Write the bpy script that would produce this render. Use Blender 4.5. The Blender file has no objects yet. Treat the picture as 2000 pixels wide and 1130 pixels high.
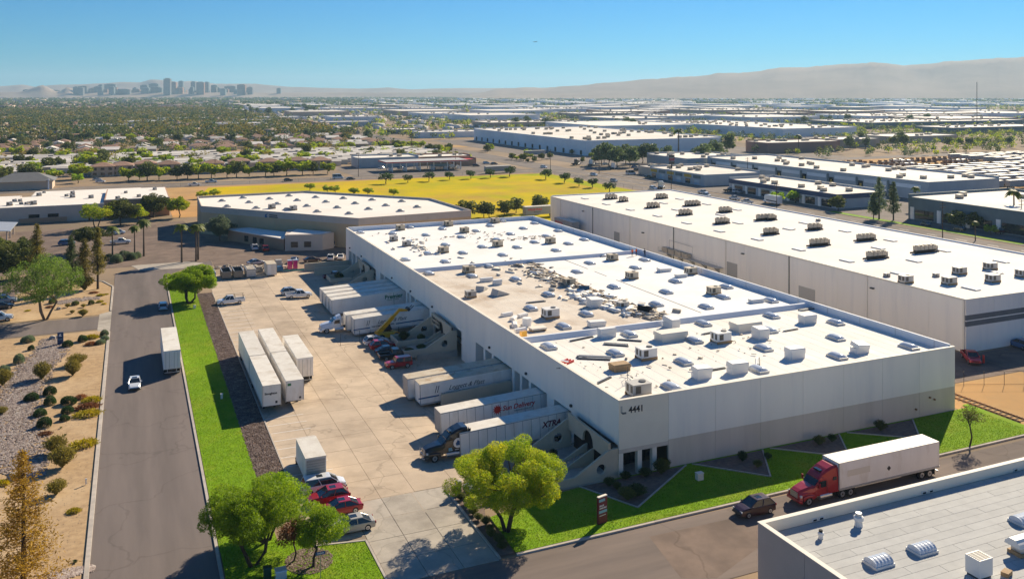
import bpy, bmesh, math, random
import numpy as np
from mathutils import Vector, Matrix
PI = math.pi
R = random.Random(11)
NR = np.random.RandomState(5)
sc = bpy.context.scene
C = sc.collection
# ------------------------------------------------------------------ camera, sky, sun, exposure
CAMH = 46.0; TH = math.atan2(744, 1714); cT, sT = math.cos(TH), math.sin(TH)
cam = bpy.data.cameras.new('camera'); cam.lens = 1714/2000*36; cam.sensor_width = 36; cam.shift_y = -0.1925
cam.clip_start = 1; cam.clip_end = 60000
camo = bpy.data.objects.new('camera', cam); C.objects.link(camo)
camo.location = (0, 0, CAMH); camo.rotation_euler = (PI/2, 0, -TH); sc.camera = camo
SUNV = Vector((1.48, .98, 1.0)).normalized()
SUN_EL = math.asin(SUNV.z); SUN_AZ = math.atan2(SUNV.x, SUNV.y)
w = bpy.data.worlds.new('World'); sc.world = w; w.use_nodes = True
nt = w.node_tree; bg = nt.nodes['Background']; sky = nt.nodes.new('ShaderNodeTexSky'); sky.sky_type = 'NISHITA'
sky.sun_disc = False; sky.sun_elevation = SUN_EL; sky.sun_rotation = SUN_AZ
sky.air_density = 1.0; sky.dust_density = 0.0; sky.ozone_density = 4.0; sky.altitude = 300
tn = nt.nodes.new('ShaderNodeMix'); tn.data_type = 'RGBA'; tn.blend_type = 'MULTIPLY'; tn.inputs[0].default_value = 1; tn.inputs[7].default_value = (.135, .375, .56, 1)
nt.links.new(sky.outputs[0], tn.inputs[6]); nt.links.new(tn.outputs[2], bg.inputs[0]); bg.inputs[1].default_value = 0.085
sl = bpy.data.lights.new('sun', 'SUN'); sl.energy = 4.1; sl.angle = math.radians(.5); sl.color = (1, .86, .64)
so = bpy.data.objects.new('sun', sl); C.objects.link(so); so.rotation_euler = SUNV.to_track_quat('Z', 'Y').to_euler()
sc.view_settings.view_transform = 'Standard'; sc.view_settings.look = 'None'
sc.view_settings.exposure = 1.05; sc.view_settings.gamma = 1
sc.cycles.max_bounces = 6; sc.cycles.diffuse_bounces = 3; sc.cycles.transparent_max_bounces = 6; sc.cycles.volume_bounces = 1

def P(px, py, z=0.0):
    """a survey point of the photograph (2000 px wide) on the level plane z -> world"""
    d = 1714*(CAMH-z)/(py-180.0); X = (px-1000)*d/1714
    return Vector((X*cT+d*sT, -X*sT+d*cT, z))

# ------------------------------------------------------------------ materials
MT = {}
def mat(n, c, c2=None, sc_=.5, ro=.75, bump=0, me=0, rnd=0, det=5, stretch=None, c3=None, sc3=.05, spec=.4, bsc=None, coat=0, crack=0, crk=.35):
    if n in MT: return MT[n]
    m = bpy.data.materials.new(n); m.use_nodes = True; t = m.node_tree; N = t.nodes; L = t.links; b = N['Principled BSDF']
    b.inputs['Roughness'].default_value = ro; b.inputs['Metallic'].default_value = me
    b.inputs['Specular IOR Level'].default_value = spec; b.inputs['Coat Weight'].default_value = coat
    b.inputs['Base Color'].default_value = (*c, 1)
    g = N.new('ShaderNodeNewGeometry'); src = g.outputs['Position']
    if stretch:
        mp = N.new('ShaderNodeMapping'); mp.inputs['Scale'].default_value = stretch; L.new(src, mp.inputs[0]); src = mp.outputs[0]
    col = None
    def mix(a, bb, f, mode='MIX'):
        x = N.new('ShaderNodeMix'); x.data_type = 'RGBA'; x.blend_type = mode
        for k, v in ((6, a), (7, bb), (0, f)):
            if hasattr(v, 'is_linked'): L.new(v, x.inputs[k])
            else: x.inputs[k].default_value = v
        return x.outputs[2]
    def noise(s, d=det):
        x = N.new('ShaderNodeTexNoise'); x.inputs['Scale'].default_value = s; x.inputs['Detail'].default_value = d
        x.inputs['Roughness'].default_value = .62; L.new(src, x.inputs['Vector']); return x.outputs['Fac']
    def ramp(f, a=.36, b_=.64):
        x = N.new('ShaderNodeMapRange'); x.inputs[1].default_value = a; x.inputs[2].default_value = b_; L.new(f, x.inputs[0]); return x.outputs[0]
    if c2: col = mix((*c, 1), (*c2, 1), ramp(noise(sc_)))
    if c3: col = mix(col if col else (*c, 1), (*c3, 1), ramp(noise(sc3, 6), .5, .75))
    if crack:
        nz = N.new('ShaderNodeTexNoise'); nz.inputs['Scale'].default_value = crack*2.5; nz.inputs['Detail'].default_value = 3; L.new(g.outputs['Position'], nz.inputs['Vector'])
        ad = N.new('ShaderNodeMix'); ad.data_type = 'RGBA'; ad.blend_type = 'ADD'; ad.inputs[0].default_value = 1; sm = N.new('ShaderNodeVectorMath'); sm.operation = 'SCALE'; sm.inputs['Scale'].default_value = 1.6/crack*.35
        L.new(nz.outputs['Color'], sm.inputs[0]); va = N.new('ShaderNodeVectorMath'); va.operation = 'ADD'; L.new(g.outputs['Position'], va.inputs[0]); L.new(sm.outputs[0], va.inputs[1])
        vo = N.new('ShaderNodeTexVoronoi'); vo.feature = 'DISTANCE_TO_EDGE'; vo.inputs['Scale'].default_value = crack; L.new(va.outputs[0], vo.inputs['Vector'])
        mk = N.new('ShaderNodeMapRange'); mk.inputs[1].default_value = .004; mk.inputs[2].default_value = .012; mk.inputs[3].default_value = crk; mk.inputs[4].default_value = 1; L.new(vo.outputs['Distance'], mk.inputs[0])
        col = mix(col if col else (*c, 1), mk.outputs[0], 1.0, 'MULTIPLY')
    if rnd:
        oi = N.new('ShaderNodeObjectInfo'); mr = N.new('ShaderNodeMapRange'); mr.inputs[3].default_value = 1-rnd; mr.inputs[4].default_value = 1+rnd
        L.new(oi.outputs['Random'], mr.inputs[0])
        hs = N.new('ShaderNodeHueSaturation'); L.new(mr.outputs[0], hs.inputs['Value'])
        if col: L.new(col, hs.inputs['Color'])
        else: hs.inputs['Color'].default_value = (*c, 1)
        col = hs.outputs[0]
    if col: L.new(col, b.inputs['Base Color'])
    if bump:
        bp = N.new('ShaderNodeBump'); bp.inputs['Strength'].default_value = bump; bp.inputs['Distance'].default_value = .05
        L.new(noise(bsc or sc_*6, 3), bp.inputs['Height']); L.new(bp.outputs[0], b.inputs['Normal'])
    MT[n] = m; return m
def leafmat(n, cs, tr=.35, sc_=.35):
    m = bpy.data.materials.new(n); m.use_nodes = True; t = m.node_tree; N = t.nodes; L = t.links; b = N['Principled BSDF']
    b.inputs['Roughness'].default_value = .55; b.inputs['Specular IOR Level'].default_value = .25
    g = N.new('ShaderNodeNewGeometry'); r = N.new('ShaderNodeValToRGB'); e = r.color_ramp.elements
    e[0].color = (*cs[0], 1); e[1].color = (*cs[-1], 1)
    for i, c in enumerate(cs[1:-1]):
        x = e.new((i+1)/(len(cs)-1)); x.color = (*c, 1)
    no = N.new('ShaderNodeTexNoise'); no.inputs['Scale'].default_value = sc_; no.inputs['Detail'].default_value = 2
    L.new(g.outputs['Position'], no.inputs['Vector'])
    a = N.new('ShaderNodeMath'); a.operation = 'MULTIPLY_ADD'; a.inputs[1].default_value = .5
    L.new(g.outputs['Random Per Island'], a.inputs[0])
    s = N.new('ShaderNodeMapRange'); s.inputs[1].default_value = .3; s.inputs[2].default_value = .7; s.inputs[4].default_value = .5
    L.new(no.outputs['Fac'], s.inputs[0]); L.new(s.outputs[0], a.inputs[2]); L.new(a.outputs[0], r.inputs[0])
    oi = N.new('ShaderNodeObjectInfo'); mr = N.new('ShaderNodeMapRange'); mr.inputs[3].default_value = .75; mr.inputs[4].default_value = 1.2
    L.new(oi.outputs['Random'], mr.inputs[0]); hs = N.new('ShaderNodeHueSaturation'); L.new(mr.outputs[0], hs.inputs['Value']); L.new(r.outputs[0], hs.inputs['Color'])
    L.new(hs.outputs[0], b.inputs['Base Color'])
    tl = N.new('ShaderNodeBsdfTranslucent'); L.new(hs.outputs[0], tl.inputs[0]); mx = N.new('ShaderNodeMixShader'); mx.inputs[0].default_value = tr
    L.new(b.outputs[0], mx.inputs[1]); L.new(tl.outputs[0], mx.inputs[2]); L.new(mx.outputs[0], N['Material Output'].inputs[0])
    MT[n] = m; return m
M = MT
mat('urban', (.34, .245, .16), (.22, .175, .13), .02, .95, c3=(.38, .30, .22), sc3=.006, spec=.05)
mat('sand', (.50, .35, .20), (.38, .26, .15), 1.1, .95, bump=.6, bsc=9, c3=(.57, .42, .26), sc3=.12, spec=.05)
mat('asphalt', (.20, .168, .155), (.16, .136, .127), .35, .9, bump=.25, bsc=14, c3=(.115, .10, .094), sc3=.08, stretch=(1, .08, 1), spec=.06, crack=.07, crk=.86)
mat('asphalt_x', (.23, .185, .16), (.17, .14, .125), .35, .9, bump=.25, bsc=14, c3=(.12, .10, .09), sc3=.09, stretch=(.12, 1, 1), spec=.06, crack=.06, crk=.86)
mat('asphalt_lot', (.24, .18, .145), (.17, .13, .108), .25, .9, bump=.2, bsc=12, c3=(.12, .095, .082), sc3=.07, spec=.06, crack=.06, crk=.8)
mat('old_asphalt', (.25, .215, .19), (.19, .165, .15), .1, .9, spec=.05, c3=(.15, .13, .12), sc3=.03)
mat('concrete', (.55, .44, .33), (.46, .37, .28), .30, .85, bump=.15, bsc=8, rnd=.045, c3=(.32, .25, .185), sc3=.085, spec=.08, crack=.09, crk=.8)
mat('apron_concrete', (.46, .41, .35), (.38, .34, .29), .5, .85, bump=.15, bsc=8, rnd=.06, c3=(.25, .22, .19), sc3=.16, spec=.08, crack=.1, crk=.82)
mat('joint', (.25, .20, .155), ro=.95)
mat('kerb', (.50, .44, .38), (.40, .36, .32), .9, .85, rnd=.06, spec=.12)
mat('lawn', (.155, .285, .010), (.20, .335, .014), .5, .9, bump=.5, bsc=7, c3=(.27, .29, .035), sc3=.14, spec=.05)
mat('field', (.60, .43, .006), (.40, .36, .012), .035, .95, bump=.3, bsc=3, det=8, c3=(.44, .25, .07), sc3=.02, spec=.03)
mat('field_green', (.30, .34, .008), (.46, .40, .010), .06, .95, bump=.3, bsc=3, spec=.03)
mat('dry_earth', (.50, .29, .12), (.40, .25, .115), .05, .95, c3=(.55, .38, .18), sc3=.03, spec=.05)
mat('mulch', (.11, .07, .05), (.17, .11, .085), 3, .95, bump=.8, bsc=12, spec=.12)
mat('planting_soil', (.22, .16, .13), (.16, .12, .10), 2, .95, bump=.6, bsc=12, spec=.12)
mat('chip_old', (.13, .085, .07), (.25, .19, .15), 2.5, .9, c3=(.06, .04, .035), sc3=3)
mat('pebble_old', (.42, .32, .27), (.25, .19, .17), 2.2, .85, c3=(.55, .47, .40), sc3=4)
mat('boulder', (.42, .38, .34), (.28, .25, .23), 2, .9, bump=.5)
mat('white_paint', (.78, .76, .72), ro=.6)
mat('wall_white', (.93, .865, .77), (.895, .83, .74), .35, .8, bump=.06, bsc=2.5, stretch=(1, 1, .12), rnd=.02, c3=(.80, .755, .70), sc3=.4, spec=.15)
mat('wall_cream', (.85, .76, .63), (.81, .725, .60), .4, .8, bump=.06, bsc=2.5, rnd=.01, spec=.15)
mat('wall_grey', (.70, .60, .50), (.65, .555, .465), .35, .8, bump=.06, bsc=2.5, stretch=(1, 1, .12), rnd=.02, c3=(.58, .49, .41), sc3=.4, spec=.15)
mat('wall_dark', (.17, .17, .17), (.15, .15, .15), .5, .8)
mat('wall_tan', (.60, .42, .25), (.55, .385, .23), .2, .85, rnd=.02, stretch=(1, 1, .3), spec=.15)
mat('wall_taupe', (.55, .46, .39), (.50, .425, .36), .3, .85, rnd=.02)
mat('wall_brown', (.48, .27, .17), (.43, .25, .16), .3, .85)
mat('wall_blue', (.03, .055, .13), ro=.6)
mat('wall_slate', (.15, .19, .20), (.13, .165, .175), .3, .75)
mat('wall_steel', (.42, .45, .47), (.38, .41, .43), .3, .75, stretch=(1, 1, .3))
mat('wall_yellow', (.55, .34, .04), ro=.7)
mat('far_white', (.80, .80, .80), (.70, .70, .70), .05, .8, rnd=.1)
mat('far_tan', (.55, .43, .33), (.47, .37, .28), .05, .85, rnd=.2)
mat('far_brick', (.36, .20, .15), ro=.85, rnd=.15)
mat('entry_stucco', (.56, .48, .36), (.51, .44, .33), .6, .9, bump=.2, bsc=7)
mat('roof_white', (.82, .79, .735), (.78, .745, .68), .3, .8, bump=.12, bsc=1.2, c3=(.70, .64, .555), sc3=.14, spec=.12, stretch=(1, .35, 1))
mat('roof_new', (.86, .835, .80), (.82, .795, .76), .2, .7, bump=.05, bsc=1, spec=.12, c3=(.77, .735, .69), sc3=.1)
mat('roof_old', (.70, .63, .54), (.62, .54, .45), .3, .85, bump=.2, bsc=1.5, c3=(.43, .33, .24), sc3=.13, spec=.12)
mat('roof_b2', (.84, .78, .71), (.80, .74, .67), .08, .8, c3=(.74, .67, .59), sc3=.05, spec=.12)
mat('roof_grey', (.47, .47, .455), (.42, .42, .41), .8, .8, rnd=.06, bump=.1, spec=.12)
mat('roof_far', (.82, .77, .70), (.72, .66, .58), .03, .85, rnd=.08, spec=.12)
mat('roof_tile', (.34, .20, .14), (.27, .16, .11), .8, .9, rnd=.2)
mat('roof_soot', (.30, .23, .17), (.2, .16, .12), 1.2, .95)
mat('home_roof', (.66, .61, .55), (.55, .51, .46), .2, .8, rnd=.28)
mat('home_wall', (.45, .42, .38), ro=.85, rnd=.35)
mat('parapet', (.74, .76, .80), (.70, .72, .76), .4, .75)
mat('coping', (.74, .68, .58), ro=.7)
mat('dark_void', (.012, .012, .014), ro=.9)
mat('grey_door', (.30, .30, .31), ro=.6)
mat('steel', (.42, .42, .42), ro=.4, me=.6)
mat('galv', (.52, .53, .54), (.44, .45, .46), 2, .45, me=.5)
mat('dark_steel', (.05, .05, .052), ro=.5, me=.3)
mat('ac_tan', (.56, .47, .35), (.50, .42, .31), 1, .6, rnd=.08)
mat('ac_grey', (.44, .42, .39), ro=.55, rnd=.1)
mat('ac_white', (.72, .70, .67), ro=.55, rnd=.04)
mat('louvre', (.10, .085, .07), ro=.6)
mat('lens', (.62, .66, .72), (.52, .56, .62), 1.5, .18, spec=.7)
mat('trailer_white', (.88, .84, .78), (.83, .79, .735), .7, .5, rnd=.05, stretch=(1, 1, .4), c3=(.68, .61, .52), sc3=.5, spec=.25)
mat('trailer_tan', (.60, .52, .40), (.50, .42, .30), .8, .6, c3=(.36, .22, .10), sc3=.6)
mat('trailer_roof', (.74, .70, .62), (.66, .61, .53), .6, .55, rnd=.06, c3=(.52, .45, .35), sc3=.5)
mat('tyre', (.02, .02, .021), ro=.85)
mat('rim', (.58, .58, .6), ro=.3, me=.8)
mat('glass', (.018, .024, .03), ro=.06, spec=.8)
mat('blue_glass', (.04, .09, .14), ro=.08, spec=.8)
mat('light_lens', (.72, .72, .7), ro=.15)
mat('red_lens', (.35, .01, .01), ro=.2)
mat('text_dark', (.02, .022, .03), ro=.5)
mat('text_red', (.62, .035, .025), ro=.5)
mat('text_green', (.02, .16, .07), ro=.5)
mat('text_maroon', (.16, .015, .03), ro=.5)
mat('text_blue', (.02, .10, .24), ro=.5)
mat('text_teal', (.22, .45, .52), ro=.5)
mat('wood', (.40, .26, .13), (.32, .2, .1), 2, .8)
mat('rust', (.32, .15, .06), (.22, .11, .05), 2, .85)
mat('bark', (.085, .055, .035), (.05, .034, .024), 3, .95, bump=.6)
mat('bark_pale', (.20, .14, .095), (.13, .09, .06), 3, .95, bump=.5)
mat('palm_bark', (.16, .11, .075), (.11, .08, .055), 4, .95, bump=.6)
mat('debris_mix', (.30, .24, .18), (.55, .50, .43), 1.2, .9, c3=(.03, .03, .035), sc3=1.1)
mat('foam', (.60, .50, .28), ro=.9)
mat('blue_sheet', (.14, .30, .52), (.10, .22, .42), .5, .7)
mat('hill', (.36, .28, .22), (.28, .22, .175), .002, .95, c3=(.42, .33, .26), sc3=.0008, det=8, spec=.02)
mat('skin', (.42, .25, .17), ro=.6)
mat('cloth_orange', (.72, .12, .02), ro=.8)
mat('cloth_dark', (.03, .035, .05), ro=.85)
def paint(n, c, me=.15): return mat('paint_'+n, c, ro=.28, me=me, spec=.6, coat=.6)
for n, c in dict(white=(.74, .75, .76), silver=(.42, .44, .46), black=(.012, .012, .014), red=(.40, .012, .018), maroon=(.035, .006, .010), darkred=(.14, .012, .018), blue=(.03, .10, .26),
                 tan=(.50, .45, .36), grey=(.10, .11, .12), green=(.02, .07, .05), yellow=(.85, .42, .01), pink=(.62, .02, .20), truckred=(.36, .012, .022), lightblue=(.30, .48, .60)).items(): paint(n, c)
leafmat('leaf_mesquite', [(0.067, 0.13, 0.007), (0.223, 0.347, 0.01), (0.446, 0.485, 0.017), (0.713, 0.59, 0.024)], 0.5)
leafmat('leaf_lime', [(0.09, 0.178, 0.006), (0.283, 0.444, 0.011), (0.49, 0.586, 0.018)], 0.5)
leafmat('leaf_green', [(0.048, 0.07, 0.017), (0.118, 0.141, 0.031), (0.225, 0.219, 0.043)], 0.45)
leafmat('leaf_euc', [(0.053, 0.083, 0.033), (0.12, 0.165, 0.06), (0.21, 0.255, 0.09)], 0.45)
leafmat('leaf_fresh', [(.05, .09, .015), (.16, .26, .03), (.30, .40, .06)], .5)
leafmat('leaf_gold', [(0.14, 0.077, 0.008), (0.378, 0.224, 0.021), (0.56, 0.364, 0.042)], 0.5)
leafmat('leaf_olive', [(0.108, 0.083, 0.018), (0.234, 0.195, 0.03), (0.342, 0.27, 0.045)], 0.45)
leafmat('leaf_yellow', [(0.138, 0.138, 0.011), (0.483, 0.391, 0.011), (0.713, 0.529, 0.014)], 0.4)
leafmat('leaf_rust', [(0.084, 0.035, 0.017), (0.224, 0.084, 0.035), (0.336, 0.154, 0.056)], 0.45)
leafmat('leaf_sage', [(0.084, 0.126, 0.07), (0.182, 0.238, 0.126), (0.28, 0.336, 0.196)], 0.4)
leafmat('leaf_dark', [(0.018, 0.045, 0.012), (0.045, 0.09, 0.022), (0.075, 0.135, 0.03)], 0.4)
leafmat('leaf_palm', [(0.065, 0.098, 0.016), (0.156, 0.195, 0.026), (0.26, 0.26, 0.046)], 0.45)

leafmat('pebble', [(.09, .07, .06), (.30, .23, .20), (.46, .38, .33), (.62, .56, .50)], .02, 1.5)
leafmat('chip', [(.03, .02, .017), (.11, .07, .055), (.20, .145, .12), (.34, .27, .23)], .02, 1.2)
# ------------------------------------------------------------------ mesh helpers
class MB:
    def __init__(s): s.v = []; s.f = []; s.m = []; s.ms = []
    def mi(s, m):
        if m not in s.ms: s.ms.append(m)
        return s.ms.index(m)
    def add(s, vs, fs, m):
        o = len(s.v); k = s.mi(m); s.v += [tuple(x) for x in vs]
        for f in fs: s.f.append(tuple(i+o for i in f)); s.m.append(k)
        return s
    def box(s, x0, x1, y0, y1, z0, z1, m='steel', top=None):
        vs = [(x0, y0, z0), (x1, y0, z0), (x1, y1, z0), (x0, y1, z0), (x0, y0, z1), (x1, y0, z1), (x1, y1, z1), (x0, y1, z1)]
        s.add(vs, [(0, 3, 2, 1), (0, 1, 5, 4), (1, 2, 6, 5), (2, 3, 7, 6), (3, 0, 4, 7)], m)
        s.add(vs, [(4, 5, 6, 7)], top or m); return s
    def cbox(s, cx, cy, cz, dx, dy, dz, m): return s.box(cx-dx/2, cx+dx/2, cy-dy/2, cy+dy/2, cz-dz/2, cz+dz/2, m)
    def prism(s, poly, axis, a, b, m, cap=True):
        """poly in the plane normal to axis ('x': (y,z), 'y': (x,z), 'z': (x,y)), extruded a..b"""
        def pt(p, t): return (t, p[0], p[1]) if axis == 'x' else ((p[0], t, p[1]) if axis == 'y' else (p[0], p[1], t))
        n = len(poly); vs = [pt(p, a) for p in poly]+[pt(p, b) for p in poly]
        fs = [(i, (i+1) % n, n+(i+1) % n, n+i) for i in range(n)]
        if cap: fs += [tuple(range(n))[::-1], tuple(range(n, 2*n))]
        return s.add(vs, fs, m)
    def loft(s, rings, m, cap=True):
        n = len(rings[0]); vs = [p for r in rings for p in r]; fs = []
        for k in range(len(rings)-1):
            for i in range(n): fs.append((k*n+i, k*n+(i+1) % n, (k+1)*n+(i+1) % n, (k+1)*n+i))
        if cap: fs += [tuple(range(n))[::-1], tuple(range((len(rings)-1)*n, len(rings)*n))]
        return s.add(vs, fs, m)
    def tube(s, pts, rs, m, n=6):
        pts = [Vector(p) for p in pts]; rs = rs if isinstance(rs, (list, tuple)) else [rs]*len(pts); rings = []
        for i, p in enumerate(pts):
            d = (pts[min(i+1, len(pts)-1)]-pts[max(i-1, 0)]).normalized()
            a = d.cross(Vector((0, 0, 1)) if abs(d.z) < .9 else Vector((1, 0, 0))).normalized(); b = d.cross(a)
            rings.append([p+(a*math.cos(2*PI*k/n)+b*math.sin(2*PI*k/n))*rs[i] for k in range(n)])
        return s.loft(rings, m)
    def hull(s, st, m, ch=.12):
        """body along x: stations (x, z0, z1, half width bottom, half width top)"""
        rings = []
        for x, z0, z1, hb, ht in st:
            c = min(ch, (z1-z0)*.3, hb*.5)
            rings.append([(x, -hb, z0), (x, hb, z0), (x, (hb*.55+ht*.45)+.0, z0+(z1-z0)*.55), (x, ht, z1-c), (x, ht-c, z1), (x, -ht+c, z1), (x, -ht, z1-c), (x, -(hb*.55+ht*.45), z0+(z1-z0)*.55)])
        return s.loft(rings, m)
    def mesh(s, name, smooth=False):
        me = bpy.data.meshes.new(name); me.from_pydata(s.v, [], s.f)
        for k in s.ms: me.materials.append(MT[k])
        me.polygons.foreach_set('material_index', s.m)
        if smooth: me.polygons.foreach_set('use_smooth', [True]*len(s.f))
        bm = bmesh.new(); bm.from_mesh(me); bmesh.ops.recalc_face_normals(bm, faces=bm.faces); bm.to_mesh(me); bm.free()
        me.update(); return me
    def build(s, name, parent=None, **k): return ob(name, s.mesh(name), parent, **k)
def fast(name, V, F, m, mi=None):
    V = np.asarray(V, np.float32); F = np.asarray(F, np.int32); k = F.shape[1]; me = bpy.data.meshes.new(name)
    me.vertices.add(len(V)); me.vertices.foreach_set('co', V.ravel()); me.loops.add(F.size); me.loops.foreach_set('vertex_index', F.ravel())
    me.polygons.add(len(F)); me.polygons.foreach_set('loop_start', np.arange(0, F.size, k, dtype=np.int32))
    for q in (m if isinstance(m, (list, tuple)) else [m]): me.materials.append(MT[q])
    if mi is not None: me.polygons.foreach_set('material_index', np.asarray(mi, np.int32))
    me.update(calc_edges=True); return me
def ob(name, me, parent=None, loc=(0, 0, 0), rz=0, rot=None, scale=None, matn=None):
    o = bpy.data.objects.new(name, me); C.objects.link(o); o.location = loc
    o.rotation_euler = rot if rot else (0, 0, rz)
    if scale: o.scale = scale if isinstance(scale, (tuple, list)) else (scale,)*3
    if parent: o.parent = parent
    if matn: setmat(o, matn)
    return o
def setmat(o, n, i=0):
    o.material_slots[i].link = 'OBJECT'; o.material_slots[i].material = MT[n]
def T(o, label, cat, group=None, kind=None):
    o['label'] = label; o['category'] = cat
    if group: o['group'] = group
    if kind: o['kind'] = kind
    return o
def S(o): o['kind'] = 'structure'; return o
def E(name, loc=(0, 0, 0), rz=0, rot=None, scale=None): return ob(name, None, None, loc, rz, rot, scale)
KIDS = {}
def kids(o): return [c for c in o.children]
def dup(o, loc=None, rz=None, parent=None, scale=None):
    c = o.copy(); C.objects.link(c); c.parent = parent
    if loc is not None: c.location = loc
    if rz is not None: c.rotation_euler = (0, 0, rz)
    if scale: c.scale = (scale,)*3
    for k in o.children: dup(k, parent=c)
    return c
CACHE = {}
def cm(key, fn):
    if key not in CACHE: CACHE[key] = fn()
    return CACHE[key]
def text_mesh(s, size, m, ext=.006, shear=0, bold=0, space=1):
    cu = bpy.data.curves.new('lettering', 'FONT'); cu.body = s; cu.size = size; cu.extrude = ext; cu.shear = shear; cu.offset = bold; cu.space_character = space
    cu.align_x = 'LEFT'; cu.resolution_u = 3
    o = bpy.data.objects.new('t', cu); C.objects.link(o); dg = bpy.context.evaluated_depsgraph_get()
    me = bpy.data.meshes.new_from_object(o.evaluated_get(dg)); bpy.data.objects.remove(o); me.materials.clear(); me.materials.append(MT[m]); return me
def sheet(name, pts, z, m, parent=None):
    o = ob(name, MB().add([(x, y, z) for x, y in pts], [tuple(range(len(pts)))], m).mesh(name), parent); return o
def rect(name, x0, x1, y0, y1, z, m): return sheet(name, [(x0, y0), (x1, y0), (x1, y1), (x0, y1)], z, m)
def plate(outer, hole, axis, a, b, m, name):
    """flat wall with a hole: outer and hole polygons in the wall plane"""
    bm = bmesh.new()
    def loop(pts):
        vs = [bm.verts.new((p[0], p[1], 0)) for p in pts]; return [bm.edges.new((vs[i], vs[(i+1) % len(vs)])) for i in range(len(vs))]
    ed = loop(outer)+(loop(hole) if hole else [])
    bmesh.ops.triangle_fill(bm, use_beauty=True, edges=ed)
    r = bmesh.ops.extrude_face_region(bm, geom=bm.faces[:])
    for v in [g for g in r['geom'] if isinstance(g, bmesh.types.BMVert)]: v.co.z = 1
    for v in bm.verts:
        u, q, t = v.co; t = a+(b-a)*t
        v.co = (t, u, q) if axis == 'x' else (u, t, q)
    bmesh.ops.recalc_face_normals(bm, faces=bm.faces); me = bpy.data.meshes.new(name); bm.to_mesh(me); bm.free(); me.materials.append(MT[m]); return me
def circ(cx, cy, r, n=20): return [(cx+r*math.cos(2*PI*k/n), cy+r*math.sin(2*PI*k/n)) for k in range(n)]
# ================================================================== THE SETTING
def ground():
    b = MB(); xs = [-15000, 28.2, 56.2, 16000]; ys = [-11000, 102.6, 232.2, 16000]
    for i in range(3):
        for j in range(3):
            if i == 1 and j == 1: continue
            b.add([(xs[i], ys[j], -.04), (xs[i+1], ys[j], -.04), (xs[i+1], ys[j+1], -.04), (xs[i], ys[j+1], -.04)], [(0, 1, 2, 3)], 'urban')
    return S(b.build('ground'))
ground()
S(rect('desert_gravel', -160, -4.15, 40, 187.4, 0, 'sand'))
S(sheet('road', [(-3.7, 20), (7.7, 20), (7.7, 236), (12, 243), (20, 246), (20, 252), (4, 252), (-3.7, 244)], .0, 'asphalt'))
S(sheet('cross_street', [(7.7, 68), (230, 68), (230, 79.6), (22.5, 79.6), (14, 80), (10, 82.5), (7.7, 86)], .0, 'asphalt_x'))
S(sheet('asphalt_patch', [tuple(P(*q).xy) for q in ((1268, 1047), (1500, 996), (1520, 1040), (1400, 1128), (1330, 1128))], .004, 'asphalt_lot'))
S(sheet('gravel_island', [(-3.95, 200.5), (-3.95, 228), (-6, 235), (-12, 240.5), (-24, 228.5), (-24, 200.8)], 0, 'sand'))
S(sheet('side_driveway', [(-90, 187.6), (-6, 188.6), (-6, 199.2), (-90, 200.2)], 0, 'asphalt'))
S(sheet('driveway_apron', [(-6, 187), (-3.72, 185.5), (-3.72, 203), (-6, 201)], .002, 'apron_concrete'))
S(sheet('west_parking', [(-90, 200.6), (-24.2, 200.6), (-24.2, 228), (-12.2, 241), (-8, 246), (-90, 252)], -.002, 'asphalt_lot'))
S(sheet('north_lot', [(-90, 252.4), (4, 252.4), (20.2, 252.4), (20.2, 240), (53, 240), (120, 240), (120, 262), (58, 250), (22, 290), (17, 335), (-90, 325)], -.006, 'asphalt_lot'))
S(sheet('north_driveway_apron', [(2, 246.5), (13, 244.5), (18, 250), (14, 254), (0, 254)], .006, 'apron_concrete'))
S(rect('lawn', 8.15, 13.75, 92, 236, .10, 'lawn'))
S(sheet('corner_lawn', [(8.2, 92), (8.2, 86.5), (10.3, 83), (14, 80.6), (22, 80.2), (22, 88.4), (17, 89.4), (17, 92)], .10, 'lawn'))
S(sheet('front_lawn', [(35.2, 80.2), (112, 80.9), (112, 90.9), (53.2, 90.9), (43, 90), (35.6, 88)], .10, 'lawn'))
S(sheet('planting_strip', [(33.5, 80.2), (35.1, 80.2), (35.1, 88), (36.5, 92), (36.5, 95.5), (33.5, 96.2)], .09, 'planting_soil'))
for pts in ([(47.9, 90.6), (51.4, 83.5), (62.7, 90.6)], [(63.6, 90.6), (70.1, 83.9), (74.4, 90.6)], [(75.6, 90.6), (83.0, 84.4), (87.2, 90.6)], [(88.6, 90.6), (96, 85.2), (100.6, 90.6)]):
    S(sheet('planting_bed', pts, .106, 'planting_soil'))
    m = MB()
    for a, b_ in ((pts[0], pts[1]), (pts[1], pts[2])):
        d = (Vector(b_)-Vector(a)).normalized(); n = Vector((-d.y, d.x))*.09
        A, B = Vector(a), Vector(b_)
        m.prism([A-n, B-n, B+n, A+n], 'z', .08, .2, 'kerb')
    T(m.build('garden_edging'), 'pale concrete edging strip of a triangular planting bed by the white wall', 'edging', 'edgings of the triangular beds')
S(rect('mulch_bed', 13.78, 17.0, 96, 212, .06, 'mulch'))
S(rect('service_yard', 110.2, 134.5, 99.5, 236, -.004, 'asphalt_lot'))
S(sheet('rail_verge', [(110.2, 80.9), (160, 81), (160, 99.3), (110.2, 99.3)], -.012, 'dry_earth'))
S(sheet('right_lawn', [(112.02, 80.9), (113.2, 80.9), (113.2, 92), (112.02, 92)], .09, 'lawn'))
S(rect('east_yard', 134.6, 215, 70, 109.5, -.008, 'asphalt_lot'))
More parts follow.
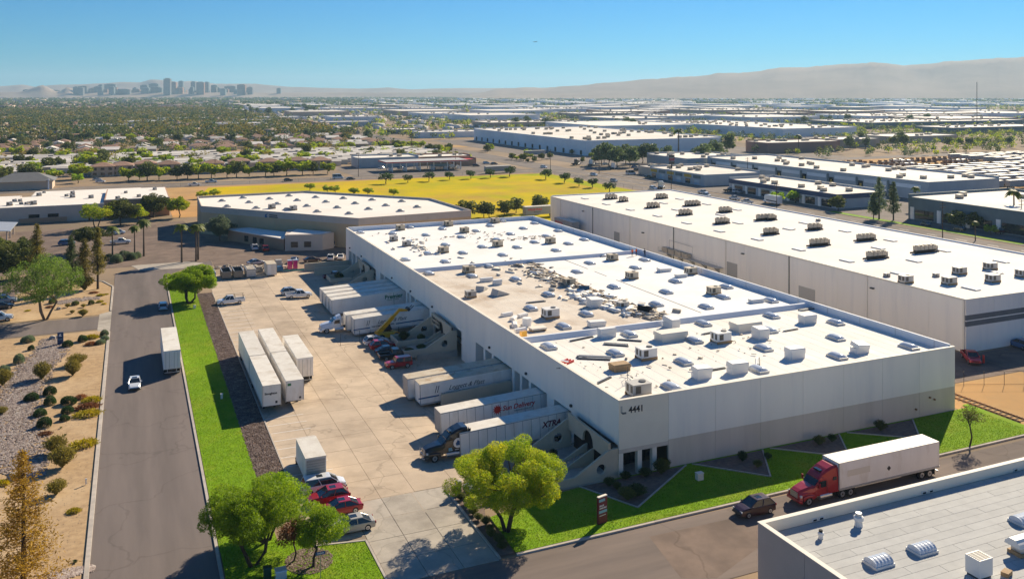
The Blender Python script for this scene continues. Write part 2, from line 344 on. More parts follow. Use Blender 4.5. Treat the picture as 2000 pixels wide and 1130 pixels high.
# park field, streets round it
S(sheet('park_field', [(96, 300), (128, 276), (216, 280), (216, 449), (150, 451), (34, 446), (26, 400), (58, 352)], -.01, 'field'))
S(sheet('dry_ground', [(14, 345), (60, 338), (96, 300), (58, 352), (26, 400), (34, 446), (150, 451), (210, 451.5), (210, 454), (14, 452)], -.012, 'dry_earth'))
S(sheet('park_green', [(150, 439), (216, 437), (216, 449), (150, 451)], .0, 'field_green'))
S(sheet('park_green_east', [(204, 300), (216, 300), (216, 437), (206, 437)], .0, 'field_green'))
S(rect('far_street', -700, 1500, 456.5, 474, .0, 'old_asphalt'))
S(rect('east_street', 219.5, 243, -50, 456.4, .001, 'old_asphalt'))
S(rect('east_street_north', 222, 243, 474.1, 2500, .001, 'old_asphalt'))
S(rect('storage_yard', 335, 640, 285, 455, -.02, 'dry_earth'))
S(rect('warehouse_apron', 262, 470, 478, 800, -.02, 'old_asphalt'))
S(rect('station_forecourt', 112, 214, 475, 540, -.01, 'old_asphalt'))
S(rect('dirt_lot', -150, 260, 690, 716, -.01, 'dry_earth'))
S(rect('plaza_lots', 246, 330, 180, 440, -.015, 'old_asphalt'))

for x in (231.1, 231.5): S(rect('lane_line', x, x+.16, 150, 452, .006, 'wall_yellow'))
for x in (225.4, 237.2):
    for k in range(26): S(rect('lane_line', x, x+.16, 160+k*11, 164+k*11, .006, 'white_paint'))
for y in (465.0, 465.5): S(rect('lane_line', -120, 216, y, y+.2, .006, 'wall_yellow'))
def kerb(pts, w=.32, h=.14, lab='', piece=3.0, mt='kerb'):
    """kerb stones laid end to end along a line, each its own piece"""
    r = E('kerb', (pts[0][0], pts[0][1], 0)); T(r, lab, 'kerb')
    o0 = Vector(pts[0])
    for a, b in zip(pts[:-1], pts[1:]):
        a, b = Vector(a), Vector(b); L = (b-a).length; n = max(1, int(round(L/piece))); d = (b-a).normalized(); ang = math.atan2(d.y, d.x); pl = L/n
        me = cm(('kerb', round(pl, 3), w, h, mt), lambda: MB().loft([[(-pl/2+.008, -w/2, -.1), (-pl/2+.008, w/2, -.1), (-pl/2+.008, w/2-.03, h), (-pl/2+.008, -w/2+.03, h)], [(pl/2-.008, -w/2, -.1), (pl/2-.008, w/2, -.1), (pl/2-.008, w/2-.03, h), (pl/2-.008, -w/2+.03, h)]], mt).mesh('kerb_stone'))
        for k in range(n):
            p = a+d*(k+.5)*pl-o0; ob('kerb_stone', me, r, (p.x, p.y, 0), ang)
    return r
kerb([(-3.92, 60), (-3.92, 185.5)], .5, .14, 'pale concrete kerb between the gravel garden and the road', 4)
kerb([(-3.92, 203), (-3.92, 228), (-6.2, 235.2), (-12, 240.8), (-24, 229)], .42, .14, 'pale concrete kerb round the gravel island with the eucalyptus', 4)
kerb([(7.92, 236), (7.92, 86.4), (10, 83), (14, 80.3), (22, 79.9)], .36, .14, 'concrete kerb between the road and the long lawn', 4)
kerb([(35.2, 79.9), (112, 80.6), (160, 80.9)], .36, .14, 'concrete kerb along the front lawn by the red truck', 4)
kerb([(33.4, 96.3), (33.4, 79.9)], .26, .16, 'kerb along the truck entrance beside the bushy planting strip', 3)
kerb([(22.1, 80), (22.1, 88.5), (17, 89.5)], .3, .16, 'kerb of the corner lawn beside the truck entrance', 3)
kerb([(17.1, 97), (17.1, 212)], .22, .16, 'kerb between the bark mulch and the concrete yard', 4)
kerb([(245.4, 175), (245.4, 440)], .4, .14, 'kerb of the wide street in front of the low shops', 8)

# ---- concrete truck yard that dips towards the loading docks
def yz(x, y):
    if 102.6 < y < 232.2: return -1.1*min(1, max(0, (x-30)/20))
    return 0.0
def yard():
    root = E('concrete_yard'); S(root)
    b = MB()
    xs = [17.2, 30, 50, 57]
    for y0, y1 in ((102.6, 232.2),):
        for i in range(3):
            b.add([(xs[i], y0, yz(xs[i], 150)-.06), (xs[i+1], y0, yz(xs[i+1], 150)-.06), (xs[i+1], y1, yz(xs[i+1], 150)-.06), (xs[i], y1, yz(xs[i], 150)-.06)], [(0, 1, 2, 3)], 'joint')
    b.add([(17.2, 92, -.03), (53, 92, -.03), (53, 102.6, -.03), (17.2, 102.6, -.03)], [(0, 1, 2, 3)], 'joint')
    b.add([(17.2, 102.6, -.03), (57, 102.6, -.03), (57, 102.6, -1.3), (17.2, 102.6, -.1)], [(0, 1, 2, 3)], 'joint')
    b.build('slab_bed', root)
    cols = [17.2, 21.6, 26.0, 30.0, 35.0, 40.0, 45.0, 50.0, 56.5]
    ysl = [92.0, 97.3, 102.6]+[102.6+4.8*k for k in range(1, 28)]
    def slab(x0, x1, y0, y1, mt, f):
        g = .02; vs = []
        for dz in (-.055, 0):
            for x, y in ((x0+g, y0+g), (x1-g, y0+g), (x1-g, y1-g), (x0+g, y1-g)): vs.append((x, y, f(x)+dz))
        MB().add(vs, [(0, 3, 2, 1), (4, 5, 6, 7), (0, 1, 5, 4), (1, 2, 6, 5), (2, 3, 7, 6), (3, 0, 4, 7)], mt).build('slab', root)
    for i in range(8):
        for j in range(len(ysl)-1):
            y0, y1 = ysl[j], ysl[j+1]
            if y1 < 102.7 and i > 4: continue
            if y1 > 232.3: continue
            if y1 < 102.7 and i >= 3 and y1 < 97.4: continue
            slab(cols[i], cols[i+1], y0, y1, 'concrete', (lambda x: yz(x, 150)) if y1 > 102.7 else (lambda x: 0.0))
    r2 = E('truck_entrance'); S(r2)
    MB().add([(17.2, 84, -.02), (33.3, 79.6, -.02), (33.3, 97.3, -.02), (17.2, 97.3, -.02)], [(0, 1, 2, 3)], 'joint').build('slab_bed', r2)
    xs = [22.3, 26.0, 29.6, 33.25]; ys = [79.7, 83.8, 88.2, 92.6, 97.2]
    for i in range(3):
        for j in range(4):
            MB().box(xs[i]+.03, xs[i+1]-.03, ys[j]+.03, ys[j+1]-.03, -.03, .008, 'apron_concrete').build('slab', r2)
    for j, (y0, y1) in enumerate(((89.6, 93), (93, 97.2))): MB().box(17.25, 22.24, y0+.03, y1-.03, -.03, .008, 'concrete').build('slab', r2)
yard()
def stall(x0, x1, y, lab='white painted parking line on the concrete yard', g='parking lines along the mulch bed', rz=0):
    o = rect('parking_line', x0, x1, y-.06, y+.06, .012, 'white_paint'); S(o)
for k in range(40):
    y = 98.6+k*2.85
    if 128 < y < 162: continue
    stall(17.3, 22.6, y)
for y in (158, 155, 151): pass
# loose river rock, bark chips and lawn specks: countless small pieces
def pebbles(name, label, pts_fn, n, r0, r1, m, z=0.0):
    ico = [(0, 0, 1), (.9, 0, .3), (.28, .85, .3), (-.73, .53, .3), (-.73, -.53, .3), (.28, -.85, .3), (0, 0, -.4)]
    fc = [(0, 1, 2), (0, 2, 3), (0, 3, 4), (0, 4, 5), (0, 5, 1)]
    V = np.array(ico); Vs = []; Fs = []
    p = pts_fn(n); n = len(p); s = NR.uniform(r0, r1, n); a = NR.uniform(0, 2*PI, n); st = NR.uniform(.6, 1.5, n)
    v = V[None]*s[:, None, None]*np.stack([st, np.ones(n), np.full(n, .7)], 1)[:, None, :]
    ca, sa = np.cos(a)[:, None], np.sin(a)[:, None]
    X = v[..., 0]*ca-v[..., 1]*sa+p[:, :1]; Y = v[..., 0]*sa+v[..., 1]*ca+p[:, 1:2]; Z = v[..., 2]+z
    V2 = np.stack([X, Y, Z], -1).reshape(-1, 3); F2 = (np.array(fc)[None]+(np.arange(n)*7)[:, None, None]).reshape(-1, 3)
    o = ob(name, fast(name, V2, F2, m)); T(o, label, 'gravel', kind='stuff'); return o
def along(poly, wd):
    pl = [P(*q).xy for q in poly]
    def fn(n):
        out = []
        seg = np.array([(pl[i+1]-pl[i]).length for i in range(len(pl)-1)]); seg /= seg.sum()
        for i, (a, b) in enumerate(zip(pl[:-1], pl[1:])):
            k = int(n*seg[i]*1.05); t = NR.rand(k); w_ = wd[i]+(wd[i+1]-wd[i])*t
            d = (b-a).normalized(); nn = Vector((-d.y, d.x)); u = (NR.rand(k)+NR.rand(k)-1)*w_*1.1
            out.append(np.stack([a.x+(b.x-a.x)*t+nn.x*u, a.y+(b.y-a.y)*t+nn.y*u], 1))
        return np.concatenate(out)
    return fn
pebbles('river_rock', 'pale river rock bed winding through the gravel garden', along([(100, 660), (98, 690), (62, 722), (30, 790), (25, 850), (40, 905), (80, 930)], [1.6, 3.2, 3.4, 3.6, 4.2, 3.6, .6]), 15000, .07, .21, 'pebble', .03)
pebbles('river_rock', 'small patch of river rock by the road under the golden conifer', along([(85, 1135), (120, 1122), (185, 1108)], [1.5, 1.2, .6]), 1500, .05, .14, 'pebble', .03)
pebbles('river_rock', 'pale stones between shrubs on the gravel island', along([(110, 592), (160, 584), (195, 582)], [2.0, 2.2, 1.0]), 1200, .08, .22, 'pebble', .03)
pebbles('bark_chip', 'dark brown bark chips between lawn and concrete yard', lambda n: np.stack([NR.uniform(13.7, 16.95, n), NR.uniform(96, 212, n)], 1), 22000, .05, .15, 'chip', .08)
pebbles('bark_chip', 'brown bark ring under the small tree on the corner lawn', lambda n: (lambda a, r: np.stack([16.0+r*np.cos(a), 86.9+r*np.sin(a)*1.1], 1))(NR.uniform(0, 2*PI, n), 2.3*np.sqrt(NR.rand(n))), 1500, .05, .13, 'chip', .11)
def grass(name, label, fn, n, m='leaf_lime', h0=.04, h1=.10, z=.1):
    p = fn(n); n = len(p); a = NR.uniform(0, 2*PI, n); h = NR.uniform(h0, h1, n); w_ = NR.uniform(.03, .06, n); lx, ly = NR.normal(0, .05, n), NR.normal(0, .05, n)
    V = np.zeros((n, 3, 3)); V[:, 0, 0] = p[:, 0]-np.cos(a)*w_; V[:, 0, 1] = p[:, 1]-np.sin(a)*w_; V[:, 1, 0] = p[:, 0]+np.cos(a)*w_; V[:, 1, 1] = p[:, 1]+np.sin(a)*w_
    V[:, 2, 0] = p[:, 0]+lx; V[:, 2, 1] = p[:, 1]+ly; V[:, :, 2] = z; V[:, 2, 2] += h
    o = ob(name, fast(name, V.reshape(-1, 3), np.arange(n*3).reshape(-1, 3), m)); T(o, label, 'grass', kind='stuff')
leafmat('leaf_grass', [(.13, .25, .008), (.21, .34, .012), (.34, .38, .03)], .45, .25)
grass('grass', 'bright green grass of the long roadside lawn', lambda n: np.stack([NR.uniform(8.2, 13.75, n), NR.uniform(92, 236, n)], 1), 45000, 'leaf_grass')
def tri_pts(poly):
    def fn(n):
        xs = [p[0] for p in poly]; ys = [p[1] for p in poly]; q = np.stack([NR.uniform(min(xs), max(xs), n*2), NR.uniform(min(ys), max(ys), n*2)], 1)
        ins = np.zeros(len(q), bool)
        for i in range(len(poly)):
            (x1, y1), (x2, y2) = poly[i], poly[(i+1) % len(poly)]
            c = ((y1 > q[:, 1]) != (y2 > q[:, 1])) & (q[:, 0] < (x2-x1)*(q[:, 1]-y1)/((y2-y1) if y2 != y1 else 1e-9)+x1); ins ^= c
        return q[ins][:n]
    return fn
grass('grass', 'bright green grass of the front lawn below the white wall', tri_pts([(35.2, 80.3), (112, 80.9), (112, 90.8), (100.6, 90.6), (96, 85.1), (88.6, 90.6), (87.2, 90.6), (83, 84.3), (75.6, 90.6), (74.4, 90.6), (70.1, 83.8), (63.6, 90.6), (62.7, 90.6), (51.4, 83.4), (47.9, 90.6), (43, 90), (35.6, 88)]), 38000, 'leaf_grass')
grass('grass', 'bright green grass of the corner lawn under the leafy trees', tri_pts([(8.3, 92), (8.3, 86.5), (10.4, 83.2), (14, 80.8), (21.9, 80.4), (21.9, 88.3), (17, 89.3), (17, 92)]), 11000, 'leaf_grass')

pebbles('ground_litter', 'dry twigs and specks scattered over the tan gravel garden', lambda n: np.stack([NR.uniform(-24, -4.3, n), NR.uniform(78, 187, n)], 1), 5000, .02, .07, 'chip', .01)
# ================================================================== MAIN WAREHOUSE
X0, X1, Y0, Y1, HT = 53.4, 109.4, 91.0, 236.0, 9.2
RZ = 8.35
wh = E('warehouse', (X0, Y0, 0)); T(wh, 'long white concrete warehouse numbered 4441 with loading docks and cluttered white roof', 'warehouse')
def wp(name, me, loc=(0, 0, 0), **k):
    o = ob(name, me, wh, Vector(loc)-Vector((X0, Y0, 0)), **k); return o
def wb(name, b): return wp(name, b.mesh(name))
# front wall: eight tilt-up panels
pw = 7.0
def front_panel(k):
    g = .018; b = MB()
    if k == 0:
        b.box(g, pw-g, 0, .28, 2.85, 3.35, 'wall_grey'); b.box(g, pw-g, -.004, .28, 3.35, HT, 'wall_cream')
    else:
        b.box(g, pw-g, 0, .28, 0, 3.5, 'wall_grey'); b.box(g, pw-g, -.004, .28, 3.5, HT, 'wall_white')
    return b.mesh('wall_panel')
for k in range(8): wp('wall_panel', cm(('fp', k == 0), lambda: front_panel(k)), (X0+k*pw, Y0, 0))
wb('wall_core', MB().box(X0+7.05, X1-.1, Y0+.2, Y0+.5, 0, HT-.02, 'joint'))
# glazed corner recess with columns
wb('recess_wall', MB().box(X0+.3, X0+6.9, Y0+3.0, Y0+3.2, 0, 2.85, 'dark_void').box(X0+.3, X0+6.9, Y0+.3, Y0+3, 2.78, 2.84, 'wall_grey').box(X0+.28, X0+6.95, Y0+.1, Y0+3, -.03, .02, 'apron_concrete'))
for x in (X0+.0, X0+2.6, X0+4.7): wb('column', MB().box(x+.02, x+.62, Y0+.02, Y0+.62, 0, 2.9, 'wall_cream'))
for x in (X0+.8, X0+3.3, X0+5.4): wb('window_pane', MB().box(x, x+1.4, Y0+2.9, Y0+2.98, .1, 2.6, 'glass'))
# dock side: hanging upper wall panels
def dock_panel():
    return MB().box(0, .3, .018, 7.25-.018, 3.83, HT, 'wall_white').mesh('wall_panel')
for k in range(20): wp('wall_panel', cm('dp', dock_panel), (X0, Y0+k*7.25, 0))
wb('wall_core', MB().box(X0+.2, X0+.5, Y0+.1, Y1-.1, 3.9, HT-.02, 'joint'))
wb('soffit', MB().box(X0+.3, X0+3.6, Y0+.5, Y1-.2, 3.9, 4.0, 'wall_grey'))
wb('dock_wall', MB().box(X0+3.4, X0+3.6, Y0+3.3, Y1-.2, -1.3, 3.9, 'wall_white'))
# piers and flush walls between the dock bays (y ranges)
for a, b_ in ((101.6, 103.4), (108.6, 110.9), (116.2, 117.0), (119.4, 120.2), (122.2, 123.2), (130.6, 131.4), (134.2, 135.0), (138.6, 145.5), (161, 163.6), (172.6, 173.4), (176.2, 177), (178.6, 179.6), (196.6, 197.4), (200.6, 204.5), (218.5, 220), (224, 225), (228.6, 229.4), (233, 235.8)):
    wb('dock_pier', MB().box(X0+.05, X0+3.5, a, b_, -1.3, 3.86, 'wall_white'))
for a, b_ in ((117.0, 119.4), (120.2, 122.2), (131.4, 134.2), (135, 138.6), (173.4, 176.2), (197.4, 200.6), (220, 224), (225, 228.6), (229.4, 233)):
    d = E('dock_door'); d.parent = wh; d.location = Vector((X0+3.3, a, 0))-Vector((X0, Y0, 0)); n = b_-a
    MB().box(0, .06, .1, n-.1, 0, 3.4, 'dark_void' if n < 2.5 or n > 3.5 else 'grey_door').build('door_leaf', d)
    for q in range(5): MB().box(-.03, 0, .1, n-.1, .3+q*.62, .34+q*.62, 'steel').build('rail', d)
for y in (105.6, 113.2, 125.2, 128.4, 166, 169.6, 182.6, 186, 189.5, 193):
    d = E('dock_door'); d.parent = wh; d.location = Vector((X0+3.3, y, 0))-Vector((X0, Y0, 0))
    MB().box(0, .05, -1.5, 1.5, -.1, 3.6, 'dark_void').build('door_leaf', d)  # near-black sheet stands in for the shaded opening behind the trailer
    MB().box(-.35, 0, -1.9, -1.45, -1.1, 3.7, 'dark_steel').build('dock_seal', d); MB().box(-.35, 0, 1.45, 1.9, -1.1, 3.7, 'dark_steel').build('dock_seal', d)
    MB().box(-.3, 0, -.6, -.2, -.6, -.1, 'tyre').build('bumper', d); MB().box(-.3, 0, .2, .6, -.6, -.1, 'tyre').build('bumper', d)
# rear and right walls
for k in range(20): wp('wall_panel', cm('rp', lambda: MB().box(-.3, 0, .018, 7.25-.018, 0, HT, 'wall_white').mesh('wall_panel')), (X1, Y0+k*7.25, 0))
for k in range(8): wp('wall_panel', cm('bp', lambda: MB().box(.018, pw-.018, -.3, 0, 0, HT, 'wall_white').mesh('wall_panel')), (X0+k*pw, Y1, 0))
wb('wall_core', MB().box(X1-.45, X1-.2, Y0+.3, Y1-.3, 0, HT-.02, 'joint').box(X0+.3, X1-.5, Y1-.45, Y1-.2, 0, HT-.02, 'joint'))
# roof deck in four membranes, and the raised walls between them
YA, YB, XM = 120.6, 176.5, 80.9
wb('roof', MB().box(X0+.3, X1-.3, Y0+.3, YA-.4, RZ-.2, RZ+.02, 'roof_white'))
wb('roof', MB().box(X0+.3, XM, YA+.4, YB-.4, RZ-.2, RZ, 'roof_old'))
wb('roof', MB().box(XM+.002, X1-.3, YA+.4, YB-.4, RZ-.2, RZ+.05, 'roof_new'))
wb('roof', MB().box(X0+.3, X1-.3, YB+.4, Y1-.3, RZ-.2, RZ+.03, 'roof_new'))
wb('roof_edge', MB().box(X0+.28, X0+.9, Y0+.28, Y1-.3, RZ, HT-.25, 'roof_white').box(X0+.9, X1-.3, Y0+.28, Y0+.9, RZ, HT-.25, 'roof_white'))
def hump(y, x0, x1, w=.8, h=.75):
    return MB().prism([(y-w/2-.35, RZ), (y-w/2, RZ+h*.75), (y-w/4, RZ+h), (y+w/4, RZ+h), (y+w/2, RZ+h*.75), (y+w/2+.35, RZ)], 'x', x0, x1, 'parapet')
wb('fire_wall', hump(YA, X0+.5, X1-.2)); wb('fire_wall', hump(YB, X0+.5, X1-.2))
wb('coping', MB().box(X0-.03, X0+.42, Y0-.03, Y1+.03, HT, HT+.05, 'coping').box(X0+.42, X1+.03, Y0-.03, Y0+.42, HT, HT+.05, 'coping'))
for (x0, x1, y0, y1) in ((X1-.62, X1-.3, Y0+.5, Y1-.3), (X0+.5, X1-.62, Y1-.62, Y1-.3)): wb('parapet', MB().box(x0, x1, y0, y1, RZ, HT+.28, 'parapet'))
for k in range(20):
    y = Y0+3+k*7.2; wb('coping_strap', MB().box(X1-.66, X1-.62, y, y+.07, RZ, HT+.3, 'galv'))
wb('roof_seam', MB().box(XM-.14, XM+.14, YA+.6, YB-.6, RZ, RZ+.1, 'wood'))
for a, b_ in ((124.5, 153), (157, 162), (165, 179)): wb('roof_seam', MB().box(89.1, 89.3, a, min(b_, YB-.6), RZ, RZ+.07, 'dark_steel'))
# membrane laps: long low strips on the deck
for k in range(13): wb('membrane_lap', MB().box(X0+1+k*2.05, X0+1.05+k*2.05, YA+.9, YB-.9, RZ, RZ+.012, 'roof_white'))
for k in range(26): wb('membrane_lap', MB().box(X0+1.2+k*2.05, X0+1.25+k*2.05, Y0+1, YA-.9, RZ+.02, RZ+.035, 'roof_new'))
# wall packs, hose bibs on walls
for y in (103.2, 117.6, 132, 161.5, 175.8, 190, 218.3, 231):
    wb('wall_lamp', MB().box(X0-.28, X0, y-.18, y+.18, 4.5, 4.8, 'dark_steel').box(X0-.26, X0-.02, y-.15, y+.15, 4.44, 4.5, 'light_lens'))
for x, z in ((104.3, 2.6), (105.2, 2.2), (101.6, 1.3)): wb('fire_connection', MB().tube([(x, Y0-.02, z), (x, Y0-.25, z)], .13, 'rust', 8))
# number 4441 and the L mark
wp('number', text_mesh('4441', 1.05, 'text_dark', .02, bold=.02), (X0+1.35, Y0-.03, 7.55), rot=(PI/2, 0, 0))
wp('emblem', MB().box(.25, .48, -.03, 0, 7.78, 8.5, 'ac_grey').prism([(.48, 7.78), (.25, 7.78), (.5, 7.5), (1.0, 7.5), (1.0, 7.72), (.6, 7.72)], 'y', -.03, 0, 'wall_dark').mesh('emblem'), (X0, Y0-.005, 0))
# ---- three slanted office entries
def entry(yc, label_lines=None, low=True):
    e = E('office_entry', (X0, yc, 0)); T(e, 'tan stucco entry with arched screen and slanted walls at %s' % ('the front corner' if yc < 110 else ('the planter' if yc < 170 else 'the far docks')), 'entry')
    hw = 5.3
    MB().box(-7.5, 0, -hw-.4, hw+.2, -1.35, .015, 'apron_concrete').build('landing', e)
    # screen wall with arched notch
    arch = [(-1.35+0, 1.9)]+[(-.1+1.35*math.cos(a), 2.55+1.35*math.sin(a)) for a in [PI-k*PI/12 for k in range(13)]]
    outer = [(hw, 4.35), (-hw, 4.2), (-hw, 1.5), (-hw+1.3, 1.5), (-hw+1.3, 2.25), (-1.55, 2.25)]+[(p[0], p[1]) for p in arch[1:]]+[(1.25, 2.25), (hw-1.0, 2.25), (hw, 2.25)]
    ob('screen_wall', plate(outer, None, 'x', -1.25, -.95, 'entry_stucco', 'screen_wall'), e)
    for s, L in ((-1, 7.5), (1, 7.5)):
        wing = [(0, 0), (0, 3.5), (-1.3, 3.4), (-L+1.7, .95), (-L-2.2, .85), (-L-2.2, -.4), (0, -.4)] if s < 0 else [(-.9, -.4), (-.9, 3.6), (-1.6, 3.5), (-L, .2), (-L, -.4)]
        ob('wing_wall', plate(wing, circ(-2.3 if s < 0 else -2.7, 1.35, .62), 'y', s*hw-.16, s*hw+.16, 'entry_stucco', 'wing_wall'), e)
    for y in (-1.0, .7): ob('stair_fin', plate([(-.9, 0), (-.9, 2.0), (-1.3, 1.9), (-5.0, .1), (-5.0, -.2), (-.9, -.2)], None, 'y', y-.1, y+.1, 'entry_stucco', 'stair_fin'), e)
    for k in range(5): MB().box(-1.4-k*.62-.62, -1.4-k*.62, -.88, .58, 0, .9-k*.18, 'apron_concrete').build('step', e)
    MB().box(-.62, -.55, -hw+.5, hw-.5, 0, 3.8, 'dark_void').build('entry_shade', e)  # near-black sheet: the shade behind the screen put into its colour
    if low and yc > 110:
        MB().box(-9.2, -9.0, .5, 5.4, 0, 1.0, 'entry_stucco').box(-9.0, -1.8, 5.1, 5.3, 0, 1.0, 'entry_stucco').box(-9.0, -4.0, .5, .7, 0, .95, 'entry_stucco').build('planter_wall', e)
    if label_lines:
        for i, s_ in enumerate(label_lines): ob('lettering', text_mesh(s_, .62, 'text_dark', .02, bold=.012), e, (-1.27, 4.7-i*.0, 3.45-i*.72), rot=(PI/2, 0, -PI/2))
    return e
entry(96.6); entry(153.2, ['Bedding Components', 'Leggett & Platt']); entry(211.5)
T(MB().box(36.5, 48, 91.15, 91.4, -.1, .95, 'entry_stucco').build('retaining_wall'), 'low tan wall running from the corner entry behind the tree', 'wall')
for i, (x0, x1, y, h) in enumerate(((40.5, 53.3, 119.6, 1.1), (42, 53.3, 122.9, 2.0))):
    T(MB().prism([(x0, -.9), (x1, -1.2), (x1, h), (x0+4, h-.4), (x0, h-.6)], 'y', y, y+.35, 'entry_stucco').build('dock_wall'), ('low' if i == 0 else 'tall stepped')+' grey concrete wall between the docks beside the blue striped trailer', 'wall')
for i, (y, x0) in enumerate(((231.6, 41.5), (226, 43))): T(MB().box(x0, 53.3, y, y+.4, -1.1, 1.3 if i == 0 else 1.1, 'entry_stucco').build('ramp_wall'), 'tan concrete ramp wall '+('closest to the parked white cars' if i == 0 else 'beside the dark red pickup'), 'wall')

# ---- skylights: curb, frame and milky dome, each its own part of the building
def sky_me():
    b = MB(); b.box(-.8, .8, -1.35, 1.35, 0, .32, 'galv')
    return b.mesh('curb')
def dome_me():
    b = MB(); rings = []
    for k in range(9):
        t = -1+2*k/8; y = 1.28*t; r = max(.02, math.sqrt(max(0, 1-t**4)))
        rings.append([(.74*math.cos(a), y, .3+.42*r*math.sin(a)) for a in [PI*i/8 for i in range(9)]])
    return b.loft(rings, 'lens').mesh('dome', True)
def dome2_me():
    b = MB(); rings = [[(-.74, -1.28, .3), (.74, -1.28, .3), (.74, 1.28, .3), (-.74, 1.28, .3)], [(-.5, -.95, .52), (.5, -.95, .52), (.5, .95, .52), (-.5, .95, .52)], [(-.2, -.5, .6), (.2, -.5, .6), (.2, .5, .6), (-.2, .5, .6)]]
    return b.loft(rings, 'lens').mesh('dome', True)
def skylight(px, py, z=RZ, parent=None, sc_=1.0, bub=False):
    p = P(px, py, z); o = ob('skylight', cm('sk', sky_me), parent or wh, p-(parent or wh).location, scale=sc_)
    ob('dome', cm('dm2' if bub else 'dm', dome2_me if bub else dome_me), o); return o
SK = [(1311, 758), (1335, 709), (1229, 655), (1356, 667), (1374, 634), (1491, 682), (1507, 619), (1481, 724), (1502, 647), (1632, 632), (1632, 662), (1635, 698), (1775, 679), (1072, 679), (1202, 692),
      (954, 521), (1007, 547), (1071, 577), (1037, 604), (1145, 615), (1101, 639), (838, 535), (922, 540), (1175, 500), (1152, 515), (1127, 532), (1241, 524), (1259, 509), (1319, 551), (1199, 562), (1301, 572), (1282, 596), (1379, 601), (1412, 582), (1418, 562), (1505, 589),
      (704, 455), (767, 457), (801, 445), (832, 460), (800, 473), (864, 448), (892, 437), (901, 464), (870, 479), (836, 496), (792, 508), (870, 512), (904, 495), (930, 452), (957, 442), (981, 433), (971, 469), (942, 483), (982, 499), (1010, 484), (997, 458), (1022, 447), (1044, 437), (1067, 462), (1044, 474), (1090, 452), (1110, 477), (1086, 490), (1141, 469)]
for q in SK: skylight(*q, bub=q[1] < 545)

# ---- rooftop machines and clutter, each a thing standing on the roof
def ac_unit(px, py, kind, rz=0, s=1.0, z=RZ+.02, lab=None):
    p = P(px, py, z); m = {'tan': 'ac_tan', 'grey': 'ac_grey', 'white': 'ac_white'}[kind]; r = E('rooftop_air_conditioner', p, rz, scale=(s*.9, s*.9, s*.78))
    T(r, lab or '%s boxed rooftop air conditioner with dark louvres on the warehouse roof' % {'tan': 'tan', 'grey': 'grey', 'white': 'cream'}[kind], 'air conditioner', 'rooftop air conditioners of the warehouse')
    ob('stand', cm('ac_st', lambda: MB().box(-1.25, 1.25, -.95, -.8, 0, .45, 'wood').box(-1.25, 1.25, .8, .95, 0, .45, 'wood').box(-1.1, 1.1, -.8, .8, .25, .45, 'galv').mesh('stand')), r)
    ob('casing', cm('ac_c'+kind, lambda: MB().box(-1.2, 1.2, -.9, .9, .45, 1.75, m).box(-1.24, 1.24, -.94, .94, 1.75, 1.82, m).mesh('casing')), r)
    for y in (-.5, .35): ob('louvre', cm('ac_l', lambda: MB().box(-1.215, -1.2, 0, .45, .7, 1.6, 'louvre').mesh('louvre')), r, (0, y-.2, 0))
    ob('louvre', cm('ac_l2', lambda: MB().box(-.9, -.2, -.915, -.9, .65, 1.6, 'louvre').mesh('louvre')), r)
    ob('fan', cm('ac_f', lambda: MB().tube([(.5, 0, 1.82), (.5, 0, 1.94)], .42, 'dark_steel', 12).mesh('fan')), r)
    return r
for q in ((782, 449), (876, 441), (907, 454), (967, 435), (972, 481), (866, 493), (1075, 475), (915, 532), (1196, 508), (1234, 544), (1349, 535), (1394, 574), (1111, 557)): ac_unit(*q, 'tan')
for q in ((769, 470), (794, 480), (919, 580), (1216, 602)): ac_unit(*q, 'grey', s=.85)
for q in ((1262, 700), (1408, 668), (1075, 620)): ac_unit(*q, 'white', rz=0, s=1.15)
ac_unit(1247, 772, 'grey', s=1.2, lab='grey opened air conditioner at the roof corner above the number 4441')
def curb_box(px, py, dx, dy, h, m='ac_white', rz=0, tilt=0, name='duct_box', lab='white wrapped duct box standing on the warehouse roof', z=RZ+.02, cat='box'):
    r = E(name, P(px, py, z), rz); T(r, lab, cat, 'wrapped boxes on the roof')
    MB().hull([(-dx/2, .0, h*.55, dy/2, dy/2), (dx/2, .0, h*.55, dy/2, dy/2)], m, .05).build('lower_box', r)
    o = MB().hull([(-dx*.53, 0, h*.5, dy*.53, dy*.5), (dx*.53, 0, h*.5, dy*.53, dy*.5)], m, .08).build('upper_box', r, loc=(0, 0, h*.56)); o.rotation_euler = (tilt, tilt*.5, tilt*.4); return r
WL = ['white wrapped box against the low roof wall near bundled bars', 'tall tilted white box at the low roof wall', 'white two tier box beside the cream louvred unit', 'white two tier box alone above the front edge', 'white two tier box near the far right roof corner', 'tilted white box beside the front edge skylight', 'white box leaning over its blue shadow by the front edge', 'white box with flipped up lid towards the right wall', 'small white box on the old roof by the tan unit', 'flat long white box on the old roof', 'white box askew in the middle of the debris', 'crumpled white box below the debris by the low roof wall', 'flat white box with dark scraps on the new roof', 'flat pale box at the end of the new roof', 'flat pale box beside a tan unit on the new roof']
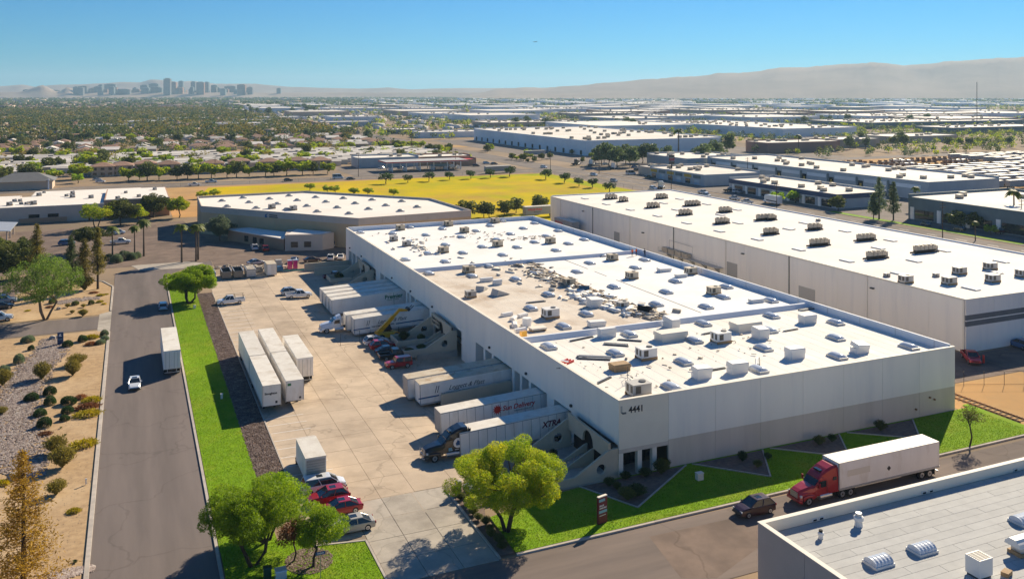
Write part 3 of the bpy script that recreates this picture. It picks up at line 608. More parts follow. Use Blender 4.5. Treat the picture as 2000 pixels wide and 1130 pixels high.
for px, py, dx, dy, h, t in ((1185, 657, 2.6, 1.3, 1.3, 0), (1311, 640, 1.5, 2.6, 1.6, .1), (1485, 659, 1.8, 2.0, 1.5, .08), (1552, 698, 2.4, 1.5, 1.4, .05), (1577, 630, 2.4, 1.6, 1.3, 0), (1370, 737, 2.3, 1.4, 1.4, .12), (1440, 727, 2.6, 1.3, 1.4, .1), (1679, 687, 2.2, 1.5, 1.3, .25),
                           (971, 555, 1.6, 1.2, .9, 0), (950, 549, 2.4, 1.0, .7, 0), (1160, 598, 2.2, 1.8, 1.4, .15), (1165, 636, 2.8, 1.2, .8, .1), (1297, 530, 2.8, 1.3, .7, .1), (1477, 590, 2.6, 1.2, .6, 0), (1330, 541, 2.4, 1.1, .6, 0)):
    curb_box(px, py, dx, dy, h, tilt=t, lab=WL.pop(0))
for px, py in ((1310, 662), (1456, 643)): curb_box(px, py, 4.4, 2.4, 1.2, 'coping', lab='long cream exhaust housing on the warehouse roof', name='exhaust_housing', cat='vent')
for px, py, a in ((990, 616, .2), (1003, 624, .9), (1020, 618, .4), (1005, 636, 1.2), (1016, 647, 0.1), (1030, 630, .7)):
    o = MB().hull([(-1.0, 0, .55, .45, .4), (1.0, 0, .55, .45, .4)], 'roof_new', .15).build('insulation_pack', loc=P(px, py, RZ+.02), rz=a); T(o, 'white wrapped insulation pack in the pile near the roof edge', 'package', 'insulation packs on the old roof')
T(MB().tube([(0, 0, 0), (0, 0, 1.3)], .75, 'roof_new', 14).build('membrane_roll', loc=P(1029, 636, RZ+.02)), 'upright white roll of roofing membrane among wrapped packs', 'roll')
r = E('loading_pallet', P(1050, 645, RZ)); T(r, 'tan board pallet by the white packs on the old roof', 'pallet')
MB().box(-1.3, 1.3, -.8, .8, .3, .55, 'coping').build('boards', r); MB().box(-1.2, -1, -.7, .7, 0, .3, 'wood').box(1, 1.2, -.7, .7, 0, .3, 'wood').build('runner', r)
o = MB().box(-.5, .5, -.3, .3, 0, .9, 'paint_yellow').build('barrel_crate', loc=P(1022, 657, RZ), rz=.3); T(o, 'small yellow crate beside the low white roof wall', 'crate')
def bundle(px, py, L, n, m, rz, lab, w=.16):
    r = E('metal_bundle', P(px, py, RZ+.02), rz); T(r, lab, 'bundle', 'bundles of metal lengths on the roof')
    for k in range(n): MB().box(-L/2+R.uniform(-.2, .2), L/2+R.uniform(-.2, .2), (k-n/2)*w*1.25, (k-n/2)*w*1.25+w, 0, .14+.1*(k % 2), m if k % 3 else 'dark_steel').build('bar', r)
for px, py, L, n, rz in ((1160, 699, 4.6, 9, -.55), (1204, 674, 3.6, 4, -.65), (1230, 665, 3.4, 3, -.65), (1135, 662, 4.4, 3, .2), (1480, 706, 3.4, 3, .9), (1395, 722, 3.6, 3, .05), (1180, 743, 3.4, 2, .5), (1390, 650, 3.8, 2, .15), (1545, 645, 3.0, 2, .1), (1047, 590, 3.4, 3, 0), (1580, 604, 4.2, 4, .1)):
    bundle(px, py, L, n, 'galv', rz, 'bundle of loose metal lengths lying on the white roof')
r = E('ladder_bundle', P(1115, 709, RZ+.02), .5); T(r, 'bright red folded barricades lying by the roof edge', 'barricade')
for k in range(3): MB().box(-.8, .8, k*.5, k*.5+.16, 0, .3, 'text_red').build('rail', r, rot=None)
MB().box(-.8, -.5, 0, 1.2, .3, .42, 'paint_white').build('crossbar', r)
o = curb_box(1210, 722, 2.4, 1.7, .9, 'wood', lab='brown framed roof hatch with pale lid near the cream air conditioner', name='roof_hatch', cat='hatch')
r = E('antenna_mast', P(1226, 748, RZ+.02)); T(r, 'thin metal mast with crossed feet near the roof corner', 'mast')
MB().tube([(0, 0, 0), (0, 0, 2.2)], .04, 'dark_steel', 6).build('pole', r)
for k in range(3): MB().tube([(0, 0, .8), (.9*math.cos(k*2.1), .9*math.sin(k*2.1), 0)], .03, 'steel', 5).build('leg', r)
def rubble(name, label, pts, n, spread, smin, smax, m='debris_mix', z=RZ):
    V = []; F = []; k = 0; pts = [P(a, b, z) for a, b in pts]
    for i in range(n):
        t = R.random()*(len(pts)-1); j = int(t); c = pts[j].lerp(pts[min(j+1, len(pts)-1)], t-j); s = R.uniform(smin, smax)
        c = c+Vector((R.gauss(0, spread), R.gauss(0, spread), R.uniform(.02, .3))); rot = Matrix.Rotation(R.uniform(0, 6.28), 3, 'Z') @ Matrix.Rotation(R.gauss(0, .4), 3, 'X')
        d = Vector((s*R.uniform(.5, 1.6), s*R.uniform(.2, .7), s*R.uniform(.05, .3)))
        for q in range(8): V.append(c+rot @ Vector((d.x*(1 if q & 1 else -1), d.y*(1 if q & 2 else -1), d.z*(1 if q & 4 else -1))))
        F += [tuple(k+x for x in f) for f in ((0, 1, 3, 2), (4, 6, 7, 5), (0, 4, 5, 1), (2, 3, 7, 6), (0, 2, 6, 4), (1, 5, 7, 3))]; k += 8
    o = ob(name, fast(name, [tuple(v) for v in V], F, m)); T(o, label, 'rubble', kind='stuff'); return o
rubble('rubble', 'torn roofing scraps heaped along the wooden seam of the old roof', [(1020, 512), (1065, 540), (1110, 556), (1160, 580), (1210, 596), (1255, 612), (1282, 618)], 420, 1.5, .12, .75)
rubble('rubble', 'charred dark scraps along the wooden seam of the old roof', [(1030, 512), (1100, 548), (1140, 562), (1200, 600), (1270, 612)], 45, 1.2, .15, .5, 'dark_steel')
rubble('rubble', 'pale insulation sheets strewn on the old roof', [(1030, 520), (1140, 575), (1160, 590), (1240, 612)], 110, 1.8, .35, 1.0, 'roof_new')
rubble('rubble', 'wooden boards scattered on the old and far roof', [(790, 475), (815, 485), (850, 500), (1060, 545), (1130, 580)], 70, 2.0, .3, .9, 'coping')
rubble('rubble', 'small scraps scattered over the far white roof', [(735, 458), (820, 470), (970, 455), (945, 472), (1030, 466), (1065, 462)], 130, 1.6, .08, .45)
rubble('rubble', 'small scraps scattered over the near white roof', [(1120, 690), (1220, 745), (1290, 700), (1400, 690), (1480, 640), (1500, 700)], 90, 2.5, .05, .3)
for i, (px, py, s, rz) in enumerate(((1262, 607, 1.5, .5), (1140, 566, 1.4, 1.2), (977, 575, 1.5, .2), (941, 566, 1.2, .8))):
    r = E('collapsed_unit', P(px, py, RZ+.02), rz); T(r, ['black charred sheet tilted on the debris at the wooden seam', 'blue grey crumpled duct panel in the debris line', 'tall broken green grey panel standing on the old roof', 'broken grey unit lying open on the old roof'][i], 'debris')
    MB().prism([(-s, 0), (s, .1), (s*.9, .2), (-s*.7, s*.75)], 'y', -s*.7, s*.7, ['dark_void', 'blue_glass', 'ac_grey', 'ac_grey'][i]).build('panel', r); MB().box(-s*.8, s*.6, -s*.5, s*.4, 0, .25, 'debris_mix').build('base', r)
for x0, x1, y0, y1 in ((55, 63, 168, 175), (70, 79, 150, 166), (74, 80.6, 128, 148), (58, 62, 150, 156)): pass
# ================================================================== VEHICLES (forward = +x, origin on the ground)
def wheel_me(r, w):
    b = MB(); b.loft([[(rr*math.cos(2*PI*k/16), y, rr*math.sin(2*PI*k/16)) for k in range(16)] for y, rr in ((-w/2, r*.9), (-w/2+.03, r), (w/2-.03, r), (w/2, r*.9))], 'tyre'); return b.mesh('wheel')
def rim_me(r, w):
    b = MB(); b.loft([[(rr*math.cos(2*PI*k/10), y, rr*math.sin(2*PI*k/10)) for k in range(10)] for y, rr in ((-w/2-.012, r*.62), (w/2+.012, r*.62))], 'rim')
    b.tube([(0, -w/2-.03, 0), (0, w/2+.03, 0)], r*.2, 'dark_steel', 8); return b.mesh('rim')
def wheel(root, x, y, r=.34, w=.24, far=False):
    o = ob('wheel', cm(('wh', r, w), lambda: wheel_me(r, w)), root, (x, y, r))
    ob('rim', cm(('ri', r, w), lambda: rim_me(r, w)), o)
    return o
#        L    W    hood  belt roof  cab base back/front  roof back/front
CK = {'sedan': (4.8, 1.84, .80, .95, 1.45, -2.05, 1.15, -1.05, .25), 'suv': (4.7, 1.88, .95, 1.06, 1.68, -2.25, 1.25, -1.6, .15), 'van': (5.1, 1.96, 1.0, 1.08, 1.76, -2.5, 1.75, -2.2, .75),
      'pickup': (5.8, 1.98, 1.08, 1.14, 1.86, -.75, 1.55, -.5, .75), 'jeep': (4.5, 1.86, 1.12, 1.16, 1.84, -2.2, .75, -2.1, .5), 'hatch': (4.4, 1.8, .9, 1.0, 1.55, -2.1, 1.15, -1.7, .3), 'delivery': (5.9, 2.02, 1.15, 1.2, 2.6, -2.9, 2.2, -2.85, 1.3)}
def car_body(k):
    L, W, hz, bz, rz, cb0, cb1, cr0, cr1 = CK[k]; h = W/2; b = MB(); l = L/2
    if k == 'jeep': st = [(-l, .5, bz, h*.9, h*.86), (-l+.1, .42, bz, h*.95, h*.9), (cb1, .4, bz, h*.95, h*.9), (l-.35, .42, hz, h*.82, h*.74), (l, .5, hz-.08, h*.78, h*.7)]
    elif k == 'pickup': st = [(cb0-.02, .42, bz, h*.97, h*.95), (cb1, .38, bz, h*.98, h*.95), (l-.5, .4, hz, h*.97, h*.9), (l-.08, .45, hz-.12, h*.92, h*.82), (l, .5, hz-.3, h*.85, h*.75)]
    else: st = [(-l, .42, bz-.18, h*.82, h*.76), (-l+.12, .3, bz-.06, h*.93, h*.88), (-l*.6, .24, bz, h*.99, h*.94), (0, .22, bz, h, h*.95), (cb1, .24, bz-.02, h*.99, h*.93), (l-.5, .28, hz, h*.95, h*.86), (l-.1, .34, hz-.14, h*.86, h*.76), (l, .42, hz-.28, h*.72, h*.66)]
    b.hull(st, 'paint_white', .1)
    if k == 'pickup':
        z = 1.12; x0 = -l; x1 = cb0-.04
        b.box(x0, x1, -h*.97, -h*.84, .5, z, 'paint_white').box(x0, x1, h*.84, h*.97, .5, z, 'paint_white').box(x0, x0+.09, -h*.84, h*.84, .5, z, 'paint_white').box(x0+.09, x1, -h*.84, h*.84, .5, .62, 'dark_steel').box(x1-.05, x1, -h*.84, h*.84, .62, z, 'paint_white')
    # roof skin and pillars
    t = h*.74
    b.hull([(cr0, rz-.09, rz-.015, t*1.02, t), (cr0+.2, rz-.07, rz, t*1.03, t), (cr1-.2, rz-.07, rz, t*1.03, t), (cr1, rz-.09, rz-.015, t*1.02, t)], 'paint_white', .05)
    for s in (-1, 1):
        y0 = s*h*.93; y1 = s*t
        for xa, xb in ((cb1, cr1-.04), (cb0+.05, cr0+.04), ((cb0+cb1)/2+.0, (cr0+cr1)/2)):
            b.tube([(xa, y0, bz-.04), (xb, y1, rz-.05)], .045, 'paint_white', 4)
    return b.mesh('body')
def car_glass(k):
    L, W, hz, bz, rz, cb0, cb1, cr0, cr1 = CK[k]; h = W/2*.9; t = W/2*.71
    q = lambda x, y, z: (x, y, z); g = 'paint_black' if False else 'glass'
    return MB().loft([[q(cb0+.06, -h, bz-.06), q(cb1-.03, -h, bz-.06), q(cb1-.03, h, bz-.06), q(cb0+.06, h, bz-.06)], [q(cr0+.03, -t, rz-.06), q(cr1-.05, -t, rz-.06), q(cr1-.05, t, rz-.06), q(cr0+.03, t, rz-.06)]], g).mesh('glass')
def car(kind, col, loc, rz, label, group=None, far=False, name='parked_car', roofcol=None, z=None):
    L, W, hz, bz, rz_, cb0, cb1, cr0, cr1 = CK[kind]
    if not isinstance(loc, Vector): loc = P(*loc)
    loc = Vector((loc.x, loc.y, (z if z is not None else (yz(loc.x, loc.y) if 17 < loc.x < 54 and 92 < loc.y < 232 else 0))+.005))
    r = E(name, loc, rz); T(r, label, {'pickup': 'pickup', 'van': 'van', 'delivery': 'van'}.get(kind, 'car'), group)
    o = ob('body', cm(('cb', kind), lambda: car_body(kind)), r); setmat(o, 'paint_'+col)
    ob('glass', cm(('cg', kind), lambda: car_glass(kind)), r)
    wr = .4 if kind in ('pickup', 'jeep') else .34; xf = L/2-.92; xb = -L/2+(1.15 if kind == 'pickup' else .9)
    for x in (xf, xb):
        for s in (-1, 1): wheel(r, x, s*(W/2-.13), wr, .25, far)
    if far: return r
    for s in (-1, 1):
        ob('headlight', cm(('hl', kind), lambda: MB().box(-.06, .035, -.17, .17, -.07, .08, 'light_lens').mesh('headlight')), r, (L/2-.11, s*W*.33, hz-.23))
        ob('tail_light', cm('tl', lambda: MB().box(-.03, .05, -.1, .1, -.1, .12, 'red_lens').mesh('tail_light')), r, (-L/2+.0, s*W*.385, bz-.22))
        m = ob('mirror', cm('mi', lambda: MB().box(-.06, .06, -.1, .1, 0, .13, 'paint_white').mesh('mirror')), r, (cb1-.3, s*(W/2+.06), bz+.02)); setmat(m, 'paint_'+col)
    ob('bumper', cm(('bu', kind), lambda: MB().box(-.06, .06, -W*.4, W*.4, -.09, .09, 'dark_steel').mesh('bumper')), r, (L/2-.01, 0, .45))
    ob('grille', cm('gr', lambda: MB().box(-.02, .02, -.42, .42, -.07, .07, 'dark_steel').mesh('grille')), r, (L/2+.0, 0, hz-.34))
    if kind in ('suv', 'van', 'sedan'): ob('sunroof', cm('sr', lambda: MB().box(-.35, .35, -.36, .36, 0, .012, 'glass').mesh('sunroof')), r, ((cr0+cr1)/2+.25, 0, rz_))
    return r
# ---- van trailers
def trailer(loc, rz, label, L=16.1, Hh=4.1, panels=True, m='trailer_white', roof='trailer_roof', pitch=0, far=False, group=None, wheels=True, name='box_trailer', rearlogo=False):
    """origin under the middle; forward +x"""
    r = E(name, loc, rz); r.rotation_euler = (0, pitch, rz); T(r, label, 'trailer', group); W = 2.6; l = L/2; zb = 1.12
    ob('cargo_box', cm(('tb', L, Hh, m, panels), lambda: MB().box(-l, l, -W/2+.02, W/2-.02, zb, Hh-.03, 'grey_door' if panels else m).mesh('cargo_box')), r)
    ob('roof', cm(('tr', L, Hh, roof), lambda: MB().hull([(-l-.01, Hh-.05, Hh, W/2, W/2-.02), (l+.01, Hh-.05, Hh, W/2, W/2-.02)], roof, .02).mesh('roof')), r)
    wheelx = (-l+1.5, -l+2.75)
    if not far:
        if panels:
            n = int(L/1.23); pl = L/n
            me = cm(('tp', round(pl, 3), Hh, m), lambda: MB().box(-pl/2+.035, pl/2-.035, -.022, 0, zb+.12, Hh-.14, m).mesh('side_panel'))
            for k in range(n):
                for s in (-1, 1): ob('side_panel', me, r, (-l+(k+.5)*pl, s*(W/2-.02)+(.0 if s < 0 else .022), 0))
        for s in (-1, 1):
            ob('side_rail', cm(('ts', L), lambda: MB().box(-l, l, -.03, .03, -.12, .12, 'galv').mesh('side_rail')), r, (0, s*(W/2-.005), zb+.02))
            ob('corner_post', cm(('tc', Hh), lambda: MB().box(-.06, .08, -.05, .05, zb, Hh-.06, 'galv').mesh('corner_post')), r, (l-.02, s*(W/2-.05), 0))
            d = ob('rear_door', cm(('td', Hh, m), lambda: MB().box(-.045, 0, -.61, .61, zb+.1, Hh-.2, m).mesh('rear_door')), r, (-l-.0, s*.64, 0))
            for q in (-.25, .3): ob('lock_bar', cm(('tk', Hh), lambda: MB().tube([(-.07, 0, zb+.15), (-.07, 0, Hh-.25)], .028, 'steel', 5).mesh('lock_bar')), d, (0, q, 0))
            ob('landing_leg', cm('lg', lambda: MB().box(-.08, .08, -.07, .07, .1, zb, 'dark_steel').box(-.18, .18, -.15, .15, 0, .1, 'dark_steel').mesh('landing_leg')), r, (l-2.7, s*.75, 0))
            ob('mud_flap', cm('mf', lambda: MB().box(-.02, .02, -.3, .3, .25, .95, 'tyre').mesh('mud_flap')), r, (-l+.72, s*.95, 0))
        ob('underride_guard', cm('ug', lambda: MB().box(-.06, .06, -1.15, 1.15, .5, .62, 'galv').box(-.05, .05, -.75, -.65, .62, 1.15, 'galv').box(-.05, .05, .65, .75, .62, 1.15, 'galv').mesh('underride_guard')), r, (-l+.08, 0, 0))
        ob('bogie', cm('bg', lambda: MB().box(-.4, 2.4, -.6, .6, .62, 1.02, 'dark_steel').mesh('bogie')), r, (-l+1.1, 0, 0))
        ob('crossmember', cm(('cx', L), lambda: MB().box(-l+.1, l-.1, -.9, .9, zb-.14, zb, 'dark_steel').mesh('crossmember')), r)
    if wheels:
        for x in wheelx:
            for s in (-1, 1): wheel(r, x, s*.98, .52, .5, far)
    else: pass
    return r
def side_text(r, s, x, z, size, m, side=-1, W=2.6, **k):
    """lettering on the trailer's side; side -1 is the -y face, +1 the +y face (reads forwards towards -x there)"""
    o = ob('lettering', text_mesh(s, size, m, **k), r, (x, side*(W/2+.006), z), rot=(PI/2, 0, 0 if side < 0 else PI)); return o
# ---- tractors
def tractor(loc, rz, col, label, sleeper=True, z=0, hood_up=False, pitch=0):
    r = E('truck_tractor', Vector((loc.x, loc.y, z+.005)), rz); r.rotation_euler = (0, pitch, rz); T(r, label, 'truck'); p = 'paint_'+col
    MB().box(-4.1, 2.6, -.45, -.3, .75, 1.0, 'dark_steel').box(-4.1, 2.6, .3, .45, .75, 1.0, 'dark_steel').box(-4.0, -1.2, -.3, .3, .85, .95, 'dark_steel').build('chassis', r)
    MB().hull([(.9, .75, 2.0, 1.12, .98), (1.6, .7, 1.95, 1.14, .92), (2.7, .7, 1.72, 1.08, .78), (3.15, .78, 1.55, .98, .7)], p, .2).build('hood', r)
    MB().hull([(-.75, .95, 2.78, 1.15, 1.05), (.1, .9, 2.78, 1.16, 1.05), (.45, .9, 2.55, 1.16, 1.0), (1.05, .9, 1.95, 1.14, .98)], p, .14).build('cab', r)
    ws = MB().add([(.50, -.93, 2.56), (.50, .93, 2.56), (1.08, .9, 1.98), (1.08, -.9, 1.98)], [(0, 1, 2, 3)], 'glass').add([(.47, -.93, 2.52), (.47, .93, 2.52), (1.0, .9, 1.95), (1.0, -.9, 1.95)], [(3, 2, 1, 0)], 'glass'); ws.build('windshield', r)
    for s in (-1, 1):
        MB().prism([(-.45, 1.75), (.75, 1.75), (.45, 2.4), (-.45, 2.45)], 'y', s*1.115-.02, s*1.115+.02, 'glass').build('side_window', r)
        MB().box(-.55, -.52, s*1.17-.005, s*1.17+.005, 1.0, 2.5, 'dark_steel').build('door_seam', r)
        m = MB().box(-.06, .06, -.12, .12, 0, .55, p).build('mirror', r, loc=(.75, s*1.36, 1.85)); MB().box(-.02, .02, -.15, .15, .2, .25, 'dark_steel').build('arm', m, loc=(0, -s*.2, 0))
        MB().box(2.88, 3.1, s*.86-.17, s*.86+.17, 1.02, 1.24, 'light_lens').build('headlight', r)
        MB().tube([(-1.2, s*.95, .72), (.5, s*.95, .72)], .33, 'rim', 12).build('fuel_tank', r)
        MB().hull([(1.25, .62, 1.12, .24, .2), (1.75, .95, 1.2, .26, .22), (2.35, .95, 1.2, .26, .22), (2.8, .62, 1.12, .24, .2)], p, .06).build('fender', r, loc=(0, s*.98, 0))
    MB().box(3.12, 3.2, -.55, .55, .85, 1.45, 'rim').build('grille', r)
    for k in range(5): MB().box(3.2, 3.215, -.5, .5, .9+k*.11, .93+k*.11, 'dark_steel').build('grille_bar', r)
    MB().hull([(2.95, .42, .8, 1.18, 1.15), (3.3, .45, .78, 1.05, 1.0)], p if col != 'truckred' else p, .08).build('bumper', r)
    if sleeper:
        MB().hull([(-2.35, .95, 3.75, 1.2, 1.08), (-1.6, .95, 3.8, 1.2, 1.06), (-.8, .95, 3.55, 1.19, 1.02), (.1, 2.6, 3.05, 1.1, .95), (.5, 2.5, 2.64, 1.0, .85)], p, .22).build('sleeper', r)
        for s in (-1, 1):
            MB().prism([(-1.9, 2.3), (-1.35, 2.3), (-1.45, 2.65), (-1.9, 2.65)], 'y', s*1.17-.03, s*1.17+.03, 'glass').build('side_window', r)
            MB().box(-2.75, -2.35, s*1.13-.02, s*1.13+.02, 1.0, 3.6, p).build('side_fairing', r)
        MB().box(-.55, -.05, -.5, .5, 3.2, 3.36, 'glass').build('skylight_window', r, rot=None)
    else: MB().hull([(-.7, 2.78, 3.25, .9, .8), (.1, 2.74, 2.95, .9, .7)], p, .15).build('wind_deflector', r)
    MB().tube([(-2.5 if sleeper else -.95, .95, 1.0), (-2.5 if sleeper else -.95, .95, 3.7 if sleeper else 3.1)], .08, 'rim', 8).build('exhaust_stack', r)
    MB().tube([(-3.1, 0, 1.02), (-3.1, 0, 1.14)], .5, 'dark_steel', 12).build('fifth_wheel', r)
    for x, wv in ((2.05, .32), (-2.75, .5), (-3.95+.0, .5)):
        for s in (-1, 1): wheel(r, x, s*(1.02 if wv < .4 else .96), .52, wv)
    return r
# ---------------- trucks at the docks (noses away from the building)
def dock(y, lab, L=16.1, x1=54.4, m='trailer_white', roof='trailer_roof', panels=True, **k):
    xc = x1-L/2; xa, xb = x1-1.9, x1-L+2.0; za, zb_ = yz(xa, y), yz(xb, y); pitch = math.atan2(zb_-za, xa-xb)
    z = (za+zb_)/2+(za-zb_)/(xa-xb)*(xc-(xa+xb)/2)
    return trailer(Vector((xc, y, z)), PI, lab, L=L, m=m, roof=roof, panels=panels, pitch=pitch*-1*-1 if False else -pitch*-1, **k), pitch
t_x, pt = dock(105.65, 'white panelled trailer marked XTRA coupled to the black tractor')
side_text(t_x, 'XTRA', -3.4, 2.55, 1.05, 'text_maroon', 1, shear=.25, bold=.035); side_text(t_x, 'L E A S E', -4.4, 2.2, .28, 'text_maroon', 1)
t_s, _ = dock(113.2, 'white panelled trailer marked Sun Delivery in red with a sunburst', x1=54.4)
side_text(t_s, 'Sun Delivery', -.9, 2.75, .95, 'text_red', 1, shear=.25, bold=.02); side_text(t_s, 'TRANSPORTATION INC', -2.6, 2.35, .26, 'text_dark', 1)
MB().prism([((.75 if k % 2 else .42)*math.cos(k*PI/12), (.75 if k % 2 else .42)*math.sin(k*PI/12)) for k in range(24)], 'y', 0, .02, 'text_red').build('sunburst', t_s, loc=(-.15, 1.3, 3.05))
def leggett(t, side=1):
    side_text(t, 'Leggett & Platt', 3.2, 2.6, .95, 'text_dark', side, shear=.5); side_text(t, 'THE COMPONENTS PEOPLE', 4.4, 2.02, .36, 'text_dark', side, bold=.01)
    MB().box(4.7, 7.9, 0, .015, 1.95, 2.15, 'text_blue').build('stripe', t, loc=(0, side*1.3, 0)); MB().box(-6, -.4, 0, .015, 1.95, 2.15, 'text_blue').build('stripe', t, loc=(0, side*1.3, 0))
    for dx in (0, .35): MB().prism([(5.0+dx, 2.5), (4.9+dx, 2.5), (4.6+dx, 3.5), (4.7+dx, 3.5)], 'y', 0, .015, 'text_dark').build('emblem', t, loc=(0, side*1.3, 0))
    MB().box(-7.3, 7.4, 0, .01, 1.3, 3.9, 'trailer_white').build('side_skin', t, loc=(0, side*1.29-.003, 0))
t_l2, _ = dock(125.3, 'rust topped trailer lettered Leggett & Platt beside the stepped concrete wall', m='trailer_white', roof='trailer_tan', panels=False, L=15.2); leggett(t_l2)
dock(128.5, 'plain white trailer with tan roof behind the rust topped trailer', m='trailer_white', roof='trailer_tan', panels=True, L=16.1)
t_l1, _ = dock(166.1, 'white trailer lettered Leggett & Platt behind the yellow lift', panels=False, L=15.4); leggett(t_l1)
dock(169.7, 'plain white trailer coupled to the white tractor', panels=False, L=16.1)
t_p, _ = dock(183, 'white trailer lettered Premier in green at the dock', panels=False); side_text(t_p, 'Premier', -3.2, 2.75, 1.2, 'text_green', 1, bold=.03); side_text(t_p, 'TRAILER LEASING', -3.6, 2.35, .34, 'text_green', 1)
MB().box(-5.2, -5.14, 0, .02, 1.3, 3.9, 'text_green').build('stripe', t_p, loc=(0, 1.3, 0))
for y, l_ in ((186.3, 'plain white trailer right behind the Premier trailer'), (189.8, 'plain white trailer between the Premier trailer and the outermost one'), (193.2, 'plain white trailer outermost of the four by the far entry')): dock(y, l_, panels=False)
# tractors
bt = tractor(Vector((36.9, 105.65, 0)), PI, 'black', 'black sleeper tractor with round white emblem under the XTRA trailer', z=-.30)
MB().prism(circ(-1.0, 2.05, .62, 24), 'y', 1.2, 1.235, 'paint_white').build('emblem', bt)
MB().prism([(-1.25, 1.75), (-.75, 1.75), (-.68, 2.05), (-.85, 2.25), (-.95, 2.45), (-1.1, 2.3), (-1.3, 2.2)], 'y', 1.235, 1.25, 'text_blue').build('emblem_figure', bt)
MB().box(-.2, .25, 1.17, 1.19, 1.15, 1.55, 'text_teal').build('door_mark', bt)
for x, wd in ((-1.1, .5), (-.3, .25), (-1.9, .4)): MB().box(x, x+wd, 1.2, 1.225, 1.22, 1.3, 'paint_white').build('door_mark', bt)
for k in range(2): MB().tube([(3.3, -.9, .5+.5*k), (3.45, -.6, .55+.5*k), (3.45, .6, .55+.5*k), (3.3, .9, .5+.5*k)], .04, 'rim', 6).build('grille_guard', bt)
for s in (-.75, .75): MB().tube([(3.4, s, .4), (3.4, s, 1.5)], .04, 'rim', 6).build('grille_guard', bt)
tractor(Vector((36.5, 169.7, 0)), PI, 'white', 'white day cab tractor beside the yellow lift', sleeper=False, z=-.32)
# red truck on the street
rt = trailer(Vector((81.2, 77.5, 0)), PI, 'plain white trailer with soiled roof behind the red tractor', L=15.6, panels=False, roof='trailer_roof')
MB().box(1.0, 4.4, 0, .01, 2.4, 3.1, 'coping').build('patch', rt, loc=(2.2, 1.29, 0)); MB().prism([(0, -.3), (.3, 0), (0, .3), (-.3, 0)], 'y', 0, .012, 'dark_steel').build('placard', rt, loc=(.3, 1.29, 2.3))
tractor(Vector((71.2, 77.5, 0)), PI, 'truckred', 'red sleeper tractor parked by the front lawn with a white trailer')
car('suv', 'maroon', Vector((62.6, 77.6, 0)), PI, 'dark maroon crossover parked in front of the red truck')
# left road
trailer(Vector((6.1, 160.3, 0)), PI/2, 'white trailer parked alone along the kerb of the long lawn', L=15.2, panels=False)
car('sedan', 'white', Vector((.5, 149.3, 0)), -PI/2, 'white sedan driving along the road past the lone trailer', name='moving_car')
car('hatch', 'lightblue', Vector((6.2, 200.5, 0)), PI/2, 'pale blue hatchback at the kerb in the shade of the round tree')
# trailers and truck in the yard
for x, yn, lab, rz, L in ((18.5, 136.7, 'white trailer by the mulch bed with dark lettering on its nose', -PI/2, 15.2), (18.5, 152.2, 'white trailer standing end to end behind the lettered one by the mulch bed', -PI/2, 15.0), (21.9, 137.4, 'white trailer with green sticker on its nose', -PI/2, 15.0), (21.9, 152.8, 'white trailer standing end to end behind the green stickered one', -PI/2, 15.0), (25.2, 147.2, 'dirty white trailer with doors towards the entrance', PI/2, 14.0)):
    t = trailer(Vector((x, yn, 0)), rz, lab, L=L, panels=False)
    if 'lettering' in lab: side = ob('lettering', text_mesh('Stoughton', .42, 'text_dark', bold=.015), t, (L/2+.02, -1.0, 2.75), rot=(PI/2, 0, PI/2)); MB().box(L/2, L/2+.02, .5, .8, 1.4, 1.75, 'dark_steel').build('fitting', t)
    if 'green' in lab and 'end' not in lab: MB().box(L/2, L/2+.015, -1.05, -.55, 3.35, 3.7, 'text_green').build('sticker', t); MB().box(L/2, L/2+.02, .6, .9, 1.35, 1.65, 'dark_steel').build('fitting', t)
bx = E('box_truck', Vector((19.75, 106.6, .005)), PI/2); T(bx, 'white box truck with roll up rear door beside the mulch bed', 'truck')
MB().box(-3.7, 2.6, -1.2, 1.2, .95, 3.5, 'trailer_white').build('cargo_box', bx); MB().box(-3.75, 2.62, -1.22, 1.22, 3.5, 3.56, 'trailer_roof').build('roof', bx)
d = MB().box(-3.74, -3.7, -1.08, 1.08, 1.0, 3.3, 'ac_grey').build('rear_door', bx)
for k in range(7): MB().box(-3.755, -3.74, -1.08, 1.08, 1.3+k*.3, 1.32+k*.3, 'dark_steel').build('seam', d)
MB().hull([(2.7, .6, 2.3, 1.05, .95), (3.4, .6, 2.2, 1.05, .9), (4.0, .6, 1.5, 1.0, .8), (4.5, .6, 1.3, .95, .75)], 'paint_white', .12).build('cab', bx)
MB().add([(3.5, -.85, 2.15), (3.5, .85, 2.15), (4.02, .78, 1.55), (4.02, -.78, 1.55)], [(0, 1, 2, 3)], 'glass').build('windshield', bx)
MB().box(-3.9, -3.6, -1.1, 1.1, .55, .75, 'dark_steel').build('bumper', bx); MB().box(-3.5, 4.2, -.5, .5, .6, .9, 'dark_steel').build('chassis', bx)
for x in (3.7, -2.3):
    for s in (-1, 1): wheel(bx, x, s*.92, .42, .3)
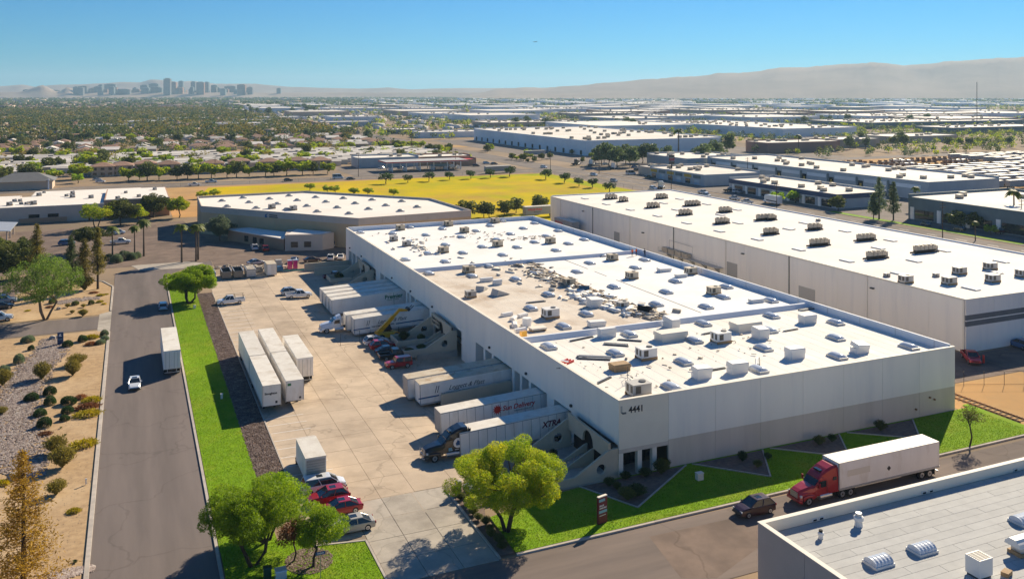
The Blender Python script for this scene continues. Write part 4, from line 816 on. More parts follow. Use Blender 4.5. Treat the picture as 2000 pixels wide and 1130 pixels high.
# parked cars by the entrance and in the yard
car('van', 'white', Vector((20.4, 101.8, 0)), 0, 'white minivan parked beside the box truck')
car('suv', 'red', Vector((20.3, 98.6, 0)), PI, 'faded red sport utility beside the white minivan')
car('sedan', 'red', Vector((21.0, 95.7, 0)), PI, 'red sedan parked under the edge of the leafy trees')
car('sedan', 'tan', Vector((21.3, 91.4, 0)), PI, 'champagne sedan parked next to the corner lawn')
car('pickup', 'white', Vector((19.9, 199.5, 0)), PI, 'white pickup with ladder rack beside the mulch bed')
rk = bpy.data.objects[-1] if False else None
pk = E('ladder_rack', Vector((20.9, 199.5, .005)), PI); T(pk, 'thin metal ladder rack over the white pickup bed', 'rack')
for s in (-.85, .85):
    MB().tube([(-1.8, s, 1.9), (2.0, s, 1.95)], .04, 'dark_steel', 5).build('rail', pk)
    for x in (-1.6, .2): MB().tube([(x, s, 1.1), (x, s, 1.9)], .04, 'dark_steel', 5).build('post', pk)
car('van', 'white', Vector((37.6, 94.2, 0)), PI, 'white van half hidden behind the front tree')
for x, y, k, c, l_, rz in ((41.6, 159.0, 'suv', 'white', 'white sport utility parked next to the yellow lift', 0), (42.0, 156.0, 'suv', 'red', 'red crossover parked beside the white sport utility', 0), (42.2, 152.8, 'sedan', 'black', 'black sedan parked between red crossover and black pickup', 0), (42.4, 149.3, 'pickup', 'black', 'black pickup parked facing the planter', 0), (41.6, 144.2, 'jeep', 'red', 'red boxy off-roader with black hardtop near the rust topped trailer', PI),
                             (33.6, 204.2, 'suv', 'silver', 'silver sport utility parked near the far entry', 0), (34.6, 200.4, 'pickup', 'white', 'white pickup tucked beside the outermost trailer', 0), (47.0, 220.5, 'pickup', 'darkred', 'dark red pickup in the shade of the ramp wall', 0),
                             (-25.8, 219.8, 'pickup', 'silver', 'silver pickup in the left car park', 0), (-25.2, 214.6, 'sedan', 'black', 'black sedan in the left car park by the gravel island', 0), (-24.8, 203.2, 'pickup', 'white', 'white pickup beside the side driveway', 0),
                             (132.0, 106.6, 'pickup', 'red', 'red pickup in the shade between the two warehouses', -2.2)):
    car(k, c, Vector((x, y, 0)), rz, l_)
for px, py, k, c, l_, rz in ((497, 487, 'suv', 'white', 'white car before the brick office front', PI/2), (518, 489, 'suv', 'red', 'red car before the brick office front', PI/2), (575, 512, 'sedan', 'blue', 'dark blue car behind the pink toilets', 1.2), (610, 511, 'sedan', 'maroon', 'purple brown car behind the ramp wall', 0), (646, 507, 'suv', 'white', 'white sport utility at the warehouse corner', 1.3), (665, 505, 'sedan', 'white', 'white sedan tight against the warehouse corner', 1.3), (662, 480, 'suv', 'black', 'black car in the shade of the beige warehouse', 0),
                             (235, 476, 'pickup', 'white', 'white pickup with bed cover in the palm lot', 0), (228, 457, 'van', 'white', 'white van behind the covered pickup', 0), (500, 516, 'sedan', 'silver', 'silver car behind the open dumpsters', .3), (130, 478, 'suv', 'blue', 'blue utility vehicle behind the conifers', 0), (395, 440, 'delivery', 'blue', 'blue box van beside the beige warehouse corner', PI/2)):
    car(k, c, P(px, py), rz, l_)
# ---- yellow telescopic lift
tp = Vector((44.6, 162.2, yz(44.6, 162)+.005)); tl = E('telehandler', tp, .12); T(tl, 'yellow telescopic lift with raised boom beside the Leggett & Platt trailer', 'lift')
MB().hull([(-2.2, .7, 1.7, .9, .85), (-1.2, .6, 1.5, .95, .9), (1.6, .6, 1.35, .95, .9), (2.2, .7, 1.1, .8, .75)], 'paint_yellow', .12).build('body', tl)
MB().hull([(-.5, 1.3, 2.7, .42, .38), (.7, 1.3, 2.65, .42, .36), (1.0, 1.3, 1.8, .42, .4)], 'glass', .08).build('cab', tl, loc=(0, .55, 0)); MB().box(-.5, .75, .13, .97, 2.68, 2.76, 'paint_yellow').build('cab_roof', tl)
bm_ = MB().hull([(-.3, -.42, .42, .32, .32), (3.8, -.34, .36, .3, .3)], 'paint_yellow', .05).build('boom', tl, loc=(-1.9, -.45, 1.7)); bm_.rotation_euler = (0, -.72, 0)
MB().hull([(3.7, -.26, .26, .24, .24), (5.6, -.24, .24, .22, .22)], 'paint_yellow', .04).build('boom_extension', bm_)
fc = MB().hull([(0, -.3, .3, .2, .2), (1.7, -.2, .16, .16, .16)], 'paint_yellow', .05).build('jib', bm_, loc=(5.5, 0, 0)); fc.rotation_euler = (0, .85, 0)
MB().box(6.6, 7.1, -.5, .5, -1.5, -.9, 'dark_steel').build('fork_carriage', bm_)
for s in (-.4, .4): MB().box(7.0, 8.0, s-.06, s+.06, -1.5, -1.42, 'dark_steel').build('fork', bm_)
for x in (-1.5, 1.5):
    for s in (-1, 1): wheel(tl, x, s*.95, .62, .42)
# ---- yard containers and clutter at the far end of the lot
def dumpster(x, y, col, lab, L=5.6, W=2.2, h=1.9, full=False):
    r = E('dumpster', (x, y, .005), PI/2); T(r, lab, 'dumpster'); m = col; l = L/2
    w_ = W/2
    MB().box(-l, l, -w_, w_, .2, .3, m).box(-l, l, -w_, -w_+.08, .3, h, m).box(-l, l, w_-.08, w_, .3, h, m).box(-l, -l+.08, -w_+.08, w_-.08, .3, h, m).box(l-.08, l, -w_+.08, w_-.08, .3, h, m).build('tub', r)
    MB().box(-l-.05, l+.05, -w_-.06, -w_+.1, h, h+.1, 'galv').box(-l-.05, l+.05, w_-.1, w_+.06, h, h+.1, 'galv').build('rim_rail', r)
    for k in range(5):
        for s in (-1, 1): MB().box(-l+.5+k*(L-1)/4-.05, -l+.5+k*(L-1)/4+.05, s*w_-.06, s*w_+.06, .2, h, m).build('rib', r)
    for x_ in (-l+.5, l-.5): MB().box(x_-.1, x_+.1, -w_+.2, w_-.2, 0, .2, 'dark_steel').build('skid', r)
    if full: MB().box(-l+.2, l-.3, -w_+.2, w_-.2, 1.5, h+.15, 'debris_mix').build('load', r)
dumpster(21.6, 228.6, 'paint_grey', 'open grey dumpster at the left end of the row'); dumpster(24.4, 228.4, 'paint_grey', 'open grey dumpster in the middle of the row'); dumpster(27.4, 228.4, 'galv', 'grey dumpster heaped with scrap beside the tall white container', full=True)
r = E('storage_container', (32.4, 228.6, .005), PI/2); T(r, 'white rusty storage container beside the scrap dumpster', 'container')
MB().box(-2.6, 2.6, -1.2, 1.2, .1, 2.9, 'trailer_tan').build('shell', r)
for k in range(9):
    for s in (-1, 1): MB().box(-2.4+k*.6-.12, -2.4+k*.6+.12, s*1.2-.03, s*1.2+.03, .2, 2.8, 'trailer_white').build('corrugation', r)
MB().box(-2.63, -2.6, -1.1, -.02, .2, 2.8, 'trailer_white').build('door', r); MB().box(-2.63, -2.6, .02, 1.1, .2, 2.8, 'trailer_white').build('door', r)
for i, x in enumerate((37.9, 39.3)):
    r = E('portable_toilet', (x, 232.8, .005)); T(r, 'bright pink portable toilet '+('next to the blue pallets' if i == 0 else 'closest to the ramp wall'), 'toilet')
    MB().box(-.55, .55, -.55, .55, 0, 2.15, 'paint_pink').build('cabin', r); MB().hull([(-.58, 2.15, 2.35, .58, .5), (.58, 2.15, 2.35, .58, .5)], 'paint_white', .1).build('roof', r); MB().box(-.4, .4, -.57, -.55, .1, 2.0, 'paint_pink').build('door', r)
for x, y, m, l_, h in ((35.0, 231.8, 'text_blue', 'blue plastic bins stacked beside the storage container', 1.1), (35.2, 234, 'ac_grey', 'tall grey cage of parts behind the blue bins', 2.4), (18.4, 231, 'paint_white', 'white utility box behind the open dumpsters', 1.6), (30, 232, 'debris_mix', 'heap of pale scrap behind the dumpster row', 1.4)):
    r = E('scrap_pile', (x, y, .0)); T(r, l_, 'pile')
    MB().box(-1.0, 1.0, -.8, .8, 0, h*.7, m).build('stack', r); MB().box(-.7, .8, -.6, .7, h*.7, h, m).build('top_layer', r)
T(rubble('scrap', 'loose scrap and pallets behind the dumpsters', [P and (430, 520), (480, 522), (520, 520), (550, 524)], 60, 1.2, .2, .7, z=0.1), 'loose scrap and pallets behind the dumpsters', 'rubble', kind='stuff')
# gate panels and fence by the lift
def fence(pts, h, label, step=3.0, mesh=True, z0=0.0, rail=True, post='dark_steel'):
    r = E('fence', (pts[0][0], pts[0][1], 0)); T(r, label, 'fence'); o = Vector((pts[0][0], pts[0][1], 0))
    for a, b in zip(pts[:-1], pts[1:]):
        a, b = Vector((*a, 0)), Vector((*b, 0)); n = max(1, int((b-a).length/step))
        for k in range(n+1):
            p = a.lerp(b, k/n)-o; ob('post', cm(('fp', h, post), lambda: MB().tube([(0, 0, 0), (0, 0, h)], .04, post, 5).mesh('post')), r, (p.x, p.y, z0))
        d = b-a; s_ = a-o
        for zz in ((h-.05, .12) if rail else (h-.05,)): MB().tube([(s_.x, s_.y, zz+z0), (s_.x+d.x, s_.y+d.y, zz+z0)], .022, post, 4).build('rail', r)
    return r
fence([(35.1, 159.6), (38.9, 160.6)], 2.2, 'open yard gate panel casting a shadow by the white sport utility', z0=-.35)
fence([(41, 161.0), (46.5, 161.2), (53, 161.2)], 2.2, 'thin metal fence between the yellow lift and the planter', z0=-.6)
fence([(117, 99.4), (138, 91), (150, 84)], 2.2, 'wire fence along the railway beside the warehouse')
fence([(14, 455.2), (216, 454.6), (217.6, 300)], 1.8, 'chain fence round the yellow park field', 8, rail=False)
o = MB().tube([(0, 0, 0), (0, 0, 1.3)], [.2, .18], 'text_red', 10).build('bollard', loc=P(1921, 708)); T(o, 'single faded red bollard between the two warehouses', 'bollard')
# railway beside the warehouse
rr = E('railway_track', (114.5, 0, 0)); T(rr, 'rusty railway track curving past the warehouse end', 'track')
for s in (-.72, .72): MB().box(s-.05, s+.05, 84, 135, .02, .17, 'rust').build('rail', rr)
for k in range(60): ob('sleeper', cm('slp', lambda: MB().box(-1.25, 1.25, -.12, .12, -.04, .03, 'bark').mesh('sleeper')), rr, (0, 84.3+k*.85, 0))
# signs and small fittings
def sign_monument():
    r = E('sign_board', P(1176, 1022), .22); T(r, 'dark upright property sign with pale panels on the front lawn', 'sign')
    MB().box(-.62, .62, -.14, .14, 0, 2.9, 'text_maroon').build('panel', r); MB().box(-.62, .62, -.15, .15, 2.9, 3.0, 'coping').build('cap', r)
    for z, w_ in ((2.45, .42), (1.25, .56)): MB().box(-.56, -.56+2*w_, -.16, -.14, z, z+.28, 'text_teal').build('plaque', r)
    ob('lettering', text_mesh('SPACE', .22, 'white_paint', bold=.01), r, (-.5, -.15, 1.95), rot=(PI/2, 0, 0)); ob('lettering', text_mesh('AVAILABLE', .2, 'white_paint', bold=.01), r, (-.5, -.15, 1.7), rot=(PI/2, 0, 0))
    ob('lettering', text_mesh('602 555', .16, 'coping'), r, (-.5, -.15, .95), rot=(PI/2, 0, 0)) if False else MB().box(-.5, .4, -.15, -.14, .95, 1.02, 'coping').build('rule', r)
sign_monument()
r = E('direction_sign', P(118, 672), 0); T(r, 'dark blue monument sign at the side driveway', 'sign'); MB().box(-.5, .5, -.15, .15, 0, 2.2, 'wall_blue').build('panel', r); MB().prism([(-.3, 1.5), (.3, 1.5), (.05, 1.75), (.2, 1.95), (-.1, 1.95)], 'y', -.17, -.15, 'white_paint').build('emblem', r); MB().box(-.35, .35, -.16, -.15, .9, .98, 'text_teal').build('rule', r)
r = E('street_sign', P(626, 1130), 0); T(r, 'blue street sign on a thin post at the corner lawn', 'sign'); MB().tube([(0, 0, 0), (0, 0, 2.6)], .035, 'steel', 6).build('post', r); MB().box(-.45, .45, -.015, .015, 2.3, 2.6, 'text_blue').build('blade', r); MB().box(-.3, .3, -.022, -.015, 2.42, 2.5, 'white_paint').build('legend', r)
for px, py, m, l_, s in ((522, 1128, 'paint_green', 'green utility cabinet on the corner lawn', (.35, .3, 1.0)), (548, 1128, 'paint_white', 'pale utility cabinet on the corner lawn', (.5, .45, .8)), (1366, 936, 'coping', 'small beige utility box on the shaded lawn', (.4, .3, .8)), (895, 965, 'ac_grey', 'grey mailbox on a post beside the truck entrance', (.3, .25, 1.5)), (380, 602, 'coping', 'small beige box at the foot of the round tree', (.25, .2, .6)), (433, 778, 'ac_white', 'small white standpipe on the long lawn', (.15, .15, .7)), (168, 945, 'ac_white', 'white marker post in the gravel garden', (.07, .07, .6))):
    r = E('utility_box', P(px, py, .08)); T(r, l_, 'box'); MB().box(-s[0], s[0], -s[1], s[1], 0, s[2], m).build('cabinet', r); MB().hull([(-s[0]-.04, s[2], s[2]+.08, s[1]+.04, s[1]), (s[0]+.04, s[2], s[2]+.08, s[1]+.04, s[1])], m, .03).build('lid', r)
# ================================================================== PLANTS
def leaves(centers, sizes, aspect, m, droop=.0, up=.0, seed=1, mi=None):
    """one quad per leaf spray, randomly turned; droop tips them downwards"""
    rs = np.random.RandomState(seed); n = len(centers); c = np.asarray(centers)
    d = rs.normal(size=(n, 3)); d[:, 2] = d[:, 2]*.7-droop+up; d /= np.linalg.norm(d, axis=1)[:, None]
    q = rs.normal(size=(n, 3)); e = np.cross(d, q); e /= np.linalg.norm(e, axis=1)[:, None]
    a = d*(np.asarray(sizes)[:, None]); b = e*(np.asarray(sizes)*aspect)[:, None]
    V = np.stack([c-a*.5, c+b*.5, c+a*.5, c-b*.5], 1).reshape(-1, 3); F = np.arange(n*4).reshape(-1, 4)
    return V, F
def blob_pts(cs, rad, per, rs, flat=.8, shell=.55):
    out = []
    for (c, r) in zip(cs, rad):
        n = int(per*r*r); v = rs.normal(size=(n, 3)); v /= np.linalg.norm(v, axis=1)[:, None]; t = shell+(1-shell)*rs.rand(n)**.7
        v = v*(r*t)[:, None]; v[:, 2] *= flat; out.append(v+np.asarray(c))
    return np.concatenate(out)
def crown_tree(seed, Rr, Hh, trunk_h, nclump, cr, per, size, asp, leaf, bark, droop=.5, flat=.75, stems=1, lean=(0, 0), tr=.22, open_=.0, zexp=1.0, layers=1.0):
    """tapered trunk, limbs to every clump, and a crown of many small leaf sprays in clumps"""
    rs = np.random.RandomState(seed); cs = []; rad = []; tries = 0
    ch = Hh-trunk_h
    while len(cs) < nclump and tries < 4000:
        tries += 1; v = rs.uniform(-1, 1, 3); d2 = v[0]**2+v[1]**2+v[2]**2
        if d2 > 1 or d2 < open_: continue
        r = cr*rs.uniform(.65, 1.25); x, y = v[0]*(Rr-r*.6)*(1+.15*rs.randn()), v[1]*(Rr-r*.6)
        z = trunk_h+ch*.5+v[2]*(ch*.5-r*.4)*layers
        z -= .12*(x*x+y*y)/Rr
        if any((x-c[0])**2+(y-c[1])**2+(z-c[2])**2 < (cr*.62)**2 for c in cs): continue
        cs.append((x+lean[0], y+lean[1], z)); rad.append(r)
    pts = blob_pts(cs, rad, per, rs, flat); sz = rs.uniform(.6, 1.4, len(pts))*size
    V, F = leaves(pts, sz, asp, leaf, droop, seed=seed)
    crown = fast('crown', V, F, leaf)
    b = MB(); forks = []
    for s in range(stems):
        a = 2*PI*s/stems+rs.rand(); sp = 0 if stems == 1 else .25*Rr
        base = Vector((0 if stems == 1 else .25*math.cos(a), 0 if stems == 1 else .25*math.sin(a), -.1)); f = Vector((sp*math.cos(a)+lean[0]*.4, sp*math.sin(a)+lean[1]*.4, trunk_h*rs.uniform(.75, 1.05)))
        mid = base.lerp(f, .5)+Vector((rs.randn()*.18, rs.randn()*.18, 0)); b.tube([base, mid, f], [tr, tr*.85, tr*.7], bark, 7); forks.append(f)
    nm = max(3, nclump//9); main = []
    for k in range(nm):
        f = forks[k % len(forks)]; c = Vector(cs[(k*7) % len(cs)]); e = f.lerp(c, .55)+Vector((0, 0, .2)); m_ = f.lerp(e, .5)+Vector((rs.randn()*.2, rs.randn()*.2, .15))
        b.tube([f, m_, e], [tr*.6, tr*.45, tr*.34], bark, 6); main.append(e)
    for c in cs:
        c = Vector(c); e = min(main, key=lambda q: (q-c).length); m_ = e.lerp(c, .5)+Vector((rs.randn()*.15, rs.randn()*.15, -.1)); b.tube([e, m_, c], [tr*.28, tr*.18, tr*.06], bark, 4)
    return b.mesh('trunk'), crown
def conifer(seed, H, Rr, leaf, n_w=34, per=46, size=.4, bare=.12, bark='bark'):
    rs = np.random.RandomState(seed); pts = []; b = MB(); b.tube([(0, 0, -.1), (0, 0, H*.5), (0, 0, H*.97)], [.02*H, .013*H, .02], bark, 7)
    for k in range(n_w):
        t = bare+(1-bare)*(k/n_w)**.9; z = H*t; L = Rr*(1-t)**.72*1.05+.15
        for j in range(5):
            a = rs.rand()*2*PI; l = L*rs.uniform(.55, 1.12); e = Vector((l*math.cos(a), l*math.sin(a), z+l*.18)); b.tube([(0, 0, z), e*1.0], [.03, .008], bark, 3)
            m = int(per*l/Rr)+6; u = rs.rand(m)**.6; p = np.stack([u*e.x, u*e.y, z+(e.z-z)*u], 1)+rs.normal(0, .13+.06*l, (m, 3)); p[:, 2] -= .12*u; pts.append(p)
    pts = np.concatenate(pts); V, F = leaves(pts, rs.uniform(.6, 1.3, len(pts))*size, .28, leaf, .25, seed=seed); return b.mesh('trunk'), fast('crown', V, F, leaf)
def palm(seed, H, fr=26, L=2.1):
    rs = np.random.RandomState(seed); b = MB(); b.tube([(0, 0, -.1), (.05, .02, H*.5), (.1, .05, H)], [.3, .2, .17], 'palm_bark', 8); b.tube([(.1, .05, H-1.3), (.1, .05, H-.2)], [.2, .48], 'palm_bark', 8)
    V = []; F = []
    for k in range(fr):
        a = 2*PI*k/fr+rs.rand()*.3; up = rs.uniform(-.6, 1.1); d = Vector((math.cos(a), math.sin(a), 0)); s = Vector((-d.y, d.x, 0)); prev = None
        for j in range(6):
            t = j/5; p = Vector((.1, .05, H))+d*(L*t*(1-.15*up*t))+Vector((0, 0, up*L*.55*t-1.0*L*t*t*.75)); w_ = .32*L*math.sin(PI*min(1, .12+t*.83))*.6
            V += [tuple(p-s*w_+Vector((0, 0, -w_*.5))), tuple(p), tuple(p+s*w_+Vector((0, 0, -w_*.5)))]
            o = len(V)-3
            if prev is not None and (j % 1 == 0): F += [(prev, prev+1, o+1, o), (prev+1, prev+2, o+2, o+1)]
            prev = o
    return b.mesh('trunk'), fast('crown', V, F, 'leaf_palm')
def tree_at(loc, key, fn, label, name='tree', rz=0, s=1.0, group=None, cat='tree'):
    t, c = cm(('tree', key), fn); r = E(name, loc, rz, scale=s); T(r, label, cat, group); ob('trunk', t, r); ob('crown', c, r); return r
# --- near trees
tree_at(Vector((36.2, 84.6, .1)), 'front', lambda: crown_tree(3, 6.5, 9.0, 2.6, 96, 1.1, 820, .22, .28, 'leaf_mesquite', 'bark', .35, stems=3, lean=(.9, .7), tr=.22, open_=.06), 'yellow green spreading tree with forked dark trunk on the front lawn', 'spreading_tree', .3)
tree_at(Vector((10.9, 88.2, .1)), 'corner1', lambda: crown_tree(8, 5.0, 8.2, 2.6, 60, 1.1, 800, .22, .28, 'leaf_lime', 'bark', .5, stems=2, tr=.22), 'large bright green leafy tree over the road kerb at the corner lawn', 'leafy_tree')
tree_at(Vector((12.8, 92.4, .1)), 'corner2', lambda: crown_tree(9, 4.4, 6.6, 1.7, 58, 1.05, 800, .22, .28, 'leaf_lime', 'bark', .5, stems=2, tr=.2), 'bright green leafy tree between the mulch bed and the red cars', 'leafy_tree')
tree_at(Vector((16.2, 85.6, .1)), 'corner3', lambda: crown_tree(12, 3.0, 5.2, 1.9, 38, .9, 800, .2, .28, 'leaf_lime', 'bark', .5, stems=1, tr=.16, lean=(.9, .5)), 'small bright green tree rising from the bark ring', 'leafy_tree')
tree_at(Vector((14.6, 87.4, .1)), 'rust', lambda: crown_tree(15, 1.7, 4.0, 1.8, 14, .8, 330, .28, .25, 'leaf_rust', 'bark', .2, stems=1, tr=.1), 'thin reddish brown tree between the green trees of the corner lawn', 'rusty_tree')
tree_at(Vector((11.6, 203.0, .1)), 'round', lambda: crown_tree(21, 6.0, 7.8, 2.4, 70, 1.3, 480, .32, .30, 'leaf_lime', 'bark', .5, stems=3, tr=.24, lean=(.6, 2)), 'round bright green tree at the far end of the long lawn', 'leafy_tree')
tree_at(P(46, 1165), 'gold', lambda: conifer(4, 13.5, 3.4, 'leaf_gold', 44, 64, .34, .05), 'golden feathery conifer in the gravel garden', 'golden_conifer')
tree_at(P(88, 624), 'euc', lambda: crown_tree(31, 8.6, 13.2, 4.2, 60, 1.5, 150, .40, .26, 'leaf_fresh', 'bark_pale', .8, flat=1.05, stems=3, tr=.26, open_=.2), 'open crowned eucalyptus with leaning trunks on the gravel island', 'eucalyptus_tree')
for px, py, h, w_, l_ in ((72, 560, 15, 2.9, 'tall olive conifer behind the eucalyptus'), (139, 566, 12.5, 2.4, 'slim olive conifer in the middle of the island row'), (165, 560, 11.5, 2.8, 'bushy olive conifer beside the flowering bush'), (191, 564, 14.5, 2.3, 'slim tall conifer at the tip of the gravel island')):
    tree_at(P(px, py), 'con%d' % px, (lambda h=h, w_=w_, px=px: conifer(px, h, w_, 'leaf_olive' if px != 139 else 'leaf_euc', 36, 44, .45, .26)), l_, 'conifer_tree')
PLB = ['at the shrubby planter edge beside the conifer', 'leaning little over the middle of the planter', 'tallest of the three at the planter', 'standing alone before the shaded lot', 'left one of the close pair of palms', 'right one of the close pair of palms']
for px, py, h in ((220, 508, 9.2), (263, 498, 8.2), (281, 500, 10.2), (355, 512, 10.2), (383, 510, 10.0), (387, 507, 9.6)):
    tree_at(P(px, py), 'palm', lambda: palm(2, 9.6), 'slim fan palm '+PLB.pop(0), 'palm_tree', px*.7, h/9.6, 'palms of the palm lot')
tree_at(P(176, 492), 'mq1', lambda: crown_tree(41, 5.4, 7.2, 3.2, 34, 1.4, 170, .5, .35, 'leaf_green', 'bark', .2, flat=.6, stems=2), 'dark green flat crowned tree in the palm lot', 'shade_tree')
tree_at(P(188, 447), 'mq2', lambda: crown_tree(42, 6.0, 9.0, 3.8, 26, 1.5, 120, .5, .35, 'leaf_mesquite', 'bark', .2, flat=.7, stems=2, open_=.1), 'half bare yellow green tree by the low brown building', 'shade_tree')
for px, py, s, k, l_ in ((235, 440, 1.25, 'mq3', 'olive green tree behind the palm lot by the brown building'), (270, 436, .95, 'mq4', 'yellow green tree behind the palm lot'), (300, 425, 1.2, 'mq3', 'olive green tree beside the low brown building end'), (350, 425, 1.1, 'mq4', 'yellow green tree at the corner of the beige warehouse'), (430, 470, .95, 'pv', 'pale green airy tree before the office annex'), (25, 545, 1.35, 'mq5', 'dense green tree left of the conifers'), (-10, 520, 1.3, 'mq5', 'dense green tree at the edge of the left car park'), (50, 505, .9, 'mq5', 'small dense green tree in the left car park')):
    fn = {'mq3': lambda: crown_tree(43, 5, 7.2, 2.2, 40, 1.3, 170, .5, .35, 'leaf_green', 'bark', .2), 'mq4': lambda: crown_tree(44, 4.4, 7.0, 2.2, 34, 1.2, 170, .5, .35, 'leaf_mesquite', 'bark', .2, open_=.05), 'pv': lambda: crown_tree(45, 5, 8.2, 1.8, 40, 1.3, 150, .5, .3, 'leaf_sage', 'bark_pale', .1), 'mq5': lambda: crown_tree(46, 5, 6.8, 1.6, 40, 1.35, 190, .5, .38, 'leaf_green', 'bark', .2)}[k]
    tree_at(P(px, py), k, fn, l_, 'shade_tree', px*.3, s)
tree_at(P(1893, 874), 'thin', lambda: crown_tree(51, 1.8, 5.0, 2.6, 12, .8, 170, .28, .3, 'leaf_green', 'bark', .1, stems=1, tr=.12, lean=(1.4, .9)), 'thin crooked tree on the lawn past the white trailer', 'young_tree')
# --- shrubs
def shrub(seed, kind):
    rs = np.random.RandomState(seed)
    if kind == 'ball':
        n = 3000; v = rs.normal(size=(n, 3)); v[:, 2] = np.abs(v[:, 2])*1.0-.3; v /= np.linalg.norm(v, axis=1)[:, None]; p = v*(1.04-.6*rs.rand(n)**2.2)[:, None]*(1+.06*np.sin(5*v[:, :1])); p[:, 2] = np.maximum(p[:, 2]+.35, .03); V, F = leaves(p, rs.uniform(.12, .22, n), .5, None, 0, .3, seed)
    elif kind == 'mound':
        n = 1100; v = rs.normal(size=(n, 3)); v[:, 2] = np.abs(v[:, 2]); v /= np.linalg.norm(v, axis=1)[:, None]; p = v*(rs.uniform(.55, 1.08, n))[:, None]; p[:, 2] *= .42; p[:, :2] *= 1+.12*rs.randn(n, 1); p[:, 2] += .04; V, F = leaves(p, rs.uniform(.12, .24, n), .45, None, 0, .6, seed)
    elif kind == 'loose':
        n = 2600; a = rs.rand(n)*2*PI; t = rs.rand(n)**.6; sp = rs.rand(n)**.6; p = np.stack([np.cos(a)*sp*t, np.sin(a)*sp*t, 1.25*t*(1-.35*sp*sp)*rs.uniform(.75, 1.1, n)+.03], 1); V, F = leaves(p, rs.uniform(.14, .30, n), .25, None, 0, .9, seed)
    else:  # agave
        V = []; F = []
        for k in range(26):
            a = rs.rand()*2*PI; e = rs.uniform(.3, 1.2); d = np.array([math.cos(a)*math.cos(e), math.sin(a)*math.cos(e), math.sin(e)]); s = np.array([-math.sin(a), math.cos(a), 0])*.07; o = len(V); V += [tuple(-s), tuple(s), tuple(d*.6+s), tuple(d*1.05), tuple(d*.6-s)]; F += [(o, o+1, o+2, o+4), (o+4, o+2, o+3, o+3)]
        V = np.array(V); F = np.array([f for f in F if len(set(f)) == 4])
    return V, F
def shrub_at(px, py, wpx, kind, leaf, label, group, i=0, z=0.0, loc=None):
    p = loc or P(px, py, z); d = p.x*sT+p.y*cT; r = (wpx/1714*d)/2
    me = cm(('shrub', kind, leaf, i % 3), lambda: fast('foliage', *shrub(77+i % 3, kind), leaf)); e = E({'ball': 'clipped_shrub', 'mound': 'flowering_shrub', 'loose': 'desert_bush', 'agave': 'agave_plant'}[kind], p, i*1.7, scale=(r*R.uniform(.85, 1.15), r*R.uniform(.8, 1.15), r*R.uniform(.75, 1.2))); T(e, label, 'shrub', group)
    ob('foliage', me, e); ob('stem', cm('stem', lambda: MB().tube([(0, 0, -.05), (0, 0, .5)], [.08, .03], 'bark', 5).mesh('stem')), e)
G1 = 'clipped round shrubs in the gravel garden'
for i, (x, y, w_) in enumerate(((61, 683, 14), (132, 676, 20), (161, 666, 18), (97, 770, 22), (62, 781, 24), (98, 789, 22), (134, 788, 27), (132, 806, 24), (78, 811, 26), (126, 820, 18), (87, 832, 27))): shrub_at(x, y, w_, 'ball', 'leaf_dark', 'dark green clipped ball shrub on the tan gravel', G1, i)
for i, (x, y, w_) in enumerate(((55, 667, 22), (37, 708, 22), (8, 727, 22), (196, 671, 17), (205, 664, 17), (204, 655, 14))): shrub_at(x, y, w_, 'ball', 'leaf_sage', 'grey green clipped ball shrub on the tan gravel', 'sage coloured ball shrubs in the gravel garden', i)
for i, (x, y, w_) in enumerate(((179, 660, 28), (179, 783, 36), (171, 810, 44), (162, 870, 50), (144, 999, 27), (5, 945, 30), (197, 577, 14), (207, 575, 10), (195, 590, 14), (203, 594, 10), (54, 607, 12))): shrub_at(x, y, w_, 'mound', 'leaf_yellow', 'low yellow flowering mound on the tan gravel', 'yellow flowering mounds', i)
for i, (x, y, w_) in enumerate(((178, 673, 25), (158, 777, 24), (171, 797, 38), (97, 600, 16), (88, 848, 24), (183, 572, 16))): shrub_at(x, y, w_, 'mound', 'leaf_rust', 'low reddish brown mound shrub on the tan gravel', 'reddish mound shrubs', i)
for i, (x, y, w_, l_) in enumerate(((150, 712, 40, 'tall olive bush beside the river rock'), (82, 740, 46, 'wide olive bush at the bend of the river rock'), (142, 733, 40, 'green brown bush just below the tall olive bush'), (5, 752, 40, 'olive bush at the far side of the river rock'), (108, 885, 56, 'large olive bush shading the lower river rock'), (122, 912, 56, 'broad olive bush in front of the large one'), (110, 965, 50, 'lone round olive bush above the bare gravel'), (3, 808, 24, 'small bush on the outer bank of the river rock'), (162, 617, 20, 'olive bush on the gravel island by the driveway'), (141, 612, 12, 'thin bush on the gravel island'), (165, 566, 40, 'tall flowering oleander bush on the gravel island'), (132, 600, 12, 'brown tufted bush on the island stones'), (163, 600, 12, 'small tuft by the island stones'))):
    shrub_at(x, y, w_, 'loose', 'leaf_olive', l_, None, i)
for i, (x, y, w_) in enumerate(((102, 592, 13), (147, 595, 13), (178, 594, 12))): shrub_at(x, y, w_, 'ball', 'leaf_green', 'small green ball shrub among the island stones', 'ball shrubs on the gravel island', i)
for i, (x, y, w_) in enumerate(((119, 836, 12), (127, 850, 14), (146, 1098, 22))): shrub_at(x, y, w_, 'agave', 'leaf_green', 'spiky agave rosette on the tan gravel', 'agaves in the gravel garden', i)
for i, (x, y, w_) in enumerate(((212, 508, 18), (228, 512, 22), (243, 507, 24), (258, 506, 20), (268, 503, 16))): shrub_at(x, y, w_, 'ball', 'leaf_sage', 'grey green shrub in the planter below the palms', 'planter shrubs below the palms', i)
for i in range(11): shrub_at(0, 0, 26+R.uniform(-6, 8), 'loose', 'leaf_green', 'dark green bush in the strip beside the truck entrance', 'bushes of the entrance strip', i, loc=Vector((34.3+R.uniform(-.3, .4), 81.4+i*1.3, .09)))
